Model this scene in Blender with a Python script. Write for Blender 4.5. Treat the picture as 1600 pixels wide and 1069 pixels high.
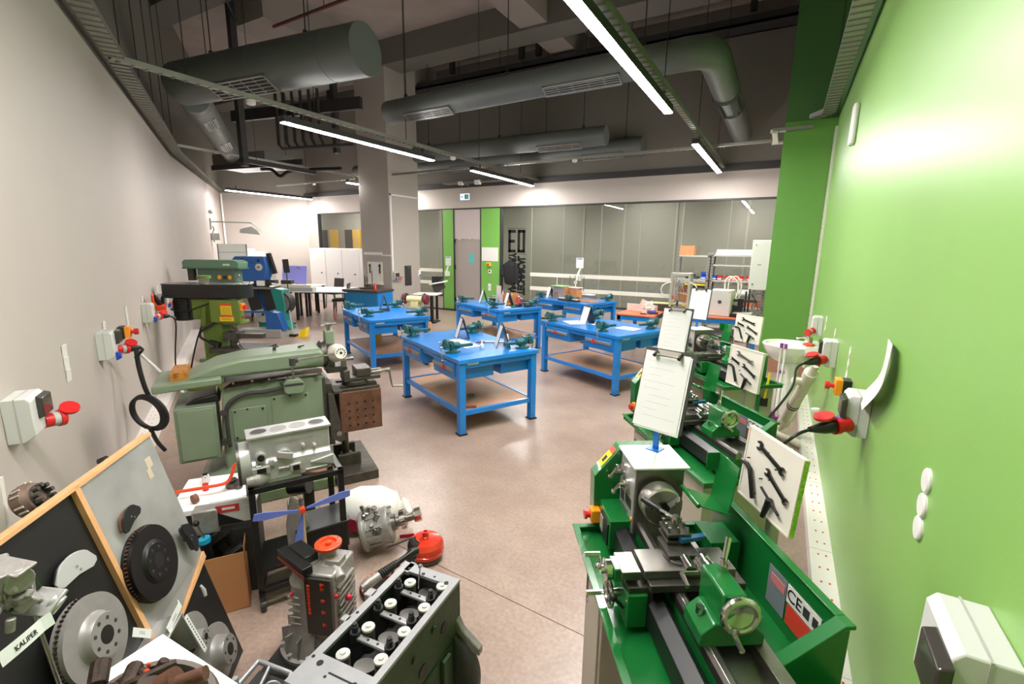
import bpy, bmesh, math, random
from mathutils import Vector, Matrix, Euler
random.seed(7)
PI = math.pi
SC = bpy.context.scene
COL = SC.collection
for o in list(bpy.data.objects):
    bpy.data.objects.remove(o)

# ---------------------------------------------------------------- camera
F_PX = 732.3
cam_d = bpy.data.cameras.new('camera')
cam_d.sensor_width = 36.0
cam_d.lens = F_PX / 1600 * 36.0
cam_d.clip_start = 0.02
cam_d.clip_end = 100
cam = bpy.data.objects.new('camera', cam_d)
COL.objects.link(cam)
PITCH, ROLL, YAW = math.radians(11.4165), math.radians(0.70), math.radians(29.65)
fw = Vector((0, math.cos(PITCH), -math.sin(PITCH)))
rt = Vector((1, 0, 0))
up = rt.cross(fw)
r2 = rt * math.cos(ROLL) + up * math.sin(ROLL)
u2 = -rt * math.sin(ROLL) + up * math.cos(ROLL)
RZ = Matrix.Rotation(YAW, 3, 'Z')
fw, r2, u2 = RZ @ fw, RZ @ r2, RZ @ u2
M = Matrix((r2, u2, -fw)).transposed().to_4x4()
M.translation = Vector((0, 0, 1.9))
cam.matrix_world = M
SC.camera = cam

# ---------------------------------------------------------------- world / exposure
w = bpy.data.worlds.new('world')
SC.world = w
w.use_nodes = True
w.node_tree.nodes['Background'].inputs[0].default_value = (0.75, 0.72, 0.7, 1)
w.node_tree.nodes['Background'].inputs[1].default_value = 0.02
SC.view_settings.view_transform = 'Standard'
SC.view_settings.look = 'None'
SC.view_settings.gamma = 1
SC.view_settings.use_curve_mapping = False
SC.view_settings.exposure = 1.92
LAMP_POWER = 55.0      # emission of the LED diffusers

# ---------------------------------------------------------------- materials
def S(r, g, b):
    f = lambda c: ((c / 255 + 0.055) / 1.055) ** 2.4 if c / 255 > 0.04045 else c / 255 / 12.92
    return (f(r), f(g), f(b))

MATS = {}
def mat(name, rgb, rough=0.5, metal=0.0, bump=0.0, bscale=40, var=0.0, vscale=6, coat=0.0, spec=0.5):
    if name in MATS: return MATS[name]
    m = bpy.data.materials.new(name); m.use_nodes = True
    nt = m.node_tree; b = nt.nodes['Principled BSDF']
    b.inputs['Base Color'].default_value = (*rgb, 1)
    b.inputs['Roughness'].default_value = rough
    b.inputs['Metallic'].default_value = metal
    b.inputs['Specular IOR Level'].default_value = spec
    if coat: b.inputs['Coat Weight'].default_value = coat
    tc = nt.nodes.new('ShaderNodeTexCoord')
    if var:
        n = nt.nodes.new('ShaderNodeTexNoise'); n.inputs['Scale'].default_value = vscale; n.inputs['Detail'].default_value = 5
        nt.links.new(tc.outputs['Object'], n.inputs['Vector'])
        mr = nt.nodes.new('ShaderNodeMapRange')
        mr.inputs['From Min'].default_value = 0.3; mr.inputs['From Max'].default_value = 0.7
        mr.inputs['To Min'].default_value = 1 - var; mr.inputs['To Max'].default_value = 1 + var
        nt.links.new(n.outputs['Fac'], mr.inputs['Value'])
        mx = nt.nodes.new('ShaderNodeVectorMath'); mx.operation = 'SCALE'
        mx.inputs[0].default_value = rgb
        nt.links.new(mr.outputs[0], mx.inputs['Scale'])
        nt.links.new(mx.outputs[0], b.inputs['Base Color'])
    if bump:
        n = nt.nodes.new('ShaderNodeTexNoise'); n.inputs['Scale'].default_value = bscale; n.inputs['Detail'].default_value = 4
        nt.links.new(tc.outputs['Object'], n.inputs['Vector'])
        bp = nt.nodes.new('ShaderNodeBump'); bp.inputs['Strength'].default_value = bump; bp.inputs['Distance'].default_value = 0.01
        nt.links.new(n.outputs['Fac'], bp.inputs['Height'])
        nt.links.new(bp.outputs[0], b.inputs['Normal'])
    MATS[name] = m
    return m

def emis(name, rgb, strength):
    if name in MATS: return MATS[name]
    m = bpy.data.materials.new(name); m.use_nodes = True
    b = m.node_tree.nodes['Principled BSDF']
    b.inputs['Base Color'].default_value = (*rgb, 1)
    b.inputs['Emission Color'].default_value = (*rgb, 1)
    b.inputs['Emission Strength'].default_value = strength
    MATS[name] = m
    return m

def glassmat(name, tint, refl=0.12, rough=0.0):
    if name in MATS: return MATS[name]
    m = bpy.data.materials.new(name); m.use_nodes = True
    nt = m.node_tree; nt.nodes.remove(nt.nodes['Principled BSDF'])
    out = nt.nodes['Material Output']
    tr = nt.nodes.new('ShaderNodeBsdfTransparent'); tr.inputs[0].default_value = (*tint, 1)
    gl = nt.nodes.new('ShaderNodeBsdfGlossy'); gl.inputs['Roughness'].default_value = rough
    fr = nt.nodes.new('ShaderNodeFresnel'); fr.inputs[0].default_value = 1.5
    mu = nt.nodes.new('ShaderNodeMath'); mu.operation = 'MULTIPLY_ADD'; mu.inputs[1].default_value = 1.0; mu.inputs[2].default_value = refl
    ge = nt.nodes.new('ShaderNodeNewGeometry'); sub = nt.nodes.new('ShaderNodeMath'); sub.operation = 'SUBTRACT'; sub.inputs[0].default_value = 1.0
    nt.links.new(ge.outputs['Backfacing'], sub.inputs[1])
    mb_ = nt.nodes.new('ShaderNodeMath'); mb_.operation = 'MULTIPLY'
    nt.links.new(fr.outputs[0], mu.inputs[0]); nt.links.new(mu.outputs[0], mb_.inputs[0]); nt.links.new(sub.outputs[0], mb_.inputs[1])
    mx = nt.nodes.new('ShaderNodeMixShader')
    nt.links.new(mb_.outputs[0], mx.inputs[0]); nt.links.new(tr.outputs[0], mx.inputs[1]); nt.links.new(gl.outputs[0], mx.inputs[2])
    nt.links.new(mx.outputs[0], out.inputs[0])
    MATS[name] = m
    return m

# floor: polished speckled concrete
def floor_mat():
    m = bpy.data.materials.new('polished_concrete'); m.use_nodes = True
    nt = m.node_tree; b = nt.nodes['Principled BSDF']; L = nt.links.new
    tc = nt.nodes.new('ShaderNodeTexCoord')
    n1 = nt.nodes.new('ShaderNodeTexNoise'); n1.inputs['Scale'].default_value = 1.3; n1.inputs['Detail'].default_value = 8; n1.inputs['Roughness'].default_value = 0.65
    n2 = nt.nodes.new('ShaderNodeTexNoise'); n2.inputs['Scale'].default_value = 45; n2.inputs['Detail'].default_value = 3
    for n in (n1, n2): L(tc.outputs['Object'], n.inputs['Vector'])
    r1 = nt.nodes.new('ShaderNodeValToRGB')
    r1.color_ramp.elements[0].position = 0.3; r1.color_ramp.elements[0].color = (*S(140, 118, 107), 1)
    r1.color_ramp.elements[1].position = 0.72; r1.color_ramp.elements[1].color = (*S(176, 154, 141), 1)
    L(n1.outputs['Fac'], r1.inputs[0])
    r2_ = nt.nodes.new('ShaderNodeMapRange'); r2_.inputs['From Min'].default_value = 0.3; r2_.inputs['From Max'].default_value = 0.7
    r2_.inputs['To Min'].default_value = 0.86; r2_.inputs['To Max'].default_value = 1.12
    L(n2.outputs['Fac'], r2_.inputs['Value'])
    sc = nt.nodes.new('ShaderNodeVectorMath'); sc.operation = 'SCALE'
    L(r1.outputs[0], sc.inputs[0]); L(r2_.outputs[0], sc.inputs['Scale'])
    L(sc.outputs[0], b.inputs['Base Color'])
    rr = nt.nodes.new('ShaderNodeMapRange'); rr.inputs['To Min'].default_value = 0.22; rr.inputs['To Max'].default_value = 0.42
    L(n1.outputs['Fac'], rr.inputs['Value']); L(rr.outputs[0], b.inputs['Roughness'])
    bp = nt.nodes.new('ShaderNodeBump'); bp.inputs['Strength'].default_value = 0.06; bp.inputs['Distance'].default_value = 0.01
    L(n2.outputs['Fac'], bp.inputs['Height']); L(bp.outputs[0], b.inputs['Normal'])
    return m
FLOOR = floor_mat()
WALLG = mat('warm_grey_paint', S(186, 176, 169), 0.6, var=0.02, vscale=1.5, bump=0.05, bscale=120)
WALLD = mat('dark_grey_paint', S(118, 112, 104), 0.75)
CEIL = mat('ceiling_concrete', S(160, 148, 142), 0.85, var=0.08, vscale=2)
GREENW = mat('green_wall_glare', S(132, 178, 92), 0.38, var=0.02, vscale=1.2, bump=0.04, bscale=120)  # paler than the return: overexposure and sheen put into the colour
GREENP = mat('green_panel', S(118, 176, 84), 0.4)
WHITE = mat('white_plastic', S(226, 224, 221), 0.4)
OFFW = mat('cream_white', S(226, 220, 208), 0.5)
PAPER = mat('paper', S(222, 222, 222), 0.7)
BLACK = mat('black_plastic', S(22, 22, 23), 0.4)
BLKM = mat('black_steel', S(34, 32, 31), 0.35, 0.3)
CHAR = mat('charcoal', S(52, 50, 50), 0.5)
NAVY = mat('navy_card', S(28, 34, 62), 0.5)
BLUE = mat('bench_blue', S(20, 122, 205), 0.28, coat=0.2)
DBLUE = mat('machine_blue', S(30, 84, 150), 0.35)
TEAL = mat('vise_teal', S(34, 92, 96), 0.35, 0.2)
TEALM = mat('sander_teal', S(22, 128, 118), 0.35)
LGREEN = mat('lathe_green', S(20, 106, 46), 0.26, coat=0.3)
SGREEN = mat('shaper_green', S(120, 134, 112), 0.38, var=0.06, vscale=5)
DGREEN = mat('drill_green', S(106, 128, 52), 0.35)
GGREEN = mat('press_grey_green', S(92, 122, 100), 0.4)
CHROME = mat('chrome', S(200, 198, 195), 0.15, 1.0)
STEEL = mat('brushed_steel', S(150, 146, 142), 0.32, 0.95, var=0.08, vscale=20)
DSTEEL = mat('dark_steel', S(92, 88, 84), 0.42, 0.8, var=0.15, vscale=25, bump=0.15, bscale=60)
ALU = mat('cast_aluminium', S(160, 156, 152), 0.42, 0.5, var=0.1, vscale=30, bump=0.25, bscale=80)
SILVER = mat('silver_paint', S(182, 180, 180), 0.34, 0.4, var=0.06, vscale=18, bump=0.12, bscale=50)
RUST = mat('rusty_iron', S(108, 74, 58), 0.6, 0.45, var=0.3, vscale=14, bump=0.3, bscale=70)
DRUST = mat('dark_rust', S(62, 48, 40), 0.6, 0.5, var=0.35, vscale=18, bump=0.4, bscale=60)
GALV = mat('galvanised', S(160, 158, 150), 0.4, 0.7)
DUCT = mat('duct_grey', S(104, 108, 106), 0.5, 0.3, var=0.04, vscale=3)
RED = mat('red_plastic', S(206, 34, 34), 0.35)
ORANGE = mat('orange_red', S(224, 74, 34), 0.35)
ORNG = mat('orange', S(245, 150, 30), 0.4)
YEL = mat('yellow', S(240, 205, 30), 0.4)
SBLUE = mat('socket_blue', S(28, 72, 178), 0.4)
PLY = mat('plywood', S(186, 138, 104), 0.55, var=0.08, vscale=8)
OWOOD = mat('orange_wood', S(206, 104, 66), 0.45, var=0.08, vscale=5)
WOOD = mat('light_wood', S(214, 160, 112), 0.5, var=0.1, vscale=12)
CARD = mat('cardboard', S(190, 132, 88), 0.7, var=0.05, vscale=5)
LILAC = mat('lilac_foam', S(140, 140, 220), 0.6)
GREYP = mat('grey_plastic', S(176, 176, 172), 0.45)
BOXG = mat('socket_grey', S(205, 205, 202), 0.45)
PANELG = mat('mauve_grey_panel', S(160, 150, 146), 0.5)
RUBBER = mat('black_rubber', S(26, 25, 25), 0.6)
WIRE = mat('thin_wire', S(60, 58, 55), 0.5, 0.5)
PORC = mat('porcelain', S(242, 240, 236), 0.12, coat=0.5)
PVC = mat('pvc', S(226, 218, 204), 0.35, var=0.03)
COLGREY = mat('pillar_grey', S(172, 163, 156), 0.6, var=0.02, vscale=2)
MGREEN = mat('engine_green', S(56, 78, 52), 0.5, 0.1, var=0.2, vscale=9, bump=0.2, bscale=40)
BRN = mat('brown_edge', S(120, 76, 56), 0.6)
CLEAR = glassmat('clear_plastic', (0.95, 0.95, 0.95), 0.08, 0.1)
TURQ = mat('turquoise', S(92, 178, 178), 0.5)
DARKC = mat('dark_cloth', S(30, 30, 33), 0.9, bump=0.3, bscale=50)

# ---------------------------------------------------------------- mesh builder
def frame(direction):
    d = Vector(direction).normalized()
    a = Vector((0, 0, 1)) if abs(d.z) < 0.95 else Vector((1, 0, 0))
    x = a.cross(d).normalized(); y = d.cross(x)
    return x, y, d

class MB:
    def __init__(self): self.v = []; self.f = []; self.m = []; self.mi = 0
    def add(self, vs, fs):
        n = len(self.v); self.v += [tuple(v) for v in vs]; self.f += [tuple(i + n for i in f) for f in fs]; self.m += [self.mi] * len(fs); return self
    def use(self, k): self.mi = k; return self
    def box(self, c, s, r=(0, 0, 0)):
        R = Euler(r).to_matrix(); c = Vector(c); h = Vector(s) / 2
        vs = [c + R @ Vector((h.x * i, h.y * j, h.z * k)) for k in (-1, 1) for j in (-1, 1) for i in (-1, 1)]
        return self.add(vs, [(0, 2, 3, 1), (4, 5, 7, 6), (0, 1, 5, 4), (2, 6, 7, 3), (0, 4, 6, 2), (1, 3, 7, 5)])
    def b2(self, a, b):
        return self.box([(a[i] + b[i]) / 2 for i in range(3)], [abs(b[i] - a[i]) for i in range(3)])
    def cyl(self, p0, p1, r0, r1=None, n=20):
        return self.rings([(Vector(p0), r0), (Vector(p1), r0 if r1 is None else r1)], n)
    def rings(self, pr, n=20, cap=True, axis=None):
        P = [Vector(p) for p, _ in pr]
        vs = []; fs = []
        prev = None
        for i, (p, r) in enumerate(pr):
            if axis is not None: d = Vector(axis)
            else:
                d = (P[min(i + 1, len(P) - 1)] - P[max(i - 1, 0)])
                if d.length < 1e-9: d = Vector((0, 0, 1))
            d = d.normalized()
            if prev is None: x, y, _ = frame(d)
            else:
                x = (prev - d * prev.dot(d)); x = x.normalized() if x.length > 1e-6 else frame(d)[0]; y = d.cross(x)
            prev = x
            for k in range(n):
                a = 2 * PI * k / n
                vs.append(P[i] + (x * math.cos(a) + y * math.sin(a)) * r)
        for i in range(len(pr) - 1):
            for k in range(n):
                a = i * n + k; b = i * n + (k + 1) % n
                fs.append((a, b, b + n, a + n))
        if cap:
            fs.append(tuple(reversed(range(n)))); fs.append(tuple(range((len(pr) - 1) * n, len(pr) * n)))
        return self.add(vs, fs)
    def lathe(self, o, axis, prof, n=28, cap=True):
        d = Vector(axis).normalized(); o = Vector(o)
        return self.rings([(o + d * z, max(r, 1e-4)) for r, z in prof], n, cap, axis=d)
    def tube(self, pts, r, n=8, smooth=0):
        pts = [Vector(p) for p in pts]
        if smooth: pts = spline(pts, smooth)
        return self.rings([(p, r) for p in pts], n)
    def ball(self, c, r, n=14, sc=(1, 1, 1)):
        c = Vector(c); m = n // 2; vs = []; fs = []
        for i in range(m + 1):
            t = PI * i / m
            for k in range(n):
                a = 2 * PI * k / n
                vs.append((c.x + r * sc[0] * math.sin(t) * math.cos(a), c.y + r * sc[1] * math.sin(t) * math.sin(a), c.z + r * sc[2] * math.cos(t)))
        for i in range(m):
            for k in range(n):
                a = i * n + k; b = i * n + (k + 1) % n
                fs.append((a, a + n, b + n, b))
        return self.add(vs, fs)
    def prism(self, prof, axis, lo, hi):
        """prof: 2D polygon; axis 'x': (y,z), 'y': (x,z), 'z': (x,y)."""
        def P(a, b, t): return {'x': (t, a, b), 'y': (a, t, b), 'z': (a, b, t)}[axis]
        n = len(prof)
        vs = [P(a, b, lo) for a, b in prof] + [P(a, b, hi) for a, b in prof]
        fs = [tuple(range(n - 1, -1, -1)), tuple(range(n, 2 * n))] + [(i, (i + 1) % n, (i + 1) % n + n, i + n) for i in range(n)]
        return self.add(vs, fs)
    def quad(self, a, b, c, d): return self.add([a, b, c, d], [(0, 1, 2, 3)])
    def torus(self, c, axis, R, r, n=28, m=10, a0=0, a1=2 * PI):
        x, y, d = frame(axis); c = Vector(c); vs = []; fs = []
        full = abs(a1 - a0 - 2 * PI) < 1e-6; N = n if full else n + 1
        for i in range(N):
            t = a0 + (a1 - a0) * i / n; q = x * math.cos(t) + y * math.sin(t)
            for k in range(m):
                s = 2 * PI * k / m
                vs.append(c + q * (R + r * math.cos(s)) + d * r * math.sin(s))
        for i in range(n):
            for k in range(m):
                a = i * m + k; b = i * m + (k + 1) % m; e = ((i + 1) % N) * m
                fs.append((a, e + k, e + (k + 1) % m, b))
        return self.add(vs, fs)
    def xform(self, mt):
        self.v = [tuple(mt @ Vector(v)) for v in self.v]; return self
    def extend(self, o): return self.add(o.v, o.f)

def spline(P, k):
    out = []
    for i in range(len(P) - 1):
        a = P[max(i - 1, 0)]; b = P[i]; c = P[i + 1]; d = P[min(i + 2, len(P) - 1)]
        for j in range(k):
            t = j / k
            out.append(0.5 * ((2 * b) + (c - a) * t + (2 * a - 5 * b + 4 * c - d) * t * t + (3 * b - a - 3 * c + d) * t ** 3))
    out.append(P[-1])
    return out

def obj(name, mb, m, parent=None, bev=0.0, ang=35, loc=None, rot=None):
    me = bpy.data.meshes.new(name)
    me.from_pydata(mb.v, [], mb.f)
    for p, k in zip(me.polygons, mb.m): p.material_index = k
    bm = bmesh.new(); bm.from_mesh(me); bmesh.ops.recalc_face_normals(bm, faces=bm.faces)
    for f in bm.faces: f.smooth = True
    bm.to_mesh(me); bm.free()
    me.set_sharp_from_angle(angle=math.radians(ang))
    ms = m if isinstance(m, (list, tuple)) else [m]
    for q in ms: me.materials.append(q)
    o = bpy.data.objects.new(name, me); COL.objects.link(o)
    if parent is not None: o.parent = parent
    if loc is not None: o.location = loc
    if rot is not None: o.rotation_euler = rot
    if bev:
        b = o.modifiers.new('bevel', 'BEVEL'); b.width = bev; b.segments = 2; b.limit_method = 'ANGLE'; b.angle_limit = math.radians(40)
        b.harden_normals = False
    return o

def tag(o, label, cat, group=None, kind=None):
    o['label'] = label; o['category'] = cat
    if group: o['group'] = group
    if kind: o['kind'] = kind
    return o
def thing(name, label, cat, loc=(0, 0, 0), rotz=0.0, group=None, rot=None):
    o = bpy.data.objects.new(name, None); COL.objects.link(o)
    o.empty_display_size = 0.1
    o.location = loc; o.rotation_euler = rot if rot else (0, 0, rotz)
    return tag(o, label, cat, group)
def struct(name, mb, m, bev=0.0):
    o = obj(name, mb, m, None, bev); o['kind'] = 'structure'; return o
def dup(root, loc, rotz, label=None, group=None):
    def cp(o, par):
        c = o.copy(); COL.objects.link(c)
        if par is not None: c.parent = par
        for ch in list(o.children): cp(ch, c)
        return c
    r = cp(root, None); r.location = loc; r.rotation_euler = (r.rotation_euler.x, r.rotation_euler.y, rotz) if not isinstance(rotz, tuple) else rotz
    if label: r['label'] = label
    if group: r['group'] = group
    return r
def text(name, body, size, m, parent, loc, rot, ext=0.0005, align='CENTER', sx=1.0, off=0.0):
    c = bpy.data.curves.new(name, 'FONT'); c.body = body; c.size = size; c.extrude = ext; c.align_x = align; c.align_y = 'CENTER'; c.offset = off
    t = bpy.data.objects.new(name, c); COL.objects.link(t)
    dg = bpy.context.evaluated_depsgraph_get(); dg.update()
    me = bpy.data.meshes.new_from_object(t.evaluated_get(dg))
    bpy.data.objects.remove(t)
    me.name = name; me.materials.clear(); me.materials.append(m)
    o = bpy.data.objects.new(name, me); COL.objects.link(o)
    o.location = loc; o.rotation_euler = rot; o.scale = (sx, 1, 1)
    if parent is not None: o.parent = parent
    return o
R_ = math.radians
# ================================================================ THE ROOM
XR = 0.45                      # right wall
YB = 11.36                     # back wall
CX, CY = 0.45, -1.39           # where left and right walls meet behind the camera
HT = 3.6                       # where the light paint ends
HC = 6.7                       # ceiling
LD = Vector((math.cos(R_(149.8)), math.sin(R_(149.8)), 0)); LN = Vector((-LD.y, LD.x, 0)) * -1   # LN points into the room
def LW(t, z=0.0, off=0.0):     # a point on the near left wall, t metres from the corner
    p = Vector((CX, CY, z)) + LD * t + LN * off; return p
BEND = LW(12.98); C2 = Vector((-16.82, 9.41, 0)); C3 = Vector((-14.92, YB, 0))
CG = Vector((XR, 8.383, 0)); GL = Vector((-0.20, 8.383, 0))
def wall(name, a, b, z0, z1, m, th=0.15, bev=0):
    a, b = Vector(a), Vector(b); d = (b - a).normalized(); n = Vector((-d.y, d.x, 0))  # left of a->b = outside
    mb = MB()
    q = [a, b, b + n * th, a + n * th]
    mb.prism([(p.x, p.y) for p in q], 'z', z0, z1)
    return struct(name, mb, m, bev)
# floor
poly = [(CX + 0.3, CY - 0.4), (CX + 0.3, YB + 3.2), (-16.5, YB + 3.2), (-17.4, 9.3), (BEND.x - 0.2, BEND.y - 0.3)]
struct('floor', MB().prism(poly, 'z', -0.1, 0), FLOOR)
struct('ceiling', MB().prism(poly, 'z', HC, HC + 0.15), CEIL)
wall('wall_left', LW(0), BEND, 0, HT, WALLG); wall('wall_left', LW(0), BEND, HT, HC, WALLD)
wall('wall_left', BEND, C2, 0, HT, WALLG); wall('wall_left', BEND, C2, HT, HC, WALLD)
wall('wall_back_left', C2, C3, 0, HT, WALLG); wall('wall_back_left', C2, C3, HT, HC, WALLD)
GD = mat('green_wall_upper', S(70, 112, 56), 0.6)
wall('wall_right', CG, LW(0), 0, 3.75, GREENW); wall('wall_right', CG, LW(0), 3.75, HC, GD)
# green return at the end of the right wall, a wide pier
struct('wall_right_return', MB().b2((GL.x, CG.y, 0.28), (XR + 0.15, CG.y + 0.5, 3.74)), mat('green_wall_plain', S(106, 162, 70), 0.5, var=0.02))  # same green as the right wall, without its sheen lightening
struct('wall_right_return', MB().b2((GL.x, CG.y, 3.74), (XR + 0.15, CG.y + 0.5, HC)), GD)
struct('trim_1', MB().b2((GL.x - 0.01, CG.y - 0.012, 0.26), (XR, CG.y + 0.5, 0.285)), WHITE)
struct('baseboard_right', MB().b2((GL.x - 0.005, CG.y - 0.008, 0.0), (XR, CG.y + 0.5, 0.26)), mat('brown_board', S(182, 132, 110), 0.5, var=0.05))
wall('wall_right_far', (XR, YB + 0.2, 0), (XR, CG.y + 0.5, 0), 0, HT, WALLG)
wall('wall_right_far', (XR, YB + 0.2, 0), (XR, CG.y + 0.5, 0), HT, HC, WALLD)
# back wall: plinth, glazing, header
YT = YB + 0.12
struct('wall_back', MB().b2((C3.x, YB, 2.98), (XR, YT, HT)), WALLG)
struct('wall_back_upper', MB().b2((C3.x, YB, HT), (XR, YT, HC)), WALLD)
struct('trim_2', MB().b2((C3.x + .02, YB - 0.06, HT - 0.06), (XR, YB, HT + 0.08)), CHAR)
PL = mat('plinth_grey', S(176, 166, 156), 0.55)
struct('wall_back', MB().b2((-12.6, YB, 0.05), (-8.88, YT, 0.42)), PL)
struct('wall_back', MB().b2((-6.86, YB, 0.05), (XR, YT, 0.42)), PL)
struct('wall_back', MB().b2((C3.x, YB, 0), (-14.36, YT, 2.98)), WALLG)
struct('wall_back', MB().b2((-14.36, YB, 0), (-12.6, YT, 1.45)), WALLG)
struct('baseboard_back', MB().b2((-12.6, YB - 0.012, 0), (-8.42, YT, 0.05)).b2((-7.5, YB - 0.012, 0), (XR, YT, 0.05)), CHAR)
# dark slim frames
fr = MB()
fr.b2((-14.38, YB - .01, 2.95), (XR, YT, 2.985)).b2((-12.6, YB - .01, 0.42), (-8.88, YT, 0.46)).b2((-6.86, YB - .01, 0.42), (XR, YT, 0.46))
for x in (-14.37, -8.87, -8.46, -7.52, -6.87): fr.b2((x - .02, YB - .012, 0.0 if x > -14 else 1.45), (x + .02, YT, 2.98))
struct('trim_3', fr, CHAR)
GLS = glassmat('wall_glass', (0.86, 0.88, 0.85), 0.05, 0.0)
xs = [-14.35, -12.6, -11.2, -10.0, -8.89]
wn = 1
for i in range(4):
    z0 = 1.45 if i == 0 else .46
    o = struct('window_%d' % wn, MB().b2((xs[i] + .004, YB + .05, z0), (xs[i + 1] - .004, YB + .06, 2.95)), GLS); wn += 1
xs = [-6.85, -5.93, -5.0, -4.0, -3.03, -2.08, -1.1, XR]
for i in range(7):
    o = struct('window_%d' % wn, MB().b2((xs[i] + .004, YB + .05, .46), (xs[i + 1] - .004, YB + .06, 2.95)), GLS); wn += 1
# thin glass seams and frosted safety bands
sm = MB()
for x in (-12.6, -11.2, -10.0, -5.93, -5.0, -4.0, -3.03, -2.08, -1.1): sm.b2((x - .004, YB + .045, 0.46), (x + .004, YB + .065, 2.95))
struct('trim_4', sm, mat('seam', S(170, 170, 164), 0.3))
FROST = mat('frosted_band', S(222, 220, 208), 0.5)
struct('trim_5', MB().b2((-5.95, YB + .044, 1.14), (XR, YB + .05, 1.24)).b2((-5.95, YB + .044, .77), (XR, YB + .05, .87))
       .b2((-12.55, YB + .044, 1.14), (-8.89, YB + .05, 1.24)).b2((-12.55, YB + .044, .77), (-8.89, YB + .05, .87)), FROST)
# green panels and the door
struct('wall_back_panel', MB().b2((-8.85, YB - .02, 0.06), (-8.48, YT, 2.95)), GREENP)
struct('wall_back_panel', MB().b2((-7.5, YB - .02, 0.06), (-6.89, YT, 2.95)), GREENP)
struct('door_1', MB().b2((-8.44, YB + .02, 0.02), (-7.54, YB + .07, 2.1)), PANELG)
struct('window_20', MB().b2((-8.44, YB, 2.12), (-7.54, YB + .06, 2.94)), mat('transom_panel', S(188, 176, 174), 0.4))
hn = MB()
for z in (0.3, 1.25, 2.0): hn.b2((-8.47, YB - .02, z), (-8.42, YB + .02, z + .12))
struct('trim_6', hn, BLACK)
# corridor behind the glass
struct('wall_corridor', MB().b2((-21.5, YB + 1.9, 0), (XR + .1, YB + 2.0, 3.4)), mat('corridor_grey', S(172, 168, 160), 0.6))
struct('ceiling_corridor', MB().b2((-21.5, YT, 3.3), (XR + .1, YB + 2.0, 3.4)), mat('corridor_ceiling', S(150, 148, 144), 0.7))
struct('wall_corridor', MB().b2((XR - .02, YT, 0), (XR + .1, YB + 2, 3.4)), WALLG)
struct('wall_corridor', MB().b2((-21.6, YT, 0), (-21.5, YB + 2, 3.4)), WALLG)
struct('wall_corridor', MB().b2((-21.5, YT - .1, 0), (C3.x - .02, YT, 3.4)), WALLG)
struct('floor_corridor', MB().b2((-21.5, YT, -.1), (-16.5, YB + 2, -.0)), FLOOR)
YELP = mat('yellow_panel', S(238, 190, 60), 0.5)
cp = MB()
for x in (-16.05, -14.75): cp.b2((x, YB + 1.84, 0), (x + .42, YB + 1.9, 2.5))
struct('wall_corridor', cp, YELP)
cp = MB()
for x in (-16.7, -15.2): cp.b2((x, YB + 1.86, 0), (x + .45, YB + 1.9, 2.5))
struct('door_2', cp, CHAR)
cp = MB()
for x in (-9.6, -9.2): cp.b2((x, YB + 1.8, 0), (x + .1, YB + 1.9, 3.3))
for x in (-5.2, -4.0, -2.6, -0.9): cp.b2((x, YB + 1.87, 0), (x + .05, YB + 1.9, 3.3))
struct('trim_7', cp, mat('corridor_trim', S(195, 190, 180), 0.5))
# floor joints
struct('trim_8', MB().box((-2.0, 2.0, 0.0005), (6.2, 0.004, 0.001), (0, 0, R_(-3.0))), mat('joint', S(70, 60, 56), 0.8))

# pillar
PX0, PX1, PY0, PY1 = -9.92, -8.87, 9.175, 10.3
struct('wall_pillar', MB().b2((PX0, PY0, 0), (PX1, PY1, HC)), COLGREY, 0.01)
pc = MB().b2((PX1, PY0 + .02, 1.25), (PX1 + .02, PY0 + .07, 3.2)).b2((PX1, PY0 + .02, 3.16), (PX1 + .02, PY1, 3.2))
struct('trim_9', pc, WHITE)
struct('trim_9', MB().b2((PX0 + .1, PY0 - .03, 1.66), (PX1 - .3, PY0, 1.73)).b2((PX1 - .3, PY0 - .02, 1.64), (PX1, PY0, 1.67)), WHITE)
# ceiling beams
BM = mat('beam_paint', S(112, 108, 102), 0.8)
BM2 = mat('beam_light', S(150, 140, 134), 0.8)
struct('ceiling_beam', MB().b2((PX0 - .1, 6.2, 6.1), (-9.0, YB, HC)), BM2)
struct('ceiling_beam', MB().b2((-17, PY0 - .05, 6.15), (XR, PY0 + .6, HC)), BM)
struct('ceiling_beam', MB().b2((-13, 5.1, 6.2), (XR, 5.7, HC)), BM)
struct('ceiling_beam', MB().b2((-5.1, 0.5, 6.2), (-4.5, YB, HC)), BM2)

# cable trunking at the foot of the walls
TRK = mat('trunking_white', S(234, 228, 222), 0.4)
def marked_trunk(name, a, b, d, h, label):
    a, b = Vector(a), Vector(b); L = (b - a).length; u = (b - a).normalized(); n = Vector((-u.y, u.x, 0))
    t = thing(name, label, 'cable trunking', a, math.atan2(u.y, u.x))
    mk = MB().b2((0, 0, 0), (L, d, h)).use(1); k = 0.3
    while k < L:
        mk.b2((k, .03, h), (k + .015, .04, h + .001)).b2((k, .07, h), (k + .015, .08, h + .001)); k += .14
    k = 1.0; mk.use(2)
    while k < L: mk.b2((k, 0, h), (k + .003, d, h + .0008)); k += 1.0
    obj('trunk', mk, [TRK, RED, GREYP], t)
    return t
marked_trunk('cable_trunking', (XR, -0.8, 0), (XR, 6.9, 0), 0.12, 0.09, 'white cable trunking with red print along the foot of the green wall')
marked_trunk('cable_trunking', tuple(LW(13.0)), tuple(LW(0.6)), 0.14, 0.1, 'white cable trunking along the foot of the grey left wall')
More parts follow.
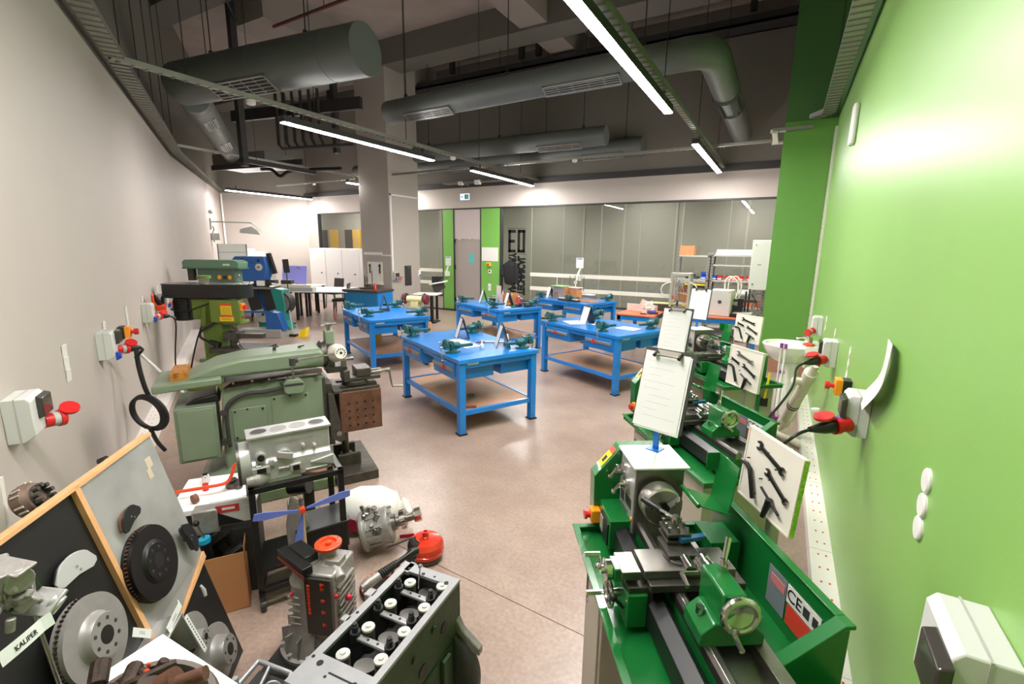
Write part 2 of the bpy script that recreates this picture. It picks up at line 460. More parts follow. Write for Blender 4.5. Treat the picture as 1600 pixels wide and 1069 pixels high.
# vertical trunk in the green corner
t = thing('cable_duct', 'tall white vertical cable duct in the green corner', 'cable duct', (XR, 8.3, 0))
mk = MB().b2((-.03, -.06, .15), (0, .06, 3.6)).use(1)
for k in range(14): mk.b2((-.032, -.03, 0.3 + k * .16), (-.03, -.02, 0.315 + k * .16)).b2((-.032, .01, 0.3 + k * .16), (-.03, .02, .315 + k * .16))
obj('duct_cover', mk, [TRK, RED], t)
t = thing('cable_duct', 'white cable duct running down the far left corner behind the blue bandsaw', 'cable duct', tuple(C2 + Vector((.06, .0, 0))))
obj('duct_cover', MB().b2((0, -.03, .1), (.04, .03, 3.55)), TRK, t)

# cable trays (wire-mesh ladder look)
def tray(name, pts, wdt, label, m=GALV, hgt=0.06):
    pts = [Vector(p) for p in pts]; t = thing(name, label, 'cable tray')
    mb = MB()
    for a, b in zip(pts[:-1], pts[1:]):
        d = (b - a); L = d.length; u = d.normalized(); n = Vector((-u.y, u.x, 0)).normalized(); yaw = math.atan2(u.y, u.x); mid = (a + b) / 2
        mb.box(mid + n * wdt / 2 + Vector((0, 0, hgt / 2)), (L, .006, hgt), (0, 0, yaw)).box(mid - n * wdt / 2 + Vector((0, 0, hgt / 2)), (L, .006, hgt), (0, 0, yaw))
        mb.box(mid, (L, wdt, .004), (0, 0, yaw))
        k = .06
        while k < L:
            mb.use(1).box(a + u * k - Vector((0, 0, .006)), (.018, wdt + .01, .008), (0, 0, yaw)); k += .12
        mb.use(0)
    obj('channel', mb, [m, mat('rib_grey', S(130, 128, 120), 0.4, 0.6)], t)
    return t
tray('cable_tray', [LW(1.0, 3.62, .14), LW(12.95, 3.62, .14), tuple(C2 + Vector((.2, -.1, 3.62)))], .14, 'wide galvanised cable tray along the top of the left wall')
tray('cable_tray', [(XR - .14, -.6, 3.72), (XR - .14, 8.0, 3.72), (XR - .3, 8.25, 3.72)], .14, 'wide galvanised cable tray along the top of the green wall')
tray('cable_tray', [(XR - .3, 8.28, 3.62), (-0.35, 8.28, 3.60)], .05, 'short thin cable tray across the top of the green return wall', hgt=.04)
tray('cable_tray', [(-5.74, 2.33, 3.6), (-5.74, 12.0 - .7, 3.6)], .06, 'thin cable tray carrying the middle row of strip lights', hgt=.05)
tray('cable_tray', [(-1.33, .12, 3.6), (-1.33, 11.3, 3.6)], .07, 'thin cable tray carrying the right row of strip lights', hgt=.06)
tray('cable_tray', [(-13.9, 9.55, 3.66), (PX0, 9.4, 3.66)], .05, 'thin cable tray crossing to the pillar at far left', hgt=.04)
tray('cable_tray', [(PX1, 9.35, 3.66), (-.35, 9.3, 3.66)], .05, 'long thin cable tray crossing the room in front of the back wall', hgt=.04)
tray('cable_tray', [(-10.15, 5.0, 3.69), (-10.15, 11.3, 3.69)], .05, 'thin cable tray passing the left side of the pillar', hgt=.04)
t = thing('cable_bracket', 'white square bracket joining two thin trays beside the green return wall', 'bracket', (-.33, 8.3, 3.62))
obj('bracket', MB().b2((-.03, -.02, -.02), (.04, .9, .0)).b2((-.05, .86, -.02), (.2, .92, .02)).b2((-.05, -.03, -.02), (.15, .03, .02)), WHITE, t)

# ---------------------------------------------------------------- lamps
DIFF = emis('led_diffuser', (1.0, 0.965, 0.93), LAMP_POWER)
def lamp(x, y0, y1, label, z=3.42, group='hanging LED strip lights'):
    t = thing('strip_light', label, 'ceiling light', (x, y0, z), 0, group)
    L = y1 - y0
    obj('housing', MB().b2((-.045, 0, .012), (.045, L, .09)), CHAR, t)
    obj('diffuser', MB().b2((-.042, .01, 0), (.042, L - .01, .012)), DIFF, t)
    hg = MB()
    for k in (.3, L - .3): hg.b2((-.012, k, .09), (.012, k + .02, .168))
    obj('hanger', hg, CHAR, t)
    return t
lamp(-1.33, 3.0, 5.9, 'bright LED strip light nearest the camera, at the top centre')
lamp(-1.33, 7.73, 10.7, 'LED strip light beside the green return wall')
lamp(-1.33, 0.15, 2.1, 'LED strip light overhead, out of frame above the near lathe')
lamp(-5.74, 4.09, 7.1, 'long LED strip light in front of the pillar')
lamp(-5.74, 8.33, 11.03, 'LED strip light right of the pillar, above the exit sign')
lamp(-10.15, 9.0, 11.2, 'LED strip light just behind the left edge of the pillar', 3.5)
lamp(-14.3, 8.2, 11.1, 'LED strip light over the far left corner')
# unseen corridor lamps, added to brighten the space behind the glass
CL = emis('corridor_fill_glow', (1, .97, .93), 30)  # glow of the added corridor lamps
for x in (-17.5, -14.4, -12.6, -9.5, -6.3, -3.3, -.7):
    cn = cn + 1 if 'cn' in globals() else 0
    t = thing('corridor_fill_light', '%s added unseen strip light from the left in the corridor behind the glass wall' % ['first', 'second', 'third', 'fourth', 'fifth', 'sixth', 'seventh'][cn], 'ceiling light', (x, YB + .9, 3.2), 0, 'added corridor lights')
    obj('housing', MB().b2((-.5, -.03, .02), (.5, .03, .07)), CHAR, t); obj('diffuser', MB().b2((-.5, -.03, 0), (.5, .03, .02)), CL, t)

# rail sensors (round detectors under the thin trays)
for i, (x, y, z, lb) in enumerate([(-5.74, 3.7, 3.53, 'round white detector under the tray left of the long strip light'), (-5.74, 7.7, 3.53, 'round white detector under the tray between the two middle strip lights'),
                    (-3.9, 9.33, 3.6, 'round white detector under the crossing tray near the back wall'), (-12.1, 9.5, 3.6, 'round white detector under the crossing tray at far left')]):
    tag(obj('smoke_detector', MB().lathe((x, y, z), (0, 0, 1), [(.02, 0), (.05, .012), (.055, .04), (.05, .06)]), WHITE), lb, 'detector')
# ================================================================ WORKBENCHES
def make_bench(name, label, loc, rz):
    t = thing(name, label, 'workbench', loc, rz, 'blue steel workbenches')
    W, Lb, H = .96, 1.55, .80
    obj('worktop', MB().b2((-.015, -.015, H - .045), (W + .015, Lb + .015, H)), BLUE, t, .004)
    obj('top_frame', MB().b2((.01, .01, H - .10), (W - .01, .05, H - .045)).b2((.01, Lb - .05, H - .10), (W - .01, Lb - .01, H - .045)).b2((.01, .01, H - .10), (.05, Lb - .01, H - .045)).b2((W - .05, .01, H - .10), (W - .01, Lb - .01, H - .045)), BLUE, t, .002)
    for x in (0, W - .07):
        for y in (0, Lb - .07):
            l = obj('leg', MB().b2((x, y, .012), (x + .07, y + .07, H - .05)), BLUE, t, .003)
            obj('foot_pad', MB().b2((x - .012, y - .012, 0), (x + .082, y + .082, .014)), BLACK, l)
            bl = MB()
            for z in (.08, .12, .70):
                bl.cyl((x + .035, y - .002, z), (x + .035, y + .072, z), .005, n=8)
                bl.cyl((x - .002, y + .035, z), (x + .072, y + .035, z), .005, n=8)
            obj('bolt', bl, CHROME, l)
    obj('lower_rail', MB().b2((.07, .015, .20), (W - .07, .055, .25)).b2((.07, Lb - .055, .20), (W - .07, Lb - .015, .25)).b2((.015, .07, .20), (.055, Lb - .07, .25)).b2((W - .055, .07, .20), (W - .015, Lb - .07, .25)), BLUE, t, .002)
    obj('lower_shelf', MB().b2((.05, .05, .225), (W - .05, Lb - .05, .243)), PLY, t)
    for side in (0, 1):
        for y0 in (.08, .92):
            d = .45 if side == 0 else .42
            xa, xb = (0.005, d) if side == 0 else (W - .005, W - d)
            b = MB().b2((xa, y0, .565), (xb, y0 + .53, .76))
            c = obj('drawer_case', b, BLUE, t, .003)
            s = -1 if side == 0 else 1
            x = xa + s * .012
            dr = obj('drawer', MB().b2((xa + s * .002, y0 + .015, .60), (x, y0 + .515, .745)), BLUE, t, .003)
            obj('handle', MB().b2((x + s * .001, y0 + .03, .655), (x + s * .022, y0 + .50, .69)), GALV, dr, .004)
            obj('lock', MB().cyl((x - s * .002, y0 + .26, .72), (x + s * .006, y0 + .26, .72), .009), CHROME, dr)
    obj('maker_plate', MB().b2((.09, -.002, .735), (.22, .011, .752)), mat('pale_label', S(200, 205, 190), .5), t)
    return t
BP = [((-2.68, 3.66), -26.0 + 90, 'blue workbench nearest the camera, in the middle of the floor', 63.9),
      ((-1.735, 5.80), 0, 'blue workbench on the right, behind the near lathe clipboards', 65),
      ((-5.29, 4.98), 0, 'blue workbench on the left, in front of the pillar', 63.5),
      ((-4.28, 7.08), 0, 'blue workbench in the middle of the second row, facing the door', 66.5),
      ((-3.37, 8.86), 0, 'farthest blue workbench, close to the back glass wall', 68)]
bench0 = None
for i, (p, _, lb, a) in enumerate(BP):
    if bench0 is None: bench0 = make_bench('workbench', lb, (p[0], p[1], 0), R_(a))
    else: dup(bench0, (p[0], p[1], 0), R_(a), lb)
def BW(i, x, y, z=.80):      # point in bench i's own frame -> world
    p, _, _, a = BP[i]; a = R_(a)
    return Vector((p[0] + x * math.cos(a) - y * math.sin(a), p[1] + x * math.sin(a) + y * math.cos(a), z))

# red tags on some drawer handles
tg0 = None
for i, y, lb in ((0, .30, 'red tag on the near drawer handle of the nearest blue workbench'), (0, 1.22, 'red tag on the far drawer handle of the nearest blue workbench'),
             (1, .42, 'red tag on the near drawer handle of the right blue workbench'), (1, 1.2, 'red tag on the far drawer handle of the right blue workbench'),
             (2, .30, 'red tag on the near drawer handle of the left blue workbench'), (2, 1.22, 'red tag on the far drawer handle of the left blue workbench'), (3, .42, 'red tag on the near drawer handle of the second-row middle workbench')):
    p = BW(i, -.034, y, .655)
    o = obj('drawer_tag', MB().b2((-.006, -.015, -.012), (.004, .015, .05)).b2((-.008, -.035, .012), (.0, .035, .026)), RED, None, .002, loc=p, rot=(0, 0, R_(BP[i][3])))
    tag(o, lb, 'tag', 'red drawer tags')

# ---------------------------------------------------------------- bench vise: +x is the jaw/handle side
def make_vise(label, loc, rz):
    t = thing('bench_vise', label, 'vise', loc, rz, 'teal bench vises')
    obj('base', MB().cyl((0, 0, 0), (0, 0, .022), .062, n=24).b2((-.08, -.02, 0), (.08, .02, .016)).cyl((0, 0, .02), (0, 0, .05), .042, .034), TEAL, t, .002)
    body = MB().b2((-.075, -.032, .045), (.045, .032, .082)).prism([(-.02, .075), (.045, .075), (.045, .135), (.02, .135), (0, .10), (-.05, .082)], 'y', -.05, .05)
    body.lathe((.0, 0, .075), (1, 0, 0), [(.028, -.08), (.04, -.06), (.04, .04)], 20)
    obj('fixed_body', body, TEAL, t, .004)
    mv = MB().prism([(.062, .05), (.115, .05), (.115, .085), (.095, .135), (.062, .135)], 'y', -.048, .048).torus((.09, 0, .10), (1, 0, 0), .042, .015, 20, 8)
    obj('moving_jaw', mv, TEAL, t, .004)
    obj('jaw_plates', MB().b2((.044, -.052, .10), (.05, .052, .14)).b2((.056, -.052, .10), (.062, .052, .14)), STEEL, t, .001)
    obj('slide_bar', MB().b2((-.23, -.022, .052), (.07, .022, .084)), TEAL, t, .003)
    s = obj('screw', MB().cyl((.11, 0, .068), (.15, 0, .068), .014).cyl((-.20, 0, .068), (.1, 0, .068), .009), CHROME, t)
    obj('handle_bar', MB().tube([(.142, -.02, .12), (.142, .035, -.06)], .006, 8).ball((.142, -.02, .12), .010).ball((.142, .035, -.06), .010), CHROME, s)
    return t
vise0 = make_vise('teal bench vise on the nearest workbench, at its near left edge', BW(0, .10, .33), R_(BP[0][3] + 180))
VL = ['nearest workbench', 'right workbench', 'left workbench', 'second-row middle workbench', 'farthest workbench']
vpos = {0: [(.10, 1.42, 180, 'far left corner'), (.86, .14, 0, 'right corner'), (.86, 1.25, 0, 'back edge')],
        1: [(.10, 1.42, 180, 'far left corner'), (.10, .36, 180, 'near left edge'), (.86, .18, 0, 'right corner'), (.86, 1.25, 0, 'back edge behind the standing card')],
        2: [(.10, 1.42, 180, 'far left corner'), (.10, .40, 180, 'near left edge'), (.86, .14, 0, 'right corner'), (.86, 1.25, 0, 'back edge beside the pillar')],
        3: [(.10, 1.42, 180, 'far left corner'), (.10, .33, 180, 'near left edge'), (.86, .16, 0, 'right corner')],
        4: [(.10, 1.42, 180, 'far left corner'), (.10, .5, 180, 'near left edge'), (.86, .14, 0, 'right corner')]}
for i, L_ in vpos.items():
    for x, y, a, w_ in L_:
        dup(vise0, BW(i, x, y), R_(BP[i][3] + a + random.uniform(-6, 6)), 'teal bench vise on the %s, at its %s' % (VL[i], w_))

# ---------------------------------------------------------------- standing folded cards
def make_aframe(label, loc, rz, h=.27, group='folded standing clipboards on the benches'):
    t = thing('standing_clipboard', label, 'clipboard stand', loc, rz, group)
    w_ = .21
    def panel(sgn, m, th=.006):
        a = R_(17) * sgn
        return MB().box((sgn * math.sin(R_(17)) * h / 2, 0, math.cos(R_(17)) * h / 2), (th, w_, h), (0, -a, 0))
    obj('front_panel', panel(-1, 0), NAVY, t)
    obj('back_panel', panel(1, 0), NAVY, t)
    obj('paper_sheet', MB().box((-math.sin(R_(17)) * h / 2 - .0045, 0, math.cos(R_(17)) * h / 2 - .005), (.002, w_ - .02, h - .02), (0, R_(17), 0)), PAPER, t)
    obj('clip', MB().b2((-.022, -.05, h * .93), (.006, .05, h * .965)).torus((0, 0, h * .97), (1, 0, 0), .014, .003, 14, 6), CHROME, t)
    return t
af = make_aframe('white-fronted folded clipboard standing at the back left of the nearest workbench', BW(0, .58, 1.02), R_(BP[0][3] - 20))
for i, x, y, r, lb in ((0, .72, .33, -25, 'white-fronted folded clipboard standing at the near right of the nearest workbench'),
                       (1, .42, 1.0, -15, 'folded clipboard standing on white sheets on the right workbench'),
                       (2, .55, .93, -20, 'front one of two folded clipboards on the left workbench'), (2, .60, 1.12, -22, 'rear one of two folded clipboards on the left workbench'),
                       (3, .40, 1.15, -25, 'folded clipboard on the left part of the second-row middle workbench'), (3, .55, .50, -22, 'folded clipboard in the middle of the second-row middle workbench'),
                       (4, .25, 1.30, -25, 'folded clipboard beside the plywood box on the farthest workbench')):
    dup(af, BW(i, x, y), R_(BP[i][3] + r), lb)

# sheets, bottles
def sheet(i, x, y, r, sx, sy, lb, z=.801, n='paper_sheet', th=.002):
    o = obj(n, MB().b2((-sx / 2, -sy / 2, 0), (sx / 2, sy / 2, th)), PAPER, None, loc=BW(i, x, y, z), rot=(0, 0, R_(BP[i][3] + r))); return tag(o, lb, 'paper', 'paper sheets on the benches')
sheet(0, .42, .82, 5, .21, .30, 'white paper sheet on the nearest workbench, the one farther back')
sheet(0, .42, .58, 0, .21, .22, 'white paper sheet on the nearest workbench, the one nearer the front vise')
sheet(1, .30, 1.12, -20, .30, .34, 'large white sheet lying left of the standing card on the right workbench', th=.004)
sheet(1, .48, .82, 5, .21, .16, 'white sheet peeking out right of the standing card on the right workbench')
sheet(1, .56, .32, 8, .22, .30, 'white folded sheet between the two vises on the right workbench', th=.006)
def bottle(name, lb, loc, prof, m, cap=None):
    t = thing(name, lb, 'bottle', loc)
    obj('body', MB().lathe((0, 0, 0), (0, 0, 1), prof, 18), m, t)
    z = prof[-1][1]
    obj('cap', MB().cyl((0, 0, z), (0, 0, z + .022), prof[-1][0] * 1.15), cap or WHITE, t)
bottle('squeeze_bottle', 'small white cone-topped bottle beside the front vise on the nearest workbench', BW(0, .47, .36), [(.022, 0), (.024, .004), (.024, .04), (.010, .055), (.006, .075)], WHITE)
bottle('plastic_bottle', 'white plastic bottle near the right corner of the nearest workbench', BW(0, .82, .40), [(.026, 0), (.028, .005), (.028, .085), (.02, .1)], WHITE)
tag(obj('steel_file', MB().b2((-.008, -.16, 0), (.008, .1, .006)).cyl((0, .1, .008), (0, .2, .008), .009), mat('file_brown', S(140, 80, 70), .5), None, loc=BW(0, .74, .55, .803), rot=(0, 0, R_(BP[0][3] + 60))), 'steel file with red handle lying behind the near standing card', 'file')
tag(obj('steel_rule', MB().b2((-.012, -.16, 0), (.012, .16, .002)), WHITE, None, loc=BW(0, .80, .62, .801), rot=(0, 0, R_(BP[0][3] + 55))), 'white ruler lying behind the near standing card on the nearest workbench', 'ruler')
tag(obj('wire_coil', MB().torus((0, 0, .008), (0, 0, 1), .04, .006, 20, 6), DSTEEL, None, loc=BW(0, .38, .45, .243)), 'small dark coil lying on the lower shelf of the nearest workbench', 'coil')
tag(obj('wood_block', MB().b2((-.06, -.02, 0), (.06, .02, .02)), mat('red_wood', S(140, 60, 40), .6), None, .003, loc=BW(0, .18, .10, .244), rot=(0, 0, .7)), 'small reddish block on the lower shelf edge of the nearest workbench', 'block')
tag(obj('cylinder_tin', MB().lathe((0, 0, 0), (0, 0, 1), [(.10, 0), (.10, .3), (.095, .31)], 28), mat('brass_tin', S(190, 140, 60), .4, .4), None, loc=BW(2, .45, 1.18, .244)), 'yellow-brown drum on the lower shelf of the left workbench', 'drum')
t = thing('steel_bracket', 'folded steel bracket with wooden stick at the right end of the left workbench', 'bracket', BW(2, .92, -.05, 0) + Vector((.05, -.03, 0)))
obj('stick', MB().b2((-.02, -.02, 0), (.02, .02, .72)), WOOD, t)

# second-row middle bench clutter
def B3(x, y, z=.8): return BW(3, x, y, z)
r3 = R_(BP[3][3])
t = thing('wire_rack', 'small grey wire rack on the left part of the second-row middle workbench', 'rack', B3(.62, 1.15), r3)
wr = MB()
for x in (-.08, .08):
    for y in (-.1, .1): wr.cyl((x, y, 0), (x, y, .14), .004, n=6)
for z in (.09, .14): wr.tube([(-.08, -.1, z), (.08, -.1, z), (.08, .1, z), (-.08, .1, z), (-.08, -.1, z)], .004, 6)
obj('frame', wr, GALV, t); obj('shelf', MB().b2((-.08, -.1, .085), (.08, .1, .092)), GREYP, t)
tag(obj('black_box', MB().b2((-.04, -.06, 0), (.04, .06, .10)), BLACK, None, .004, loc=B3(.62, 1.15, .802), rot=(0, 0, r3)), 'black box standing inside the small grey wire rack', 'box')
t = thing('glue_bottle', 'tall cream bottle with orange tip on the second-row middle workbench', 'bottle', B3(.70, .9))
obj('body', MB().lathe((0, 0, 0), (0, 0, 1), [(.025, 0), (.025, .16), (.012, .2), (.008, .24)], 16), OFFW, t); obj('tip', MB().cyl((0, 0, .24), (0, 0, .28), .008, .003), ORANGE, t)
tag(obj('pink_board', MB().b2((-.01, -.07, 0), (.01, .07, .32)), mat('pinkish_board', S(214, 190, 184), .5), None, loc=B3(.80, 1.18), rot=(0, 0, r3)), 'pale pinkish board standing behind the clipboard on the second-row middle workbench', 'board')
t = thing('tool_crate', 'brown open crate with yellow tools on the second-row middle workbench', 'crate', B3(.72, .66), r3)
obj('case', MB().b2((-.1, -.14, 0), (.1, -.13, .19)).b2((-.1, .13, 0), (.1, .14, .19)).b2((-.1, -.14, 0), (.1, .14, .01)).b2((.09, -.14, 0), (.1, .14, .22)), CARD, t)
tag(obj('screwdriver', MB().cyl((0, 0, .01), (0, 0, .10), .004, n=8).lathe((0, 0, .1), (0, 0, 1), [(.01, 0), (.016, .02), (.014, .08), (.006, .1)], 12), YEL, None, loc=B3(.69, .70, .81)), 'yellow screwdriver standing in the brown crate, left one', 'screwdriver', 'yellow tools in the brown crate')
tag(obj('screwdriver', MB().cyl((0, 0, .01), (0, 0, .08), .004, n=8).lathe((0, 0, .08), (0, 0, 1), [(.01, 0), (.018, .02), (.016, .1), (.006, .12)], 12), YEL, None, loc=B3(.72, .62, .81)), 'yellow screwdriver standing in the brown crate, right one', 'screwdriver', 'yellow tools in the brown crate')
for q, (x, y, s, m_, nm, lb) in enumerate([(.80, .50, .06, mat('pink', S(220, 90, 100), .5), 'spray_can', 'pink spray can behind the standing card'), (.78, .40, .05, STEEL, 'steel_canister', 'small steel canister right of the standing card')]):
    t = thing(nm, lb + ' on the second-row middle workbench', 'can', B3(x, y)); obj('body', MB().cyl((0, 0, 0), (0, 0, s * 2.6), s / 2), m_, t); obj('cap', MB().cyl((0, 0, s * 2.6), (0, 0, s * 2.9), s / 3), WHITE, t)
def engine_toy(name, lb, loc, rz, m1, m2):
    t = thing(name, lb, 'model', loc, rz)
    obj('block', MB().b2((-.06, -.03, .01), (.06, .03, .06)).b2((-.045, -.025, .06), (.045, .025, .085)), m1, t, .003)
    obj('wheels', MB().cyl((-.045, -.045, .03), (-.045, .045, .03), .03).cyl((.045, -.045, .03), (.045, .045, .03), .03), m2, t, .002)
    return t
engine_toy('small_motor', 'small red and black motor part lying on the second-row middle workbench', B3(.62, .28), r3 + .4, RED, BLACK)
engine_toy('small_motor', 'small steel motor part with two wheels near the right vise of the second-row middle workbench', B3(.72, .15), r3 + 1.2, STEEL, CHAR)
tag(obj('green_block', MB().b2((-.05, -.03, 0), (.05, .03, .03)), LGREEN, None, .004, loc=B3(.45, .22, .8), rot=(0, 0, r3)), 'small green clamp block on the second-row middle workbench', 'block')
tag(obj('notebook', MB().b2((-.08, -.06, 0), (.08, .06, .012)), PAPER, None, loc=B3(.36, .26, .8), rot=(0, 0, r3 + .3)), 'white notepad in front of the standing card on the second-row middle workbench', 'notepad')
# farthest bench: plywood box, models
def B4(x, y, z=.8): return BW(4, x, y, z)
r4 = R_(BP[4][3])
t = thing('plywood_box', 'grey and tan plywood box model with green top on the farthest workbench', 'box', B4(.40, 1.0), r4)
obj('front_board', MB().b2((-.16, -.16, 0), (-.15, .2, .27)), mat('grey_board', S(160, 146, 138), .6), t)
obj('side_board', MB().b2((-.16, -.17, 0), (.2, -.16, .27)).b2((-.16, .2, 0), (.2, .21, .27)).b2((.19, -.17, 0), (.2, .21, .27)), CARD, t)
obj('green_lid', MB().b2((-.2, -.1, .27), (.1, .24, .282)), mat('pale_green', S(150, 190, 130), .6), t)
obj('door_frame', MB().b2((-.168, .05, 0.01), (-.16, .06, .14)).b2((-.168, .12, .01), (-.16, .13, .14)).b2((-.168, .05, .13), (-.16, .13, .14)), BRN, t)
for q in range(4):
    tag(obj('steel_rod', MB().cyl((0, 0, 0), (0, 0, .32), .008, n=8), mat('rod_dark', S(104, 92, 84), .5), None, loc=B4(.54 + .03 * (q % 2), .98 - .13 * q, .80 + .0) + Vector((0, 0, .18))),
        'grey rod standing upright behind the plywood box, number %s from the left' % ['one', 'two', 'three', 'four'][q], 'rod', 'rods behind the plywood box')
t = thing('wind_turbine_model', 'small white wind turbine model on the green box lid of the farthest workbench', 'model', B4(.28, 1.12, 1.083), r4)
obj('tower', MB().cyl((0, 0, 0), (0, 0, .22), .008, .004), WHITE, t)
rb = MB()
for k in range(3): rb.tube([(-.01, 0, .22), (-.01, .09 * math.cos(k * 2.09 + .4), .22 + .09 * math.sin(k * 2.09 + .4))], .004, 6)
obj('rotor_blades', rb, WHITE, t)
t = thing('white_fan_model', 'white fan model resting on the plywood box behind the rods', 'model', B4(.45, .72, 1.0), r4)
obj('base', MB().b2((-.08, -.12, -.2), (.08, .12, .05)), CARD, t); obj('plate', MB().b2((-.09, -.15, .05), (.09, .15, .07)), WHITE, t, .006)
obj('fan', MB().cyl((0, 0, .07), (0, 0, .14), .01).torus((0, 0, .17), (1, 0, 0), .03, .012, 16, 6), WHITE, t)
t = thing('wooden_wheel_model', 'model with light wooden wheel and clear cover on the farthest workbench', 'model', B4(.42, .38), r4)
obj('base', MB().b2((-.14, -.26, 0), (.14, .2, .03)), WOOD, t, .004)
wl = MB().torus((-.02, .12, .12), (1, .2, 0), .055, .007, 20, 6)
for k in range(4): wl.tube([(-.02, .12 + .055 * math.cos(k * PI / 4), .12 + .055 * math.sin(k * PI / 4)), (-.02, .12 - .055 * math.cos(k * PI / 4), .12 - .055 * math.sin(k * PI / 4))], .003, 6)
obj('wheel', wl, WOOD, t)
obj('cover', MB().b2((-.1, -.22, .03), (.1, .05, .14)), CLEAR, t); obj('cover_top', MB().b2((-.08, -.2, .14), (.08, .04, .155)), WHITE, t)
tag(obj('white_bar', MB().b2((-.025, -.26, 0), (.025, .26, .02)), WHITE, None, loc=B4(.12, .6, .84), rot=(0, 0, r4)), 'long white bar lying in front of the models on the farthest workbench', 'bar')
tag(obj('dark_block', MB().b2((-.06, -.3, 0), (.06, .25, .04)), CHAR, None, loc=B4(.12, .6, .8), rot=(0, 0, r4)), 'dark low board under the white bar on the farthest workbench', 'board')
# ================================================================ OVERHEAD
def duct(label, pts, r, grilles=(), wires=(), corr=False, cap=True):
    """pts in world; grilles: distance along the first straight, length."""
    t = thing('ventilation_duct', label, 'duct')
    P = [Vector(p) for p in pts]
    ring = []
    for i, p in enumerate(P):
        ring.append((p, r))
    mb = MB()
    if len(P) > 2:
        out = [(P[0], r)]
        for i in range(1, len(P) - 1):
            a, b, c = P[i - 1], P[i], P[i + 1]; d1 = (a - b).normalized(); d2 = (c - b).normalized(); k = r * 1.6
            for s in range(9):
                u = s / 8; q = (b + d1 * k) * (1 - u) ** 2 + b * 2 * u * (1 - u) + (b + d2 * k) * u * u; out.append((q, r))
        out.append((P[-1], r)); mb.rings(out, 32)
    else: mb.rings([(P[0], r), (P[1], r)], 32)
    u = (P[1] - P[0]).normalized(); L = (P[1] - P[0]).length
    k = .5
    while k < L - .2: mb.cyl(P[0] + u * k, P[0] + u * (k + .02), r * 1.012, n=32); k += 1.2
    obj('duct_body', mb, DUCT, t)
    if corr:
        cb = MB(); k = .25
        while k < L: cb.cyl(P[0] + u * k, P[0] + u * (k + .025), r * 1.03, n=28); k += .07
        obj('ribbed_sleeve', cb, mat('duct_light', S(150, 150, 148), .4, .6), t)
    yaw = math.atan2(u.y, u.x)
    side = Vector((-u.y, u.x, 0))
    if side.dot(-P[0]) < 0: side = -side
    for g in grilles:
        s0, ln = g[0], g[1]
        c = P[0] + u * s0 + (Vector((0, 0, -1)) + side * .55).normalized() * r * .97
        tilt = math.atan2(.55, 1) * (1 if side.dot(Vector((-u.y, u.x, 0))) > 0 else -1)
        W = r * .95
        Rm = Matrix.Translation(c) @ Matrix.Rotation(yaw, 4, 'Z') @ Matrix.Rotation(tilt, 4, 'X')
        fr = MB().b2((-ln / 2, -W / 2, -.02), (ln / 2, -W / 2 + .02, .04)).b2((-ln / 2, W / 2 - .02, -.02), (ln / 2, W / 2, .04)).b2((-ln / 2, -W / 2, -.02), (-ln / 2 + .02, W / 2, .04)).b2((ln / 2 - .02, -W / 2, -.02), (ln / 2, W / 2, .04))
        nb = 4
        for k in range(1, nb + 1): fr.b2((-ln / 2, -W / 2 + W * k / (nb + 1) - .006, -.024), (ln / 2, -W / 2 + W * k / (nb + 1) + .006, -.012))
        for k in range(1, 5): fr.b2((-ln / 2 + ln * k / 5 - .005, -W / 2, -.022), (-ln / 2 + ln * k / 5 + .004, W / 2, -.012))
        fr.xform(Rm); fo = obj('vent_grille', fr, mat('grille_grey', S(150, 150, 148), .4, .4), t)
        obj('vent_opening', MB().b2((-ln / 2 + .004, -W / 2 + .004, -.012), (ln / 2 - .004, W / 2 - .004, .035)).xform(Rm), BLACK, fo)
    hw = MB()
    for s in wires:
        p = P[0] + u * s; hw.cyl((p.x, p.y, p.z + r * .9), (p.x, p.y, HC), .008, n=6).cyl((p.x, p.y, p.z + r * .95), (p.x, p.y, p.z + r + .05), .03, n=8)
    if wires: obj('suspension_wires', hw, WIRE, t)
    return t
duct('largest round grey ventilation duct, hanging in front of the pillar at left', [(-4.45, 4.33, 4.12), (-7.7, 3.95, 4.12)], .28, [(1.9, 1.05)], (.9, 2.6))
duct('ribbed grey ventilation duct running back along the left wall', [(-7.72, 4.1, 3.98), (-12.3, 7.3, 4.1)], .20, [(.95, .6), (3.2, .7)], (2.2,), corr=True)
duct('long round grey ventilation duct that bends towards the green return wall', [(-6.2, 6.5, 4.15), (-1.0, 6.4, 4.2), (-1.0, 10.9, 4.15)], .185, [(.95, .95), (3.6, 1.1)], (.4, 2.4, 4.4))
duct('round grey ventilation duct in front of the rearmost duct near the back wall', [(-3.4, 9.75, 4.15), (-8.3, 9.6, 4.15)], .19, [(1.0, 1.0)], (.5, 2.5, 4.5))
duct('rearmost round grey ventilation duct close to the back wall', [(-3.0, 11.05, 4.15), (-12.0, 11.05, 4.15)], .2, [(.9, 1.0), (6.9, .9), (4.8, .9)], (.4, 2.4, 5))
t = thing('vent_collar', 'vent grille on the short bend of the right duct, facing the room', 'vent', (-1.0, 8.35, 4.15))
fr = MB().use(0)
for a in (-60, -30, 30, 60):
    fr.box((math.sin(R_(a)) * .188, 0, -math.cos(R_(a)) * .188), (.06, .8, .02), (0, -R_(a), 0))
obj('louvres', fr, BLACK, t); obj('collar', MB().cyl((0, -.42, 0), (0, -.38, 0), .193, n=32).cyl((0, .38, 0), (0, .42, 0), .193, n=32), DUCT, t)

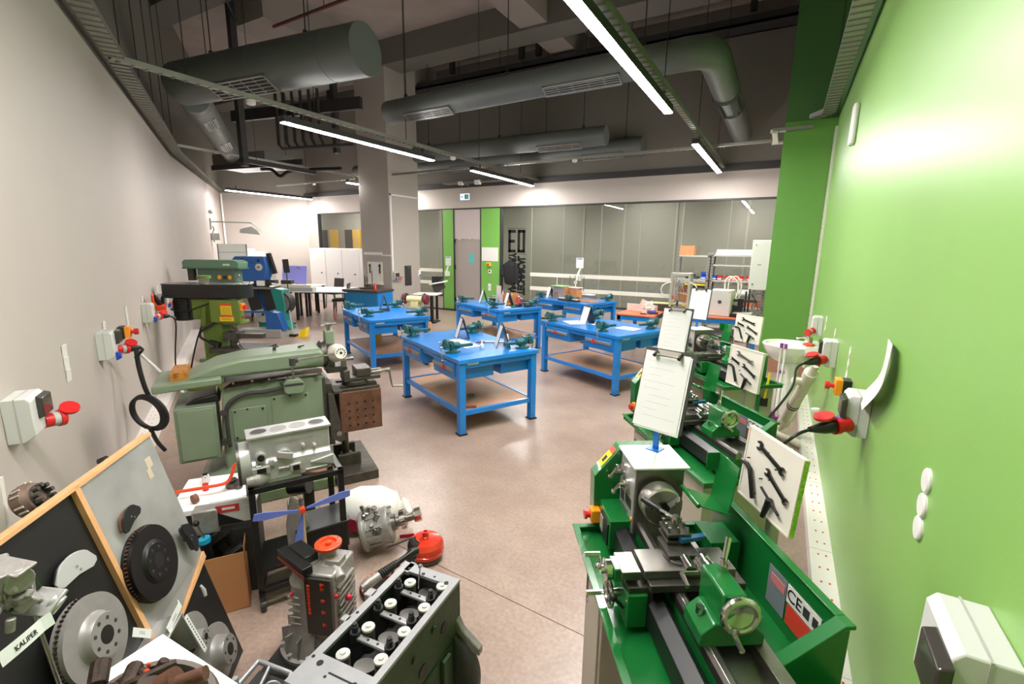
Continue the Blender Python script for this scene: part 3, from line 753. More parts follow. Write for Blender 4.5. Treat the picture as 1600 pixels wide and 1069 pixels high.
# dark service tray with posts
t = thing('service_tray', 'dark wide service tray with pipes high under the ceiling', 'pipe rack', (0, 0, 0))
obj('pipes', MB().b2((-14.6, 10.5, 6.0), (XR - .1, 10.56, 6.14)).b2((-14.6, 10.95, 6.0), (XR - .1, 11.0, 6.14)).b2((-14.6, 10.5, 6.0), (XR - .1, 11.0, 6.03))
    .cyl((-14.6, 10.65, 6.09), (XR - .1, 10.65, 6.09), .05).cyl((-14.6, 10.85, 6.09), (XR - .1, 10.85, 6.09), .05), CHAR, t)
for x in (-1.0, -5.5, -5.95, -8.0, -12.7):
    obj('post', MB().b2((x - .06, 10.7, 6.3), (x + .06, 10.8, HC)).b2((x - .16, 10.6, HC - .03), (x + .16, 10.9, HC)), CHAR, t)
# riser posts and the dark pipe cluster left of the pillar
for i, (x, y, z0, lb) in enumerate([(-9.7, 6.0, 4.45, 'tall dark post beside the ribbed duct'), (-9.3, 8.0, 5.0, 'tall dark post above the pipe cluster')]):
    t = thing('ceiling_post', lb, 'post', (x, y, 0)); obj('shaft', MB().b2((-.06, -.06, z0 - 1.0), (.06, .06, HC)), CHAR, t); obj('plate', MB().b2((-.2, -.2, HC - .04), (.2, .2, HC)), CHAR, t)
t = thing('pipe_cluster', 'row of dark vertical pipes with a cross pipe hanging left of the pillar', 'pipes', (-9.6, 7.6, 0), R_(10))
pb = MB()
for k in range(6):
    x = -1.0 + k * .24
    pb.tube([(x, 0, 5.3), (x, 0, 4.2 + .02 * k), (x + .1, 0, 4.1), (1.1, .0, 4.08 - .0 * k)], .035, 8)
obj('pipes', pb, CHAR, t); obj('support_bar', MB().b2((-2.6, .15, 4.85), (1.2, .25, 5.1)), CHAR, t)
t = thing('fan_coil_unit', 'grey metal air unit with dark pipes at far left under the ceiling', 'air unit', (-11.9, 7.75, 3.78), R_(8))
obj('casing', MB().b2((-1.1, -.45, .02), (.7, .45, .34)), mat('unit_grey', S(120, 120, 118), .4, .5), t, .01)
obj('front_bar', MB().b2((-1.1, -.5, -.05), (1.9, -.46, .07)), CHAR, t)
obj('pipe', MB().tube([(.4, -.3, -.06), (.8, -.35, -.1), (1.0, -.3, -.25), (1.3, -.2, -.12), (2.6, 0, -.1)], .04, 8, 4), BLACK, t)
obj('hanger', MB().cyl((-.9, .3, .3), (-.9, .3, HC - 3.78), .008, n=6).cyl((.6, .3, .3), (.6, .3, HC - 3.78), .008, n=6), WIRE, t)
t = thing('unlit_strip_light', 'unlit dark strip light hanging beside the ribbed duct', 'ceiling light', (-9.6, 5.9, 3.5), R_(2))
obj('housing', MB().b2((-.035, 0, 0), (.035, 1.75, .09)), BLACK, t); obj('hanger', MB().cyl((0, .3, .08), (0, .3, 3.2), .006, n=6).cyl((0, 1.5, .08), (0, 1.5, 3.2), .006, n=6), WIRE, t)
t = thing('ceiling_pipe', 'thin dark pipe bending under the ceiling above the largest duct', 'pipe', (0, 0, 0))
obj('pipe', MB().tube([(-9.0, 5.5, 6.15), (-9.83, 6.2, 6.15), (-9.6, 8.5, 6.15), (-9.3, 9.1, 6.15)], .03, 8), BLKM, t)
obj('clamp', MB().cyl((-9.2, 5.66, 6.15), (-9.2, 5.66, HC), .008, n=6).cyl((-9.7, 7.5, 6.15), (-9.7, 7.5, HC), .008, n=6), WIRE, t)
t = thing('red_pipe', 'dark red sprinkler pipe under the ceiling at the top centre', 'pipe', (0, 0, 0))
obj('pipe', MB().tube([(-9.0, 6.4, 6.0), (-1.0, 6.2, 6.0)], .03, 8), mat('dark_red', S(92, 40, 38), .5), t)
hb = MB()
for x in (-7.5, -5, -2.5): hb.cyl((x, 6.35, 6.0), (x, 6.35, HC), .008, n=6)
obj('hanger', hb, WIRE, t)
# thin suspension wires along the left tray
ORD = ['first', 'second', 'third', 'fourth', 'fifth', 'sixth', 'seventh', 'eighth', 'ninth']
for i in range(9):
    p = LW(3.0 + i * 1.15, 3.68, .14)
    tag(obj('hanging_wire', MB().cyl(p, (p.x, p.y, HC), .006, n=6), WIRE), '%s thin wire from the camera holding the left wall cable tray' % ORD[i], 'wire', 'wires of the left wall tray')
for i in range(5):
    y = 1.5 + i * 1.5
    tag(obj('hanging_wire', MB().cyl((XR - .14, y, 3.78), (XR - .14, y, HC), .005, n=6), WIRE), '%s thin wire from the camera holding the green wall cable tray' % ORD[i], 'wire', 'wires of the green wall tray')
for x, ys, nm in ((-5.74, (3.0, 4.6, 6.4, 8.6, 10.4), 'middle'), (-1.33, (3.4, 5.6, 7.9, 10.2), 'right')):
    for i, y in enumerate(ys):
        tag(obj('hanging_wire', MB().cyl((x, y, 3.65), (x, y, HC), .006, n=6), WIRE), '%s thin wire from the camera holding the %s row of strip lights' % (ORD[i], nm), 'wire', 'wires of the %s strip light tray' % nm)

# ================================================================ ON THE BACK WALL
# exit sign
t = thing('exit_sign', 'lit green and white exit sign above the door', 'sign', (-8.0, YB - .1, 3.28))
obj('housing', MB().b2((-.16, -.0, -.09), (.16, .03, .09)), WHITE, t, .003)
obj('lit_face', MB().b2((-.15, -.004, -.08), (.15, 0, .08)), emis('sign_white', S(150, 205, 230), .7), t)
SG = mat('sign_green', S(16, 96, 84), .5)
pic = MB().b2((-.0, -.006, -.065), (.13, -.004, .065))
obj('green_panel', pic, SG, t)
man = MB().cyl((.07, -.008, .045), (.07, -.006, .045), .012).box((.065, -.007, .012), (.022, .002, .05), (0, R_(15), 0)).box((.05, -.007, -.03), (.012, .002, .05), (0, R_(35), 0)).box((.085, -.007, -.03), (.012, .002, .05), (0, R_(-30), 0)).box((.09, -.007, .015), (.05, .002, .009), (0, R_(20), 0))
obj('running_figure', man, WHITE, t)
obj('arrow', MB().box((-.07, -.006, 0), (.08, .002, .018)).add([(-.13, -.006, 0), (-.09, -.006, .035), (-.09, -.006, -.035)], [(0, 1, 2)]), SG, t)
obj('hanger_rods', MB().cyl((-.1, .015, .09), (-.1, .015, .32), .005, n=6).cyl((.1, .015, .09), (.1, .015, .32), .005, n=6).b2((-.15, 0, .31), (.15, .1, .33)), GALV, t)
t = thing('rail_sensors', 'short grey rail with two white sensors above the exit sign', 'rail', (-7.6, YB - .3, 3.62))
obj('rail', MB().b2((-1.0, -.02, 0), (1.2, .3, .03)), GALV, t); obj('sensor', MB().b2((.1, -.06, -.06), (.25, .06, .05)), WHITE, t); obj('sensor', MB().b2((-.45, -.05, -.05), (-.32, .05, .04)), WHITE, t)
# writing on the glass, made to be read from the corridor
GX = YB + .04
t = thing('glass_lettering', 'large black lettering stuck on the glass wall, seen from its back', 'lettering', (0, 0, 0))
def gtext(body, size, x, z, roty, sx=1.0):
    # text faces +y (the corridor)
    o = text('letters', body, size, BLACK, t, (x, GX, z), (PI / 2, roty, PI), sx=sx, off=.022)
    return o
BLK3 = MB()
def bars(mb, rects, x0, z0, s):
    for a, b, c, d_ in rects: mb.b2((x0 - a * s, GX - .002, z0 + b * s), (x0 - c * s, GX, z0 + d_ * s))
# digits are drawn reversed here because they are read from the corridor side: 0 on the right, 3 on the left
obj('digit', (lambda m: (bars(m, [(0, 0, .08, .62), (.16, 0, .24, .62), (0, 0, .24, .08), (0, .54, .24, .62)], -6.12, 1.76, .98), m)[1])(MB()), BLACK, t)
obj('digit', (lambda m: (bars(m, [(.16, 0, .24, .62), (0, 0, .24, .08), (.03, .27, .24, .35), (0, .54, .24, .62)], -6.41, 1.76, .98), m)[1])(MB()), BLACK, t)
gtext('TECHNICAL', .31, -6.24, 1.14, -PI / 2, .62)
gtext('LABORATORY', .31, -6.52, 1.14, -PI / 2, .60)
obj('ruled_line', MB().b2((-6.66, GX - .002, 2.40), (-6.1, GX, 2.41)).b2((-6.66, GX - .002, 1.72), (-6.1, GX, 1.73)), BLACK, t)
# jacket
t = thing('hanging_jacket', 'black jacket hanging on the glass wall over the lettering', 'jacket', (-6.52, YB - .07, 1.25))
jm = MB().lathe((0, 0, -.36), (0, 0, 1), [(.10, 0), (.15, .05), (.17, .2), (.19, .45), (.15, .58), (.06, .64)], 20)
jm.v = [(x * 1.15, y * .38, z) for x, y, z in jm.v]
obj('body', jm, DARKC, t)
obj('sleeve', MB().rings([((-.17, 0, .18), .06), ((-.24, -.01, -.05), .055), ((-.2, -.02, -.12), .05)], 12), DARKC, t)
obj('sleeve', MB().rings([((.17, 0, .18), .06), ((.24, -.01, -.1), .055), ((.22, -.02, -.3), .05)], 12), DARKC, t)
obj('hook', MB().cyl((0, .07, .3), (0, 0, .3), .015), CHAR, t)
# small things on the door and the panels
tag(obj('door_notice', MB().b2((-.09, -.004, -.13), (.09, 0, .13)), TURQ, None, loc=(-7.86, YB + .018, 1.57)), 'turquoise notice on the grey door', 'notice')
tag(obj('notice_board', MB().b2((-.27, -.01, -.19), (.27, 0, .19)), WHITE, None, .002, loc=(-7.2, YB - .022, 1.7)), 'white board on the green panel right of the door', 'notice board')
def dispenser(x, y, z, lb, sc=1):
    t = thing('fire_notice', lb, 'notice', (x, y, z))
    obj('sheet', MB().b2((-.1, -.006, -.1), (.1, 0, .16)), PAPER, t); obj('blue_line', MB().b2((-.08, -.008, .12), (.07, -.006, .14)), SBLUE, t)
    obj('dispenser', MB().b2((-.07, -.09, -.42), (.06, 0, -.27)), WHITE, t, .01)
    obj('lever', MB().prism([(-.06, -.27), (.0, -.27), (.06, -.1), (.02, -.1)], 'y', -.06, -.04), WHITE, t)
dispenser(-8.67, YB - .022, 1.45, 'white notice with sanitiser dispenser on the green panel left of the door')
dispenser(-4.52, YB + .04, 1.5, 'white notice with small dispenser on the glass wall')
t = thing('emergency_button', 'yellow emergency button on the green panel right of the door', 'button', (-7.22, YB - .022, 1.42))
obj('housing', MB().b2((-.06, -.06, -.05), (.06, 0, .05)), YEL, t, .006); obj('knob', MB().cyl((0, -.09, 0), (0, -.06, 0), .03), RED, t)
t = thing('thermostat', 'small white thermostat under the yellow button', 'thermostat', (-7.2, YB - .022, 1.22)); obj('housing', MB().b2((-.05, -.02, -.05), (.05, 0, .05)), WHITE, t, .006); obj('screen', MB().b2((-.03, -.022, -.01), (.03, -.02, .03)), BLACK, t)
t = thing('light_switch', 'white light switch low on the green panel right of the door', 'switch', (-7.21, YB - .022, .78)); obj('plate', MB().b2((-.045, -.015, -.1), (.045, 0, .1)), WHITE, t, .004); obj('rocker', MB().b2((-.012, -.02, -.02), (.012, -.015, .03)), GREYP, t)

# ---- on the pillar
PF = PX1     # right face of the pillar (x = PX1)
def boxsocket(label, loc, rz, s=1.0, plug=None, flap=True, twin=True):
    """local: +x out of the wall, y along the wall, z up"""
    t = thing('socket_box', label, 'socket box', loc, rz)
    obj('housing', MB().prism([(0, -.09), (.06, -.09), (.10, -.06), (.10, .10), (.085, .12), (0, .12)], 'y', -.085 * s, .085 * s), BOXG, t, .004)
    obj('lid_seam', MB().b2((.045, -.087 * s, -.09), (.05, .087 * s, .122)), GREYP, t)
    return t
def red_socket(t, y, z, open_=True, cover=True, side=1):
    d = Vector((.55, side * .55, -.25)).normalized(); o = Vector((.09, y, z))
    m = MB().lathe(o - d * .01, d, [(.036, 0), (.034, .06), (.040, .062), (.040, .085)], 20)
    a = obj('red_socket', m, RED, t)
    obj('socket_label', MB().cyl(o + d * .03, o + d * .055, .0355, n=20), GREYP, a)
    if cover:
        n = Vector((.3, side * .2, .9)).normalized(); c = o + d * .09 + Vector((0, 0, .045))
        obj('hinged_cap', MB().cyl(c, c + n * .012, .042, n=20), RED, a)
    return o + d * .085, d
def blue_socket(t, y, z):
    return obj('blue_socket', MB().b2((.10, y - .027, z - .03), (.116, y + .027, z + .03)).cyl((.11, y, z), (.13, y, z), .024, n=16), SBLUE, t, .003)
def flap(t, y, z):
    a = obj('breaker_window', MB().prism([(.10, -.06 + z), (.125, -.05 + z), (.125, .04 + z), (.10, .05 + z)], 'y', y - .06, y + .06), mat('smoky_window', S(60, 56, 52), .15), t, .004)
    return a
t = boxsocket('grey socket box with blue and red sockets on the pillar', (PF, PY0 + .1, 1.1), 0, .8); blue_socket(t, -.05, -.04); red_socket(t, .05, -.03); flap(t, .0, .06)
t = thing('wall_clipboard', 'dark clipboard hanging on the right face of the pillar', 'clipboard', (PF, PY0 + .62, 1.12)); obj('board', MB().b2((0, -.13, -.28), (.012, .13, .26)), CHAR, t, .003); obj('clip', MB().b2((.012, -.05, .22), (.02, .05, .25)), CHROME, t); obj('scissors', MB().box((.02, .03, .08), (.004, .012, .26), (R_(12), 0, 0)).torus((.02, .08, .2), (1, 0, 0), .02, .004, 12, 6), STEEL, t)
t = thing('wall_switch', 'small white switch with blue mark at the right edge of the pillar', 'switch', (PF, PY1 - .07, 1.15)); obj('plate', MB().b2((0, -.04, -.08), (.05, .04, .1)), WHITE, t, .004); obj('blue_mark', MB().cyl((.05, 0, -.05), (.07, 0, -.05), .025), SBLUE, t)
t = thing('tool_board', 'white board with clamps and paper hanging on the grey left face of the pillar', 'tool board', (-9.42, PY0, 1.12))
obj('board', MB().b2((-.3, -.02, -.2), (.24, 0, .36)), OFFW, t, .003); obj('ledge', MB().b2((-.34, -.1, -.24), (.26, 0, -.2)), OFFW, t, .004); obj('paper_sheet', MB().b2((-.12, -.026, -.15), (.08, -.022, .32)), PAPER, t)
for x in (-.2, .16): obj('clamp', MB().b2((x - .015, -.04, .06), (x + .015, -.02, .30)).b2((x - .03, -.04, .24), (x + .03, -.02, .28)), CHAR, t)
# ================================================================ LATHES  (local: x = along bed to tailstock, y = to the wall, z up)
def make_lathe(label, loc, rz):
    t = thing('metal_lathe', label, 'lathe', loc, rz, 'green bench lathes')
    z0 = .75
    # tray with rim
    tr = MB().b2((0, 0, z0 - .035), (1.0, .57, z0 - .025))
    def ring(a, b, za, zb):      # rectangular rim between outset a and inset b
        O = [(-a, -a), (1 + a, -a), (1 + a, .57 + a), (-a, .57 + a)]; I = [(b, b), (1 - b, b), (1 - b, .57 - b), (b, .57 - b)]
        vs = [(x, y, zb) for x, y in O] + [(x, y, zb) for x, y in I] + [(x, y, za) for x, y in O] + [(x, y, za) for x, y in I]; fs = []
        for i in range(4):
            j = (i + 1) % 4; fs += [(i, j, j + 4, i + 4), (i + 8, i + 12, j + 12, j + 8), (i, i + 8, j + 8, j), (i + 4, j + 4, j + 12, i + 12)]
        tr.add(vs, fs)
    ring(0.0, .010, z0 - .025, z0 - .004); ring(.009, .018, z0 - .004, z0)
    obj('chip_tray', tr, LGREEN, t, .002)
    sg = MB().b2((.08, .552, z0 - .03), (.78, .562, z0 + .20)).b2((.08, .545, z0 + .2005), (.755, .573, z0 + .207))
    sg.prism([(.57, z0 - .03), (.57, z0 + .20), (.54, z0 + .20), (.30, z0 + .02), (.30, z0 - .03)], 'x', .775, .782)
    sg.prism([(.573, z0 + .207), (.545, z0 + .207), (.285, z0 + .015), (.300, z0 + .01), (.549, z0 + .195), (.573, z0 + .195)], 'x', .7551, .795)
    g = obj('splash_guard', sg, LGREEN, t, .002)
    gp = obj('rating_plate', MB().b2((.47, .549, z0 + .02), (.56, .551, z0 + .15)), mat('plate_silver', S(150, 156, 168), .3, .4), g)
    obj('red_stripe', MB().b2((.485, .547, z0 + .10), (.555, .549, z0 + .13)), mat('faded_red', S(196, 120, 120), .5), gp)
    lp = obj('safety_label', MB().b2((.565, .549, z0 + .09), (.71, .551, z0 + .15)), WHITE, g)
    text('ce_mark', 'CE', .055, BLACK, lp, (.60, .548, z0 + .12), (PI / 2, 0, 0))
    obj('pictogram', MB().b2((.64, .5475, z0 + .105), (.665, .549, z0 + .135)).b2((.68, .5475, z0 + .105), (.70, .549, z0 + .135)), CHAR, lp)
    obj('red_label', MB().b2((.57, .549, z0 + .02), (.72, .551, z0 + .085)), mat('label_red', S(212, 60, 44), .5), g)
    # stand
    stc = mat('stand_beige', S(170, 164, 148), .45)
    st = obj('stand_cabinet', MB().b2((.10, .04, .0), (.34, .53, z0 - .035)), stc, t, .004)
    dr = obj('cabinet_door', MB().b2((.12, .032, .05), (.32, .04, .68)), stc, st, .002)
    obj('door_slot', MB().b2((.135, .029, .50), (.155, .033, .62)), BLACK, dr, .002)
    obj('door_lock', MB().cyl((.17, .026, .53), (.17, .033, .53), .008), CHROME, dr)
    obj('stand_cabinet', MB().b2((.70, .04, .0), (.94, .53, z0 - .035)), stc, t, .004)
    obj('stand_panel', MB().b2((.34, .40, .2), (.70, .42, z0 - .04)), stc, t)
    # bed
    bd = MB().b2((.16, .20, z0 - .03), (.94, .37, z0 + .09)).b2((.06, .16, z0 - .03), (.17, .40, z0 + .06)).b2((.80, .16, z0 - .03), (.95, .41, z0 + .04))
    obj('bed', bd, LGREEN, t, .004)
    ways = MB().prism([(.20, z0 + .09), (.235, z0 + .09), (.235, z0 + .115), (.225, z0 + .125), (.21, z0 + .125), (.20, z0 + .115)], 'x', .16, .95)
    ways.b2((.335, .16 + .175, z0 + .09), (.335, .37, z0 + .09)) if False else None
    ways.b2((.16, .335, z0 + .09), (.95, .375, z0 + .12)).b2((.16, .20, z0 + .085), (.95, .375, z0 + .092))
    obj('bed_ways', ways, STEEL, t, .001)
    obj('lead_screw_cover', MB().prism([(.12, z0 + .005), (.185, z0 + .005), (.195, z0 + .06), (.165, z0 + .095), (.12, z0 + .08)], 'x', .13, .95), BLACK, t, .002)
    obj('lead_screw', MB().cyl((.1, .17, z0 + .0), (.97, .17, z0 + .0), .008), STEEL, t)
    # headstock
    hs = MB().b2((-.0, .19, z0 + .05), (.185, .37, z0 + .345))
    h = obj('headstock', hs, mat('headstock_grey', S(120, 116, 112), .3, .8, var=.1), t, .003)
    obj('headstock_top', MB().b2((-.012, .172, z0 + .345), (.20, .385, z0 + .353)), mat('top_plate', S(206, 212, 200), .28, .1), h, .002)
    fp = obj('control_plate', MB().b2((.01, .182, z0 + .06), (.18, .19, z0 + .34)), SILVER, h, .002)
    obj('printed_scale', MB().b2((.03, .1805, z0 + .10), (.16, .182, z0 + .11)).b2((.03, .1805, z0 + .125), (.12, .182, z0 + .13)).b2((.09, .1805, z0 + .16), (.16, .182, z0 + .20)).b2((.03, .1805, z0 + .145), (.07, .182, z0 + .19)), CHAR, fp)
    for x, z in ((.05, .28), (.11, .245)):
        kb = obj('selector_knob', MB().lathe((x, .182, z0 + z), (0, -1, 0), [(.026, 0), (.026, .012), (.018, .016), (.018, .035)], 18), CHROME, fp)
        obj('knob_lever', MB().tube([(x, .15, z0 + z), (x - .035, .135, z0 + z - .05)], .007, 8).ball((x - .035, .135, z0 + z - .05), .011), CHROME, kb)
    obj('oil_sight', MB().cyl((.17, .178, z0 + .13), (.17, .182, z0 + .13), .008), ORNG, fp)
    # belt cover (left) with chamfered side
    bc = obj('belt_cover', MB().prism([(.08, z0 + .0), (.45, z0 + .0), (.45, z0 + .25), (.37, z0 + .345), (.18, z0 + .345), (.075, z0 + .22)], 'x', -.075, -.002), LGREEN, t, .003)
    L1 = Vector((-.04, .128, z0 + .285))
    obj('warning_label', MB().box(L1, (.05, .075, .002), (R_(50), 0, 0)), YEL, bc); obj('warning_header', MB().box(L1 + Vector((0, .028, .034)), (.05, .024, .002), (R_(50), 0, 0)), ORANGE, bc)
    obj('label_print', MB().box(L1 + Vector((0, -.004, -.003)), (.02, .03, .003), (R_(50), 0, 0)), BLACK, bc)
    # gearbox front with e-stop
    gb = obj('feed_gearbox', MB().prism([(.10, z0 - .0), (.20, z0 - .0), (.20, z0 + .12), (.10, z0 + .12)], 'x', -.0, .17), LGREEN, t, .004)
    obj('gearbox_panel', MB().b2((.05, .094, z0 + .01), (.16, .101, z0 + .10)), BLACK, gb); obj('gearbox_plate', MB().b2((.06, .091, z0 + .03), (.10, .0945, z0 + .09)), SILVER, gb)
    es = obj('emergency_stop', MB().b2((-.01, .06, z0 + .03), (.04, .10, z0 + .085)), ORNG, gb, .003); obj('stop_button', MB().cyl((.015, .045, z0 + .058), (.015, .06, z0 + .058), .014).cyl((.015, .035, z0 + .058), (.015, .045, z0 + .058), .02), RED, es)
    # chuck
    cz, cy = z0 + .235, .262
    ch = obj('chuck', MB().lathe((.185, cy, cz), (1, 0, 0), [(.05, 0), (.05, .02), (.071, .022), (.073, .03), (.073, .080), (.067, .087), (.024, .087), (.02, .06)], 36), mat('chuck_steel', S(186, 180, 174), .3, .9), t, 0)
    obj('chuck_bore', MB().cyl((.23, cy, cz), (.2785, cy, cz), .022), BLACK, ch)
    for k in range(3):
        a = R_(-90 + 120 * k + 8); u = Vector((0, math.cos(a), math.sin(a)))
        jb = MB().box((.285, cy + u.y * .045, cz + u.z * .045), (.02, .05, .018), (a, 0, 0)).box((.298, cy + u.y * .032, cz + u.z * .032), (.014, .022, .018), (a, 0, 0)).box((.298, cy + u.y * .057, cz + u.z * .057), (.012, .014, .018), (a, 0, 0))
        obj('chuck_jaw', jb, STEEL, ch, .001)
    obj('key_hole', MB().box((.25, cy, cz + .0685), (.014, .014, .004)), BLACK, ch)
    # chuck guard: bent green plate, hinged at the back, opened up
    gd = MB()
    gd.box((.275, .415, z0 + .262), (.13, .125, .004), (R_(-18), 0, 0)).box((.275, .478, z0 + .33), (.13, .004, .175), (R_(-8), 0, 0)).box((.213, .46, z0 + .385), (.004, .05, .07))
    gu = obj('chuck_guard', gd, LGREEN, t, .001); obj('guard_rod', MB().cyl((.205, .355, z0 + .283), (.345, .355, z0 + .283), .008), LGREEN, gu)
    obj('rear_shield', MB().b2((.2, .42, z0 - .02), (.33, .53, z0 + .13)), LGREEN, t, .003)
    # carriage
    car = obj('carriage', MB().b2((.40, .12, z0 + .125), (.56, .42, z0 + .15)).b2((.42, .06, z0 - .0), (.54, .14, z0 + .13)), DSTEEL, t, .003)
    obj('apron', MB().b2((.41, .055, z0 - .005), (.55, .12, z0 + .11)), LGREEN, car, .004)
    cs = obj('cross_slide', MB().b2((.42, .11, z0 + .15), (.53, .40, z0 + .178)).b2((.43, .04, z0 + .148), (.53, .10, z0 + .176)), STEEL, car, .002)
    obj('slide_bracket', MB().b2((.445, .02, z0 + .13), (.515, .05, z0 + .175)), LGREEN, cs, .004)
    obj('cross_handwheel', MB().lathe((.48, .02, z0 + .152), (0, -1, 0), [(.03, 0), (.034, .004), (.034, .02), (.014, .024), (.014, .035)], 24).tube([(.48, -.01, z0 + .152), (.455, -.015, z0 + .18)], .006).tube([(.45, -.01, z0 + .185), (.45, -.06, z0 + .185)], .008, 10).ball((.475, -.02, z0 + .16), .012), CHROME, cs)
    obj('apron_handwheel', MB().torus((.47, .02, z0 + .06), (0, 1, 0), .04, .008, 26, 8).cyl((.47, .055, z0 + .06), (.47, .015, z0 + .06), .013).tube([(.43, .02, z0 + .06), (.51, .02, z0 + .06)], .006).tube([(.44, .015, z0 + .035), (.44, -.045, z0 + .035)], .008, 10), CHROME, car)
    obj('half_nut_lever', MB().tube([(.525, .05, z0 + .05), (.535, .02, z0 + .09)], .006).ball((.535, .015, z0 + .095), .013), BLACK, car)
    tp = obj('compound_rest', MB().b2((.385, .20, z0 + .178), (.49, .30, z0 + .20)).cyl((.46, .25, z0 + .17), (.46, .25, z0 + .185), .055).b2((.35, .225, z0 + .178), (.42, .28, z0 + .196)), DSTEEL, car, .002)
    obj('compound_handle', MB().cyl((.49, .25, z0 + .188), (.545, .25, z0 + .188), .018).tube([(.555, .215, z0 + .19), (.555, .285, z0 + .19)], .006).tube([(.555, .215, z0 + .19), (.61, .21, z0 + .185)], .007).tube([(.555, .285, z0 + .19), (.60, .288, z0 + .185)], .007), CHROME, tp)
    tpo = obj('tool_post', MB().b2((.355, .215, z0 + .20), (.435, .295, z0 + .212)).b2((.37, .23, z0 + .212), (.42, .28, z0 + .225)).b2((.355, .215, z0 + .225), (.435, .295, z0 + .237)), DSTEEL, car, .002)
    bs = MB()
    for i in (0, 1, 2):
        for yy in (.225, .285): bs.cyl((.367 + i * .028, yy, z0 + .235), (.367 + i * .028, yy, z0 + .255), .005, n=8)
    for xx in (.367, .423): bs.cyl((xx, .255, z0 + .235), (xx, .255, z0 + .255), .005, n=8)
    obj('clamp_screws', bs, CHROME, tpo)
    obj('post_lever', MB().cyl((.395, .255, z0 + .235), (.395, .255, z0 + .28), .012, n=10).tube([(.395, .255, z0 + .27), (.33, .21, z0 + .275)], .006), CHROME, tpo)
    obj('lever_grip', MB().rings([((.345, .22, z0 + .274), .007), ((.31, .195, z0 + .278), .012), ((.285, .178, z0 + .281), .010)], 12), BLACK, tpo)
    obj('cutting_tool', MB().box((.43, .30, z0 + .22), (.02, .09, .014), (0, 0, .2)), mat('tool_blue', S(20, 80, 120), .4), tpo)
    # tailstock
    ts = obj('tailstock', MB().prism([(.185, z0 + .12), (.36, z0 + .12), (.36, z0 + .15), (.32, z0 + .19), (.22, z0 + .19), (.185, z0 + .16)], 'x', .65, .755), LGREEN, t, .004)
    obj('tailstock_barrel', MB().b2((.625, .235, z0 + .17), (.755, .300, z0 + .275)), LGREEN, ts, .006)
    obj('quill', MB().lathe((.625, .267, z0 + .24), (-1, 0, 0), [(.028, -.0), (.028, .02), (.024, .022), (.024, .04), (.026, .042), (.026, .055), (.012, .07)], 20), CHROME, ts)
    obj('tail_handwheel', MB().torus((.785, .267, z0 + .24), (1, 0, 0), .044, .010, 30, 10).lathe((.765, .267, z0 + .24), (1, 0, 0), [(.015, 0), (.043, .018), (.041, .024), (.014, .012)], 28).cyl((.745, .267, z0 + .24), (.775, .267, z0 + .24), .014).tube([(.79, .245, z0 + .205), (.85, .24, z0 + .2)], .007, 10), CHROME, ts)
    obj('clamp_lever', MB().cyl((.66, .28, z0 + .275), (.66, .28, z0 + .295), .012).tube([(.66, .28, z0 + .29), (.62, .31, z0 + .35)], .008, 10).rings([((.66, .278, z0 + .285), .011), ((.655, .28, z0 + .31), .007)], 10), CHROME, ts)
    obj('lock_bolt', MB().cyl((.70, .205, z0 + .18), (.70, .205, z0 + .2), .012, n=8), CHROME, ts)
    return t
LT = [((-.649, 1.697), -57, 'green metal lathe nearest the camera, in the right foreground'),
      ((-.87, 3.14), -50, 'green metal lathe second from the camera, half hidden by a clipboard'),
      ((-.968, 5.03), -50, 'green metal lathe farthest from the camera, before the washbasin')]
l0 = None
for p, a, lb in LT:
    if l0 is None: l0 = make_lathe(lb, (p[0], p[1], 0), R_(a))
    else: dup(l0, (p[0], p[1], 0), R_(a), lb)
def LL(i, x, y, z):
    p, a, _ = LT[i]; a = R_(a); return Vector((p[0] + x * math.cos(a) - y * math.sin(a), p[1] + x * math.sin(a) + y * math.cos(a), z))
# clipboards on blue posts standing on the headstocks
def make_clip(label, loc, rz):
    t = thing('clipboard_stand', label, 'clipboard', loc, rz, 'clipboards on the lathe headstocks')
    tl = R_(14)
    Rm = Matrix.Translation((-.0, 0, .115)) @ Matrix.Rotation(-tl, 4, 'Y')   # leans
    obj('blue_post', MB().b2((-.010, -.012, 0), (.002, .012, .15)).b2((-.03, -.03, 0), (.03, .03, .004)).box((-.048, 0, .23), (.008, .024, .2), (0, -tl, 0)), mat('post_blue', S(14, 96, 190), .35), t)
    b = obj('board', MB().b2((.0, -.12, -.02), (.006, .12, .33)).xform(Rm), CHAR, t, .001)
    obj('paper_sheet', MB().b2((.006, -.105, -.03), (.010, .108, .31)).xform(Rm), PAPER, t)
    obj('paper_sheet', MB().b2((.0098, -.112, -.022), (.0125, .10, .315)).xform(Rm), PAPER, t)
    pr = MB(); rnd = random.Random(3)
    for k in range(9):
        y0 = -.10 + rnd.random() * .04; pr.b2((.0124, y0, .27 - k * .03), (.0128, y0 + .05 + rnd.random() * .12, .2715 - k * .03))
    obj('printed_lines', pr.xform(Rm), mat('faint_print', S(184, 184, 188), .7), t)
    c = obj('spring_clip', MB().b2((.006, -.055, .305), (.016, .055, .325)).tube([(.016, -.05, .315), (.03, -.05, .30), (.03, .05, .30), (.016, .05, .315)], .004, 8).xform(Rm), CHROME, t)
    obj('clip_end', MB().cyl((.012, -.058, .315), (.035, -.058, .295), .008).cyl((.012, .058, .315), (.035, .058, .295), .008).xform(Rm), BLACK, c)
    return t
c0 = make_clip('large clipboard with printed sheet standing on the nearest lathe', LL(0, .03, .31, 1.103), R_(-106))
c0.scale = (.92, .9, .92)
dup(c0, LL(1, .03, .31, 1.103), R_(-104), 'clipboard with blank-looking sheet standing on the second lathe')
dup(c0, LL(2, .0, .31, 1.103), R_(-102), 'clipboard standing on the farthest lathe')

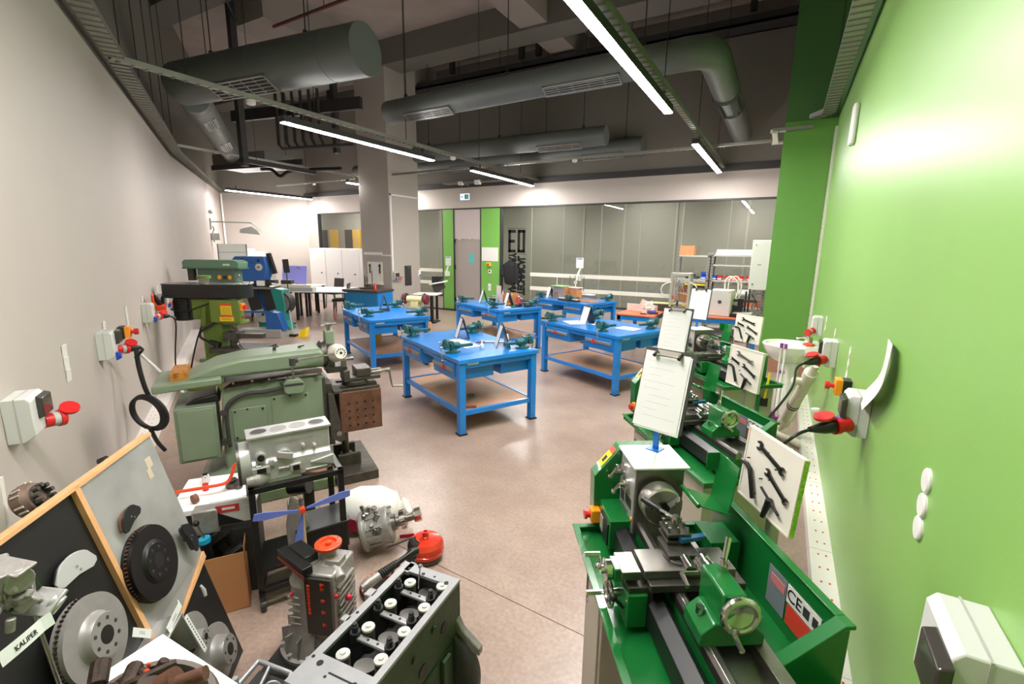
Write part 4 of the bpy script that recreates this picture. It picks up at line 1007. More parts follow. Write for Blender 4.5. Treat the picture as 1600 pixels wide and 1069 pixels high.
# wrench boards on steel posts
def spanner(L, w1, m, lab=None):
    mb = MB()
    mb.prism([(-L / 2 + w1 * .6, -.0075), (L / 2 - w1 * .6, -.0075), (L / 2 - w1 * .6, .0075), (-L / 2 + w1 * .6, .0075)], 'z', 0, .006)
    for s, k in ((-1, 1.0), (1, .85)):
        pts = []; r = w1 * k / 2; cx = s * (L / 2 - r)
        a0 = math.atan2(0, s) + R_(15)
        for i in range(19):
            a = a0 + R_(32) + (2 * PI - R_(64)) * i / 18; pts.append((cx + r * math.cos(a), r * math.sin(a)))
        q = r * .42
        ca, sa = math.cos(a0), math.sin(a0)
        e = [(q * .9, -q), (-q * .5, -q), (-q * .5, q), (q * .9, q)]
        pts += [(cx + x * ca - y * sa, y * ca + x * sa) for x, y in e]
        mb.prism(pts, 'z', 0, .007)
    return mb
def wrench_board(i, loc, rz, label, who):
    t = thing('tool_display_board', label, 'tool board', loc, rz, 'white wrench boards behind the lathes')
    W, Hh = .30, .27
    tilt = Matrix.Rotation(R_(-4), 4, 'Y')
    obj('steel_post', MB().b2((-.030, -.014, -loc[2]), (-.022, .014, .02)), GALV, t)
    obj('board', MB().b2((-.014, -W / 2, -Hh / 2), (.0, W / 2, Hh / 2)).xform(tilt), OFFW, t)
    obj('edge_trim', MB().b2((-.016, -W / 2 - .004, -Hh / 2 - .004), (.003, -W / 2 + .003, Hh / 2 + .004)).b2((-.016, W / 2 - .003, -Hh / 2 - .004), (.003, W / 2 + .004, Hh / 2 + .004)).b2((-.016, -W / 2, Hh / 2 - .003), (.003, W / 2, Hh / 2 + .004)).b2((-.016, -W / 2, -Hh / 2 - .004), (.003, W / 2, -Hh / 2 + .003)).xform(tilt), OFFW, t)
    if i == 0: obj('green_tape', MB().b2((-.016, W / 2 + .004, -Hh / 2), (.0, W / 2 + .0055, Hh / 2)).xform(tilt), mat('leaf_tape', S(150, 190, 60), .6, var=.4, vscale=90), t)
    pn = MB()
    for y, z in ((-.12, .02), (-.02, .085), (.02, .0), (-.03, -.02), (.04, .05), (-.05, -.09)): pn.cyl((0, y, z), (.012, y, z), .0025, n=6)
    obj('peg', pn.xform(tilt), BLACK, t)
    base = Matrix.Translation(loc) @ Matrix.Rotation(rz, 4, 'Z') @ tilt
    def hang(name, mb, m, y, z, r, lb, cat, grp, bev=.0008):
        Mx = base @ Matrix.Translation((.004, y, z)) @ Matrix(((0, 0, 1, 0), (1, 0, 0, 0), (0, 1, 0, 0), (0, 0, 0, 1))) @ Matrix.Rotation(R_(r), 4, 'Z')
        o = obj(name, mb, m, None, bev); o.matrix_world = Mx; tag(o, lb, cat, grp); return o
    g = 'wrenches hung on the white boards'
    hang('open_end_wrench', spanner(.175, .036, 0), STEEL if i == 1 else BLKM, .0, .075, -14, 'longest open-end wrench, at the top of the board %s' % who, 'wrench', g)
    hang('open_end_wrench', spanner(.15, .030, 0), BLKM, .055, -.005, -24, 'middle-sized open-end wrench, right of centre on the board %s' % who, 'wrench', g)
    if i: hang('open_end_wrench', spanner(.095, .022, 0), BLKM, -.085, .035, -16, 'smallest open-end wrench, left on the board %s' % who, 'wrench', g)
    hx = MB().tube([(-.055, .03, .012), (-.02, .03, .012), (.0, .02, .012), (.045, -.075, .012)], .009, 8)
    hang('bent_bar_wrench', hx, BLKM, -.085, -.03, 0, 'bent box wrench at the lower left of the board %s' % who, 'wrench', None)
    ky = MB().tube([(-.055, .03, .012), (.055, -.015, .012)], .005, 8).rings([((.0, .012, .012), .013), ((-.005, -.01, .012), .012), ((-.02, -.065, .012), .009)], 12)
    ck = hang('chuck_key', ky, BLKM, .05, -.07, 0, 'T-shaped chuck key at the lower right of the board %s' % who, 'chuck key', None)
    return t
WB = [(.15, 0), ]
wrench_board(0, (.035, 1.80, 1.105), R_(-146), 'white wrench board with green taped edge, nearest the camera', 'nearest the camera')
wrench_board(1, (-.16, 3.52, 1.10), R_(-136), 'middle one of the three white wrench boards', 'in the middle')
wrench_board(2, (-.245, 5.25, 1.12), R_(-126), 'farthest of the three white wrench boards, beside the stool', 'farthest from the camera')
# ================================================================ BACK RIGHT CORNER
def orange_bench(label, loc, rz, L, W):
    t = thing('work_table', label, 'table', loc, rz, 'orange-topped blue tables')
    obj('table_top', MB().b2((0, 0, .775), (L, W, .80)), OWOOD, t, .003)
    obj('apron', MB().b2((.03, .02, .70), (L - .03, .05, .775)).b2((.03, W - .05, .70), (L - .03, W - .02, .775)).b2((.02, .02, .70), (.05, W - .02, .775)).b2((L - .05, .02, .70), (L - .02, W - .02, .775)), BLUE, t)
    for x in (.02, L - .08):
        for y in (.02, W - .08): obj('leg', MB().b2((x, y, 0), (x + .06, y + .06, .775)), BLUE, t, .003)
    return t
orange_bench('small orange-topped blue table holding a white board and paper flowers', (-2.43, 7.88, 0), 0, .66, 1.15)
orange_bench('long orange-topped blue table in front of the grey shelves', (-1.68, 8.33, 0), R_(4), 1.44, .70)
def OT(x, y, z=.80):
    a = R_(4); return Vector((-1.68 + x * math.cos(a) - y * math.sin(a), 8.33 + x * math.sin(a) + y * math.cos(a), z))
tag(obj('white_board', MB().b2((-.28, -.01, 0), (.28, .01, .13)), mat('pinkish_white', S(232, 214, 206), .5), None, loc=(-2.12, 8.42, .80), rot=(0, 0, R_(-8))), 'low pinkish-white board standing on the small orange-topped table', 'board')
t = thing('paper_bundle', 'crumpled white paper bundle on the small orange-topped table', 'paper', (-1.98, 8.3, .80))
m = MB(); rnd = random.Random(5)
for k in range(9): m.box((rnd.uniform(-.09, .09), rnd.uniform(-.05, .05), .06 + rnd.uniform(0, .12)), (.10, .03, .09), (rnd.uniform(-.5, .5), rnd.uniform(-.5, .5), rnd.uniform(0, 3)))
m.b2((-.09, -.06, 0), (.09, .06, .06)); obj('sheets', m, mat('warm_paper', S(236, 222, 216), .7), t)
tag(obj('phone', MB().b2((-.05, -.03, 0), (.05, .03, .015)), BLACK, None, .003, loc=(-2.0, 8.06, .80)), 'small black box lying before the paper bundle', 'phone')
t = thing('tool_case', 'open black and yellow tool case behind the paper bundle', 'case', (-1.80, 8.75, .80)); obj('case', MB().b2((-.2, -.1, 0), (.17, .1, .13)), CHAR, t, .006); obj('rim', MB().b2((-.2, -.1, .13), (.17, .1, .145)), mat('rim_yellow', S(210, 200, 120), .5), t)
t = thing('hand_drill', 'blue and brown hand drill beside the paper bundle', 'drill', (-1.86, 8.1, .80)); obj('body', MB().rings([((-.08, 0, .04), .03), ((0, 0, .04), .035), ((.06, 0, .05), .03)], 14), mat('drill_blue', S(60, 70, 150), .5), t); obj('grip', MB().box((.07, 0, .03), (.06, .04, .05)), BRN, t, .006)
# test rig cage
t = thing('aluminium_rig', 'tall aluminium frame full of wires on the long orange-topped table', 'test rig', OT(.02, .10), R_(2))
W_, D_, H_ = .33, .33, .70
m = MB()
for x in (0, W_ - .04):
    for y in (0, D_ - .04): m.b2((x, y, 0), (x + .04, y + .04, H_))
for z in (0, H_ - .04):
    m.b2((0, 0, z), (W_, .04, z + .04)).b2((0, D_ - .04, z), (W_, D_, z + .04)).b2((0, 0, z), (.04, D_, z + .04)).b2((W_ - .04, 0, z), (W_, D_, z + .04))
obj('frame', m, mat('profile_alu', S(188, 188, 178), .4, .3), t, .002)
obj('wood_plate', MB().box((.18, .2, .42), (.16, .02, .1), (0, 0, 0)), BRN, t); obj('wood_plate', MB().box((.19, .12, .28), (.18, .02, .15), (.25, .2, 0)), CARD, t)
wm = MB(); rnd = random.Random(9)
for k in range(9):
    x = .06 + rnd.random() * .2; wm.tube([(x, .1, .66), (x + rnd.uniform(-.04, .04), .06, .5), (x + rnd.uniform(-.05, .05), .08, .35), (x + rnd.uniform(-.04, .04), .12, .22)], .004, 5, 4)
obj('cables', wm, GREYP, t); obj('base_block', MB().b2((.05, .05, .04), (.28, .28, .12)), STEEL, t); obj('piston', MB().cyl((.12, .15, .12), (.12, .15, .3), .018), CHAR, t)
obj('yellow_switch', MB().box((.24, .08, .16), (.05, .05, .04)), YEL, t, .006); obj('orange_switch', MB().box((.06, .02, .28), (.03, .03, .05)), ORANGE, t)
hs = MB().tube([(.02, 0, .55), (-.1, -.02, .5), (-.14, -.02, .4), (-.08, 0, .3), (.0, .0, .28)], .009, 8, 6).tube([(.33, 0, .55), (.42, -.02, .5), (.45, 0, .4), (.35, 0, .3)], .009, 8, 6)
obj('hose', hs, WHITE, t)
# white printer box
t = thing('white_machine_box', 'white box-shaped machine with round black emblem on the long orange-topped table', 'machine', OT(.66, .22), R_(-6))
obj('housing', MB().b2((0, 0, .0), (.34, .32, .44)), mat('printer_white', S(212, 208, 208), .35), t, .012)
obj('side_panel', MB().b2((.335, .02, .02), (.345, .30, .42)), OFFW, t); obj('screws', MB().cyl((.03, -.003, .41), (.03, 0, .41), .008, n=8).cyl((.31, -.003, .41), (.31, 0, .41), .008, n=8), CHAR, t)
em = MB().torus((.17, -.003, .24), (0, 1, 0), .026, .004, 18, 6).box((.17, -.004, .25), (.045, .004, .01)).box((.17, -.004, .235), (.04, .004, .01)).box((.17, -.004, .22), (.03, .004, .008))
obj('emblem', em, BLACK, t); obj('hose', MB().tube([(.2, .15, .43), (.2, .16, .6), (.28, .18, .66), (.38, .2, .58), (.4, .2, .45), (.38, .18, .3)], .012, 8, 6).tube([(.24, .2, .43), (.26, .22, .62), (.36, .24, .66), (.44, .24, .52), (.42, .24, .3)], .010, 8, 6), OFFW, t)
t = thing('desktop_printer', 'black open-frame desktop 3D printer at the right end of the long orange-topped table', '3D printer', OT(1.22, .30), R_(-4))
obj('base', MB().b2((-.2, -.17, 0), (.2, .17, .05)), BLACK, t, .004); obj('upright', MB().b2((-.03, .1, .05), (-.005, .13, .42)).b2((.02, .1, .05), (.045, .13, .46)), BLACK, t)
obj('gantry', MB().b2((-.2, .06, .24), (.16, .1, .28)), CHAR, t); obj('print_head', MB().b2((-.12, .0, .18), (-.04, .08, .30)), BLACK, t, .004); obj('plate', MB().b2((-.16, -.15, .06), (.12, .1, .075)), GREYP, t)
obj('cables', MB().tube([(.03, .1, .4), (.12, .05, .3), (.1, .0, .15), (.18, -.05, .1)], .006, 6, 5).tube([(.05, .12, .42), (.15, .1, .25), (.2, .0, .12)], .006, 6, 5), BLACK, t)
tag(obj('black_unit', MB().b2((-.08, -.1, 0), (.1, .1, .16)).b2((-.1, -.12, .16), (.12, .12, .18)), BLACK, None, .004, loc=OT(1.09, .42)), 'black power unit between the white machine and the 3D printer', 'power unit')
tag(obj('gripper_tool', MB().tube([(0, 0, 0), (-.05, 0, .12), (-.1, 0, .22)], .014, 8), DSTEEL, None, loc=OT(.56, .12, .80)), 'grey bent bar standing between the rig and the white machine', 'bar')
# shelving
def shelf_unit(label, x0, x1, zs, y0=10.72, y1=11.16, H=1.84):
    t = thing('shelving_unit', label, 'shelves', (0, 0, 0), 0, 'grey metal shelving units')
    for x in (x0, x1 - .04):
        for y in (y0, y1 - .04):
            ps = MB().b2((x, y, 0), (x + .04, y + .004, H)).b2((x, y, 0), (x + .004, y + .04, H)); ps.use(1)
            for k in range(int(H / .06)): ps.b2((x + .014, y - .001, .04 + k * .06), (x + .026, y, .065 + k * .06))
            obj('upright', ps, [GALV, CHAR], t)
    for z in zs: obj('shelf', MB().b2((x0, y0, z - .03), (x1, y0 + .004, z)).b2((x0, y0, z - .004), (x1, y1, z)).b2((x0, y1 - .004, z - .03), (x1, y1, z)), GREYP, t)
shelf_unit('left grey metal shelving unit with a cardboard box on top', -2.02, -1.36, (.3, .75, 1.06, 1.28, 1.78))
shelf_unit('right grey metal shelving unit with red bins', -1.32, -.28, (.3, .75, 1.02, 1.28, 1.60, 1.80))
t = thing('cardboard_box', 'brown cardboard box on top of the left shelving unit', 'box', (-1.98, 10.78, 1.78)); obj('box', MB().b2((0, 0, 0), (.29, .3, .20)), CARD, t, .003); obj('flap', MB().box((.14, .05, .205), (.18, .08, .008), (.1, 0, .1)), BRN, t)
for i in range(2): tag(obj('white_tube', MB().b2((-1.25, 10.78 + i * .1, 1.802 + i * .0), (-.36, 10.84 + i * .1, 1.86 + i * .05)), WHITE, None, .004), 'long white bar on top of the right shelving unit, the %s one' % ('front', 'rear')[i], 'bar', 'white bars on the right shelving unit')
def bin_(x, z, m, lb):
    t = thing('storage_bin', lb, 'bin', (x, 10.78, z), 0, 'small storage bins on the shelves')
    obj('tub', MB().prism([(0, 0), (0, .05), (.06, .09), (.14, .09), (.14, 0)], 'x', -.05, .05), m, t, .003); obj('label_strip', MB().b2((-.04, -.003, .012), (.04, 0, .035)), WHITE, t)
names = ['leftmost', 'second', 'third', 'fourth', 'rightmost']
for i, x in enumerate((-1.14, -.98, -.86, -.74, -.58)): bin_(x, 1.282, RED, '%s of the five red bins on the right shelving unit' % names[i])
bin_(-1.25, 1.282, SBLUE, 'blue bin at the left end of the row of red bins'); bin_(-1.46, 1.282, SBLUE, 'blue bin at the right end of the left shelving unit')
tag(obj('blue_bin_upper', MB().b2((-.05, 0, 0), (.05, .1, .06)), SBLUE, None, .004, loc=(-1.46, 10.8, 1.375)), 'small blue box stacked on the blue bin of the left shelving unit', 'box')
tag(obj('black_tool_bag', MB().b2((-.14, 0, 0), (.12, .2, .06)).b2((-.04, .05, .05), (.04, .12, .1)), CHAR, None, .012, loc=(-1.68, 10.8, 1.282)), 'black tool bag on the middle shelf of the left shelving unit', 'bag')
t = thing('yellow_tool_case', 'black case with yellow top on the lower shelf of the left shelving unit', 'case', (-1.62, 10.76, 1.062)); obj('case', MB().b2((-.2, 0, 0), (.22, .3, .08)), BLACK, t, .006); obj('lid', MB().b2((-.2, 0, .08), (.22, .3, .12)), YEL, t, .006)
tag(obj('brown_case', MB().b2((-.16, 0, 0), (.16, .2, .06)), BRN, None, .006, loc=(-1.0, 10.8, 1.022)), 'dark brown case behind the hoses on the right shelving unit', 'case')
tag(obj('wooden_box', MB().b2((-.15, 0, 0), (.15, .2, .12)), OWOOD, None, .003, loc=(-.5, 10.78, .752)), 'orange-brown box on the lower shelf of the right shelving unit', 'box')
tag(obj('paper_stack', MB().b2((-.13, 0, 0), (.13, .2, .08)), PAPER, None, .002, loc=(-.62, 10.76, 1.022)), 'white paper stack on the right shelving unit, left of the electrical cabinet', 'paper')
# electrical cabinet
t = thing('electrical_cabinet', 'pale grey-green electrical cabinet fixed beside the green return wall', 'cabinet', (-.57, 10.55, 1.12))
CB = mat('cabinet_paint', S(190, 198, 184), .4)
obj('body', MB().b2((0, 0, 0), (.62, .15, .98)), CB, t, .004); d = obj('door', MB().b2((.01, -.02, .01), (.61, 0, .97)), CB, t, .004)
obj('lock', MB().cyl((.07, -.035, .88), (.07, -.02, .88), .014).cyl((.07, -.035, .12), (.07, -.02, .12), .014), CHROME, d); obj('maker_mark', MB().b2((.12, -.022, .50), (.15, -.02, .51)).b2((.155, -.022, .50), (.19, -.02, .51)).b2((.13, -.022, .485), (.18, -.02, .49)), CHAR, d)
obj('wall_post', MB().b2((.1, .15, -1.12), (.14, .19, .98)).b2((.5, .15, -1.12), (.54, .19, .98)), GALV, t)
# stool
t = thing('black_stool', 'round black workshop stool behind the farthest lathe', 'stool', (-.72, 8.0, 0))
obj('seat', MB().lathe((0, 0, .55), (0, 0, 1), [(.15, 0), (.17, .015), (.17, .03), (.15, .045)], 28), BLACK, t)
obj('column', MB().cyl((0, 0, .1), (0, 0, .55), .025).cyl((0, 0, .1), (0, 0, .3), .035), BLACK, t)
obj('height_lever', MB().tube([(0, 0, .53), (.12, -.06, .5), (.16, -.08, .46)], .008), BLACK, t)
for k in range(5):
    a = k * 2 * PI / 5; l = obj('base_leg', MB().tube([(0, 0, .11), (.26 * math.cos(a), .26 * math.sin(a), .07)], .02, 8), BLACK, t); obj('castor', MB().cyl((.26 * math.cos(a) - .012, .26 * math.sin(a), .03), (.26 * math.cos(a) + .012, .26 * math.sin(a), .03), .03, n=14), CHAR, l)
t = thing('round_chair_base', 'dark round seat near the foot of the stool', 'stool', (-.45, 7.75, 0))
obj('seat', MB().lathe((0, 0, .38), (0, 0, 1), [(.16, 0), (.2, .02), (.19, .04), (.1, .05)], 28), CHAR, t); obj('column', MB().cyl((0, 0, .05), (0, 0, .38), .03), BLACK, t)
obj('base_leg', MB().cyl((0, 0, 0), (0, 0, .05), .15), BLACK, t)
# lathe 2 extras: small towel bucket & yellow brush behind
t = thing('yellow_brush', 'yellow-handled brush leaning at the end of the farthest lathe', 'brush', (-.02, 4.55, .55)); obj('handle', MB().cyl((0, 0, .06), (.02, .02, .30), .010), YEL, t); obj('bristles', MB().b2((-.03, -.015, 0), (.03, .02, .07)), BLACK, t)
obj('hook', MB().b2((-.06, -.02, -.55), (-.03, .0, .1)), LGREEN, t)

# ================================================================ GREEN WALL
GW = lambda y, z: (XR, y, z)
t = thing('emergency_light', 'small white rounded emergency light high on the green wall', 'light', GW(5.6, 3.05)); obj('housing', MB().box((-.025, 0, 0), (.05, .14, .36)), WHITE, t, .02)
s = boxsocket('white socket box farthest along the green wall, above the washbasin', GW(6.25, 1.06), PI, 1.2); blue_socket(s, .03, -.06); red_socket(s, .12, -.03, cover=False)
s = boxsocket('white socket box above the grey pipe on the green wall, with plugged black cable', GW(4.55, 1.07), PI, 1.1); blue_socket(s, .03, -.07); flap(s, -.03, .06)
def plug_cable(t, o, d, end, sag, r=.009):
    p = obj('black_plug', MB().rings([(o, .032), (o + d * .05, .030), (o + d * .1, .02), (o + d * .13, .013)], 16), BLACK, t)
    obj('power_cable', MB().tube([o + d * .12, o + d * .22 + Vector((0, 0, -.03))] + [Vector(q) for q in sag] + [Vector(end)], r, 8, 8), BLACK, p)
def towards(t, y, z, dirv):
    d = Vector(dirv).normalized(); o = Vector((.09, y, z))
    obj('red_socket', MB().lathe(o - d * .01, d, [(.036, 0), (.034, .06), (.041, .062), (.041, .085)], 20), RED, t)
    n = Vector((.25, .2, .9)).normalized(); c = o + d * .14 + Vector((0, 0, .055)); cp_ = obj('hinged_cap', MB().cyl(c, c + n * .012, .045, n=20).tube([c - d * .03, o + d * .07 + Vector((0, 0, .035))], .012, 8), RED, t)
    return o + d * .085, d, cp_
o, d, _ = towards(s, .09, -.03, (.6, .8, -.05)); plug_cable(s, o, d, (.62, 1.25, -.50), [(.3, .6, -.18), (.45, .95, -.36)])
s = boxsocket('white socket box in the middle of the green wall with a large red plug', GW(2.85, 1.08), PI, 1.0); blue_socket(s, -.04, -.06); flap(s, .05, .06)
o, d, cp_ = towards(s, .09, -.03, (.75, .65, -.05)); plug_cable(s, o, d, (.5, -.1, -1.0), [(.42, .25, -.25), (.5, .1, -.6)], .008); obj('cap_label', MB().cyl((.235, .19, .045), (.237, .19, .058), .018), WHITE, cp_)
s = boxsocket('white socket box in the bottom right corner of the photo with a red capped socket', GW(1.14, 1.06), PI, 1.1); flap(s, .06, .05)
o, d, cp_ = towards(s, .09, -.06, (.65, .75, .0)); obj('cap_label', MB().box((.215, .20, .008), (.03, .03, .003), (.1, .2, .3)), WHITE, cp_); obj('yellow_latch', MB().ball((.12, .1, .0), .012), YEL, s)
t = thing('emergency_button', 'orange and black emergency stop with red knob on the green wall', 'button', GW(3.52, 1.06)); obj('base', MB().b2((-.045, -.05, -.05), (0, .05, .05)), BLACK, t, .004); obj('front', MB().b2((-.085, -.05, -.05), (-.045, .05, .05)), ORNG, t, .004); obj('knob', MB().cyl((-.11, 0, 0), (-.085, 0, 0), .014).cyl((-.135, 0, 0), (-.11, 0, 0), .025), RED, t)
# curled tape and paper
def diamonds(y, z0, z1, n, lb):
    m = MB(); h = (z1 - z0) / n
    for k in range(n):
        zc = z0 + h * (k + .5)
        m.prism([(y - .035, zc), (y, zc - h * .5), (y + .035, zc), (y, zc + h * .5)], 'x', -.0035, 0)
    tag(obj('wall_sticker', m, WHITE, None, loc=(XR, 0, 0)), lb, 'sticker')
diamonds(5.82, 1.06, 1.24, 2, 'white zigzag sticker right of the farthest socket box'); diamonds(4.85, 1.14, 1.25, 1, 'white diamond sticker above the second socket box'); diamonds(3.78, 1.04, 1.28, 3, 'white zigzag sticker above the orange emergency stop')
m = MB(); n = 15; vs = []
ea = spline([Vector(q) for q in ((XR - .012, 2.60, 1.523), (XR - .02, 2.55, 1.444), (XR - .02, 2.63, 1.337), (XR - .03, 2.95, 1.16))], 5)
eb = spline([Vector(q) for q in ((XR - .03, 2.39, 1.530), (XR - .045, 2.33, 1.438), (XR - .05, 2.38, 1.331), (XR - .06, 2.62, 1.175))], 5)
for a_, b_ in zip(ea, eb): vs += [tuple(a_), tuple(b_)]
m.add(vs + [(a + .0015, b, c) for a, b, c in vs], [(2 * i, 2 * i + 1, 2 * i + 3, 2 * i + 2) for i in range(n)] + [(2 * i + 2 * n + 2, 2 * i + 2 * n + 4, 2 * i + 2 * n + 5, 2 * i + 2 * n + 3) for i in range(n)])
tag(obj('curled_paper', m, WHITE), 'long curled white paper strip on the green wall above the middle socket box', 'paper strip')
for k, (z, q) in enumerate(((1.225, 'top'), (1.145, 'middle'), (1.072, 'bottom'))):
    tag(obj('wall_disc', MB().lathe((XR, 1.757 - .004 * k, z), (-1, 0, 0), [(.038, 0), (.038, .006), (.034, .010)], 28), WHITE), '%s one of three white round discs on the green wall' % q, 'disc', 'white discs on the green wall')
# washbasin
t = thing('washbasin', 'white porcelain washbasin on a pedestal at the end of the green wall', 'washbasin', (.16, 6.25, 0))
bs = MB(); prof = [(.05, .60), (.14, .64), (.21, .70), (.25, .78), (.27, .83), (.26, .845), (.235, .84), (.21, .79), (.12, .74), (.02, .735)]
vs = []; N = 36
for r, z in prof:
    for k in range(N):
        a = 2 * PI * k / N; vs.append((max(-.9, r * math.cos(a) * 1.05), r * math.sin(a) * 1.0, z))
bs.add(vs, [(i * N + k, i * N + (k + 1) % N, (i + 1) * N + (k + 1) % N, (i + 1) * N + k) for i in range(len(prof) - 1) for k in range(N)] + [tuple(reversed(range(N))), tuple(range((len(prof) - 1) * N, len(prof) * N))])
bs.b2((.15, -.25, .76), (.285, .25, .86)); obj('basin', bs, PORC, t, 0)
obj('pedestal', MB().lathe((.03, 0, 0), (0, 0, 1), [(.11, 0), (.115, .02), (.095, .2), (.09, .5), (.11, .66)], 28), PORC, t)
tp_ = obj('tap', MB().cyl((.2, 0, .86), (.2, 0, .93), .022).tube([(.2, 0, .91), (.12, 0, .93), (.06, 0, .91)], .012, 10, 3).tube([(.2, 0, .93), (.13, .02, .99)], .009), CHROME, t)
tag(obj('red_sponge', MB().torus((.34, 6.12, .872), (0, 0, 1), .05, .012, 20, 8), ORANGE), 'orange-red ring lying on the rim of the washbasin', 'ring')
for k, (x, y) in enumerate(((.08, 5.93), (.12, 5.9))):
    t = thing('thin_pipe', 'slim white pipe with purple caps before the washbasin, %s one' % ('left', 'right')[k], 'pipe', (x, y, 0), 0, 'slim white pipes with purple caps')
    obj('pipe', MB().cyl((0, 0, .05), (0, 0, .84), .012), WHITE, t); obj('cap', MB().cyl((0, 0, .84), (0, 0, .89), .017), mat('purple', S(150, 60, 150), .4), t)
    obj('bracket', MB().b2((-.02, .0, .55), (.02, .03, .58)).b2((-.03, -.03, 0), (.03, .03, .05)), mat('purple', S(150, 60, 150), .4), t)
t = thing('purple_box', 'small purple and white carton on the floor behind the grey pipe', 'carton', (.0, 5.75, 0), .4); obj('carton', MB().b2((-.07, -.08, 0), (.07, .08, .16)), mat('purple_card', S(170, 70, 160), .5), t, .003); obj('white_side', MB().b2((-.075, -.06, .02), (-.07, .06, .14)), WHITE, t)
# drain pipes
t = thing('drain_pipe', 'thick pale drain pipe leaning against the green wall', 'pipe', (0, 0, 0))
a, b = Vector((.18, 5.35, .18)), Vector((.31, 4.76, .84)); u = (b - a).normalized()
pm = MB().cyl(a, b, .050, n=28); 
obj('main_tube', pm, PVC, t)
obj('socket_end', MB().cyl(a - u * .02, a + u * .07, .060, n=28).cyl(b - u * .05, b + u * .03, .058, n=28), PVC, t)
obj('reducer', MB().rings([(b + u * .03, .05), (b + u * .07, .034), (b + u * .14, .028)], 24), PVC, t)
obj('side_branch', MB().cyl(b - u * .14, b - u * .14 + Vector((-.10, -.06, .02)), .035).cyl(b - u * .14 + Vector((-.10, -.06, .02)), b - u * .14 + Vector((-.105, -.063, .021)), .027), PVC, t)
obj('pipe_clamp', MB().cyl(a + u * .32, a + u * .335, .054, n=28).cyl(a + u * .36, a + u * .372, .054, n=28), CHAR, t)
t = thing('floor_drain_pipe', 'white pipe elbow and run lying on the floor under the thick drain pipe', 'pipe', (0, 0, 0))
obj('pipe', MB().rings([(a - u * .02, .04), (a - u * .1, .036), (Vector((.07, 5.35, .05)), .034)], 18).tube([(-.12, 5.38, .05), (.1, 5.33, .05), (.36, 5.1, .05)], .032, 14), PVC, t)
obj('coupling', MB().cyl((.06, 5.34, .05), (.14, 5.32, .05), .04).cyl((.28, 5.17, .05), (.33, 5.13, .05), .04), PVC, t)
t = thing('long_floor_pipe', 'white square duct with orange tip lying along the foot of the green wall', 'pipe', (0, 0, 0)); obj('pipe', MB().box((.21, 4.25, .05), (.055, 1.35, .05), (0, 0, R_(-3))), PVC, t, .01); obj('tip', MB().cyl((.17, 4.9, .06), (.17, 4.98, .07), .022), ORANGE, t)
# ================================================================ LEFT WALL FITTINGS
LROT = R_(149.8 - 90)          # local +x out of the left wall
def lsock(t_, z, label, cover=True, s=1.1):
    s_ = boxsocket(label, LW(t_, z), LROT, s)
    return s_
def lplug(s, end, sag, r=.010, withcap=True, wire=True):
    d = Vector((.75, .65, -.1)).normalized(); o = Vector((.09, .07, -.04))
    obj('red_socket', MB().lathe(o - d * .01, d, [(.036, 0), (.034, .06), (.041, .062), (.041, .085)], 20), RED, s)
    obj('socket_label', MB().cyl(o + d * .025, o + d * .05, .0358, n=20), GREYP, s)
    if withcap:
        c = o + d * .11 + Vector((0, -.02, .045)); n = Vector((.35, -.5, .8)).normalized(); obj('hinged_cap', MB().cyl(c, c + n * .012, .040, n=20).tube([o + d * .06 + Vector((0, -.01, .035)), c], .012, 8), RED, s)
    if wire:
        p = obj('black_plug', MB().rings([(o + d * .08, .03), (o + d * .13, .028), (o + d * .17, .016)], 14), BLACK, s)
        obj('power_cable', MB().tube([o + d * .16] + [Vector(q) for q in sag] + [Vector(end)], r, 8, 8), BLACK, p)
s = lsock(4.04, 1.08, 'grey socket box at the left edge of the photo with a red socket'); lplug(s, 0, 0, wire=False, withcap=True); flap(s, .03, .06)
s = lsock(5.72, 1.11, 'grey socket box with blue socket and coiled black hose below'); blue_socket(s, -.04, -.07); flap(s, .06, .07)
lplug(s, (.16, .28, -.16), [(.22, .24, -.09)], .012)
s = lsock(7.72, 1.11, 'grey socket box with an orange-red plug block on top'); blue_socket(s, -.05, -.06)
lplug(s, (.16, .95, -.98), [(.26, .3, -.15), (.2, .45, -.55), (.16, .65, -.85)], .009)
t = thing('plug_adaptor', 'open orange-red plug block with black plugs beside the grey socket box', 'plug', LW(7.98, 1.15, .08), LROT)
obj('block', MB().box((.05, .06, .0), (.10, .14, .07), (.2, .1, .2)), ORANGE, t, .008); obj('lid', MB().box((.0, -.04, .10), (.02, .1, .13), (.2, 0, 0)), ORANGE, t, .006); obj('black_plug', MB().rings([((.05, .03, .03), .025), ((.03, .0, .1), .028), ((.02, -.01, .15), .012)], 12).rings([((.07, .09, .03), .02), ((.08, .06, .1), .022), ((.09, .05, .14), .01)], 12), BLACK, t)
s = lsock(9.05, 1.11, 'farthest grey socket box on the left wall, beside the drill press motor'); blue_socket(s, -.04, -.05); red_socket(s, .1, -.04, cover=False)
t = thing('emergency_button', 'orange and black emergency stop with red knob on the grey left wall', 'button', LW(6.42, 1.11), LROT); obj('base', MB().b2((0, -.06, -.055), (.045, .06, .055)), BLACK, t, .004); obj('front', MB().b2((.045, -.05, -.05), (.085, .05, .05)), ORNG, t, .004); obj('knob', MB().cyl((.085, 0, 0), (.11, 0, 0), .016).cyl((.11, 0, 0), (.14, 0, 0), .028), RED, t)
def ltape(t_, z0, z1, lb, n=3):
    m = MB(); h = (z1 - z0) / n
    for k in range(n): m.box((.006, 0, z0 + h * (k + .5)), (.006, .075, h * .98), (0, .05, 0))
    m.box((.004, 0, (z0 + z1) / 2), (.006, .06, z1 - z0))
    tag(obj('wall_sticker', m, WHITE, None, loc=LW(t_), rot=(0, 0, LROT)), lb, 'sticker')
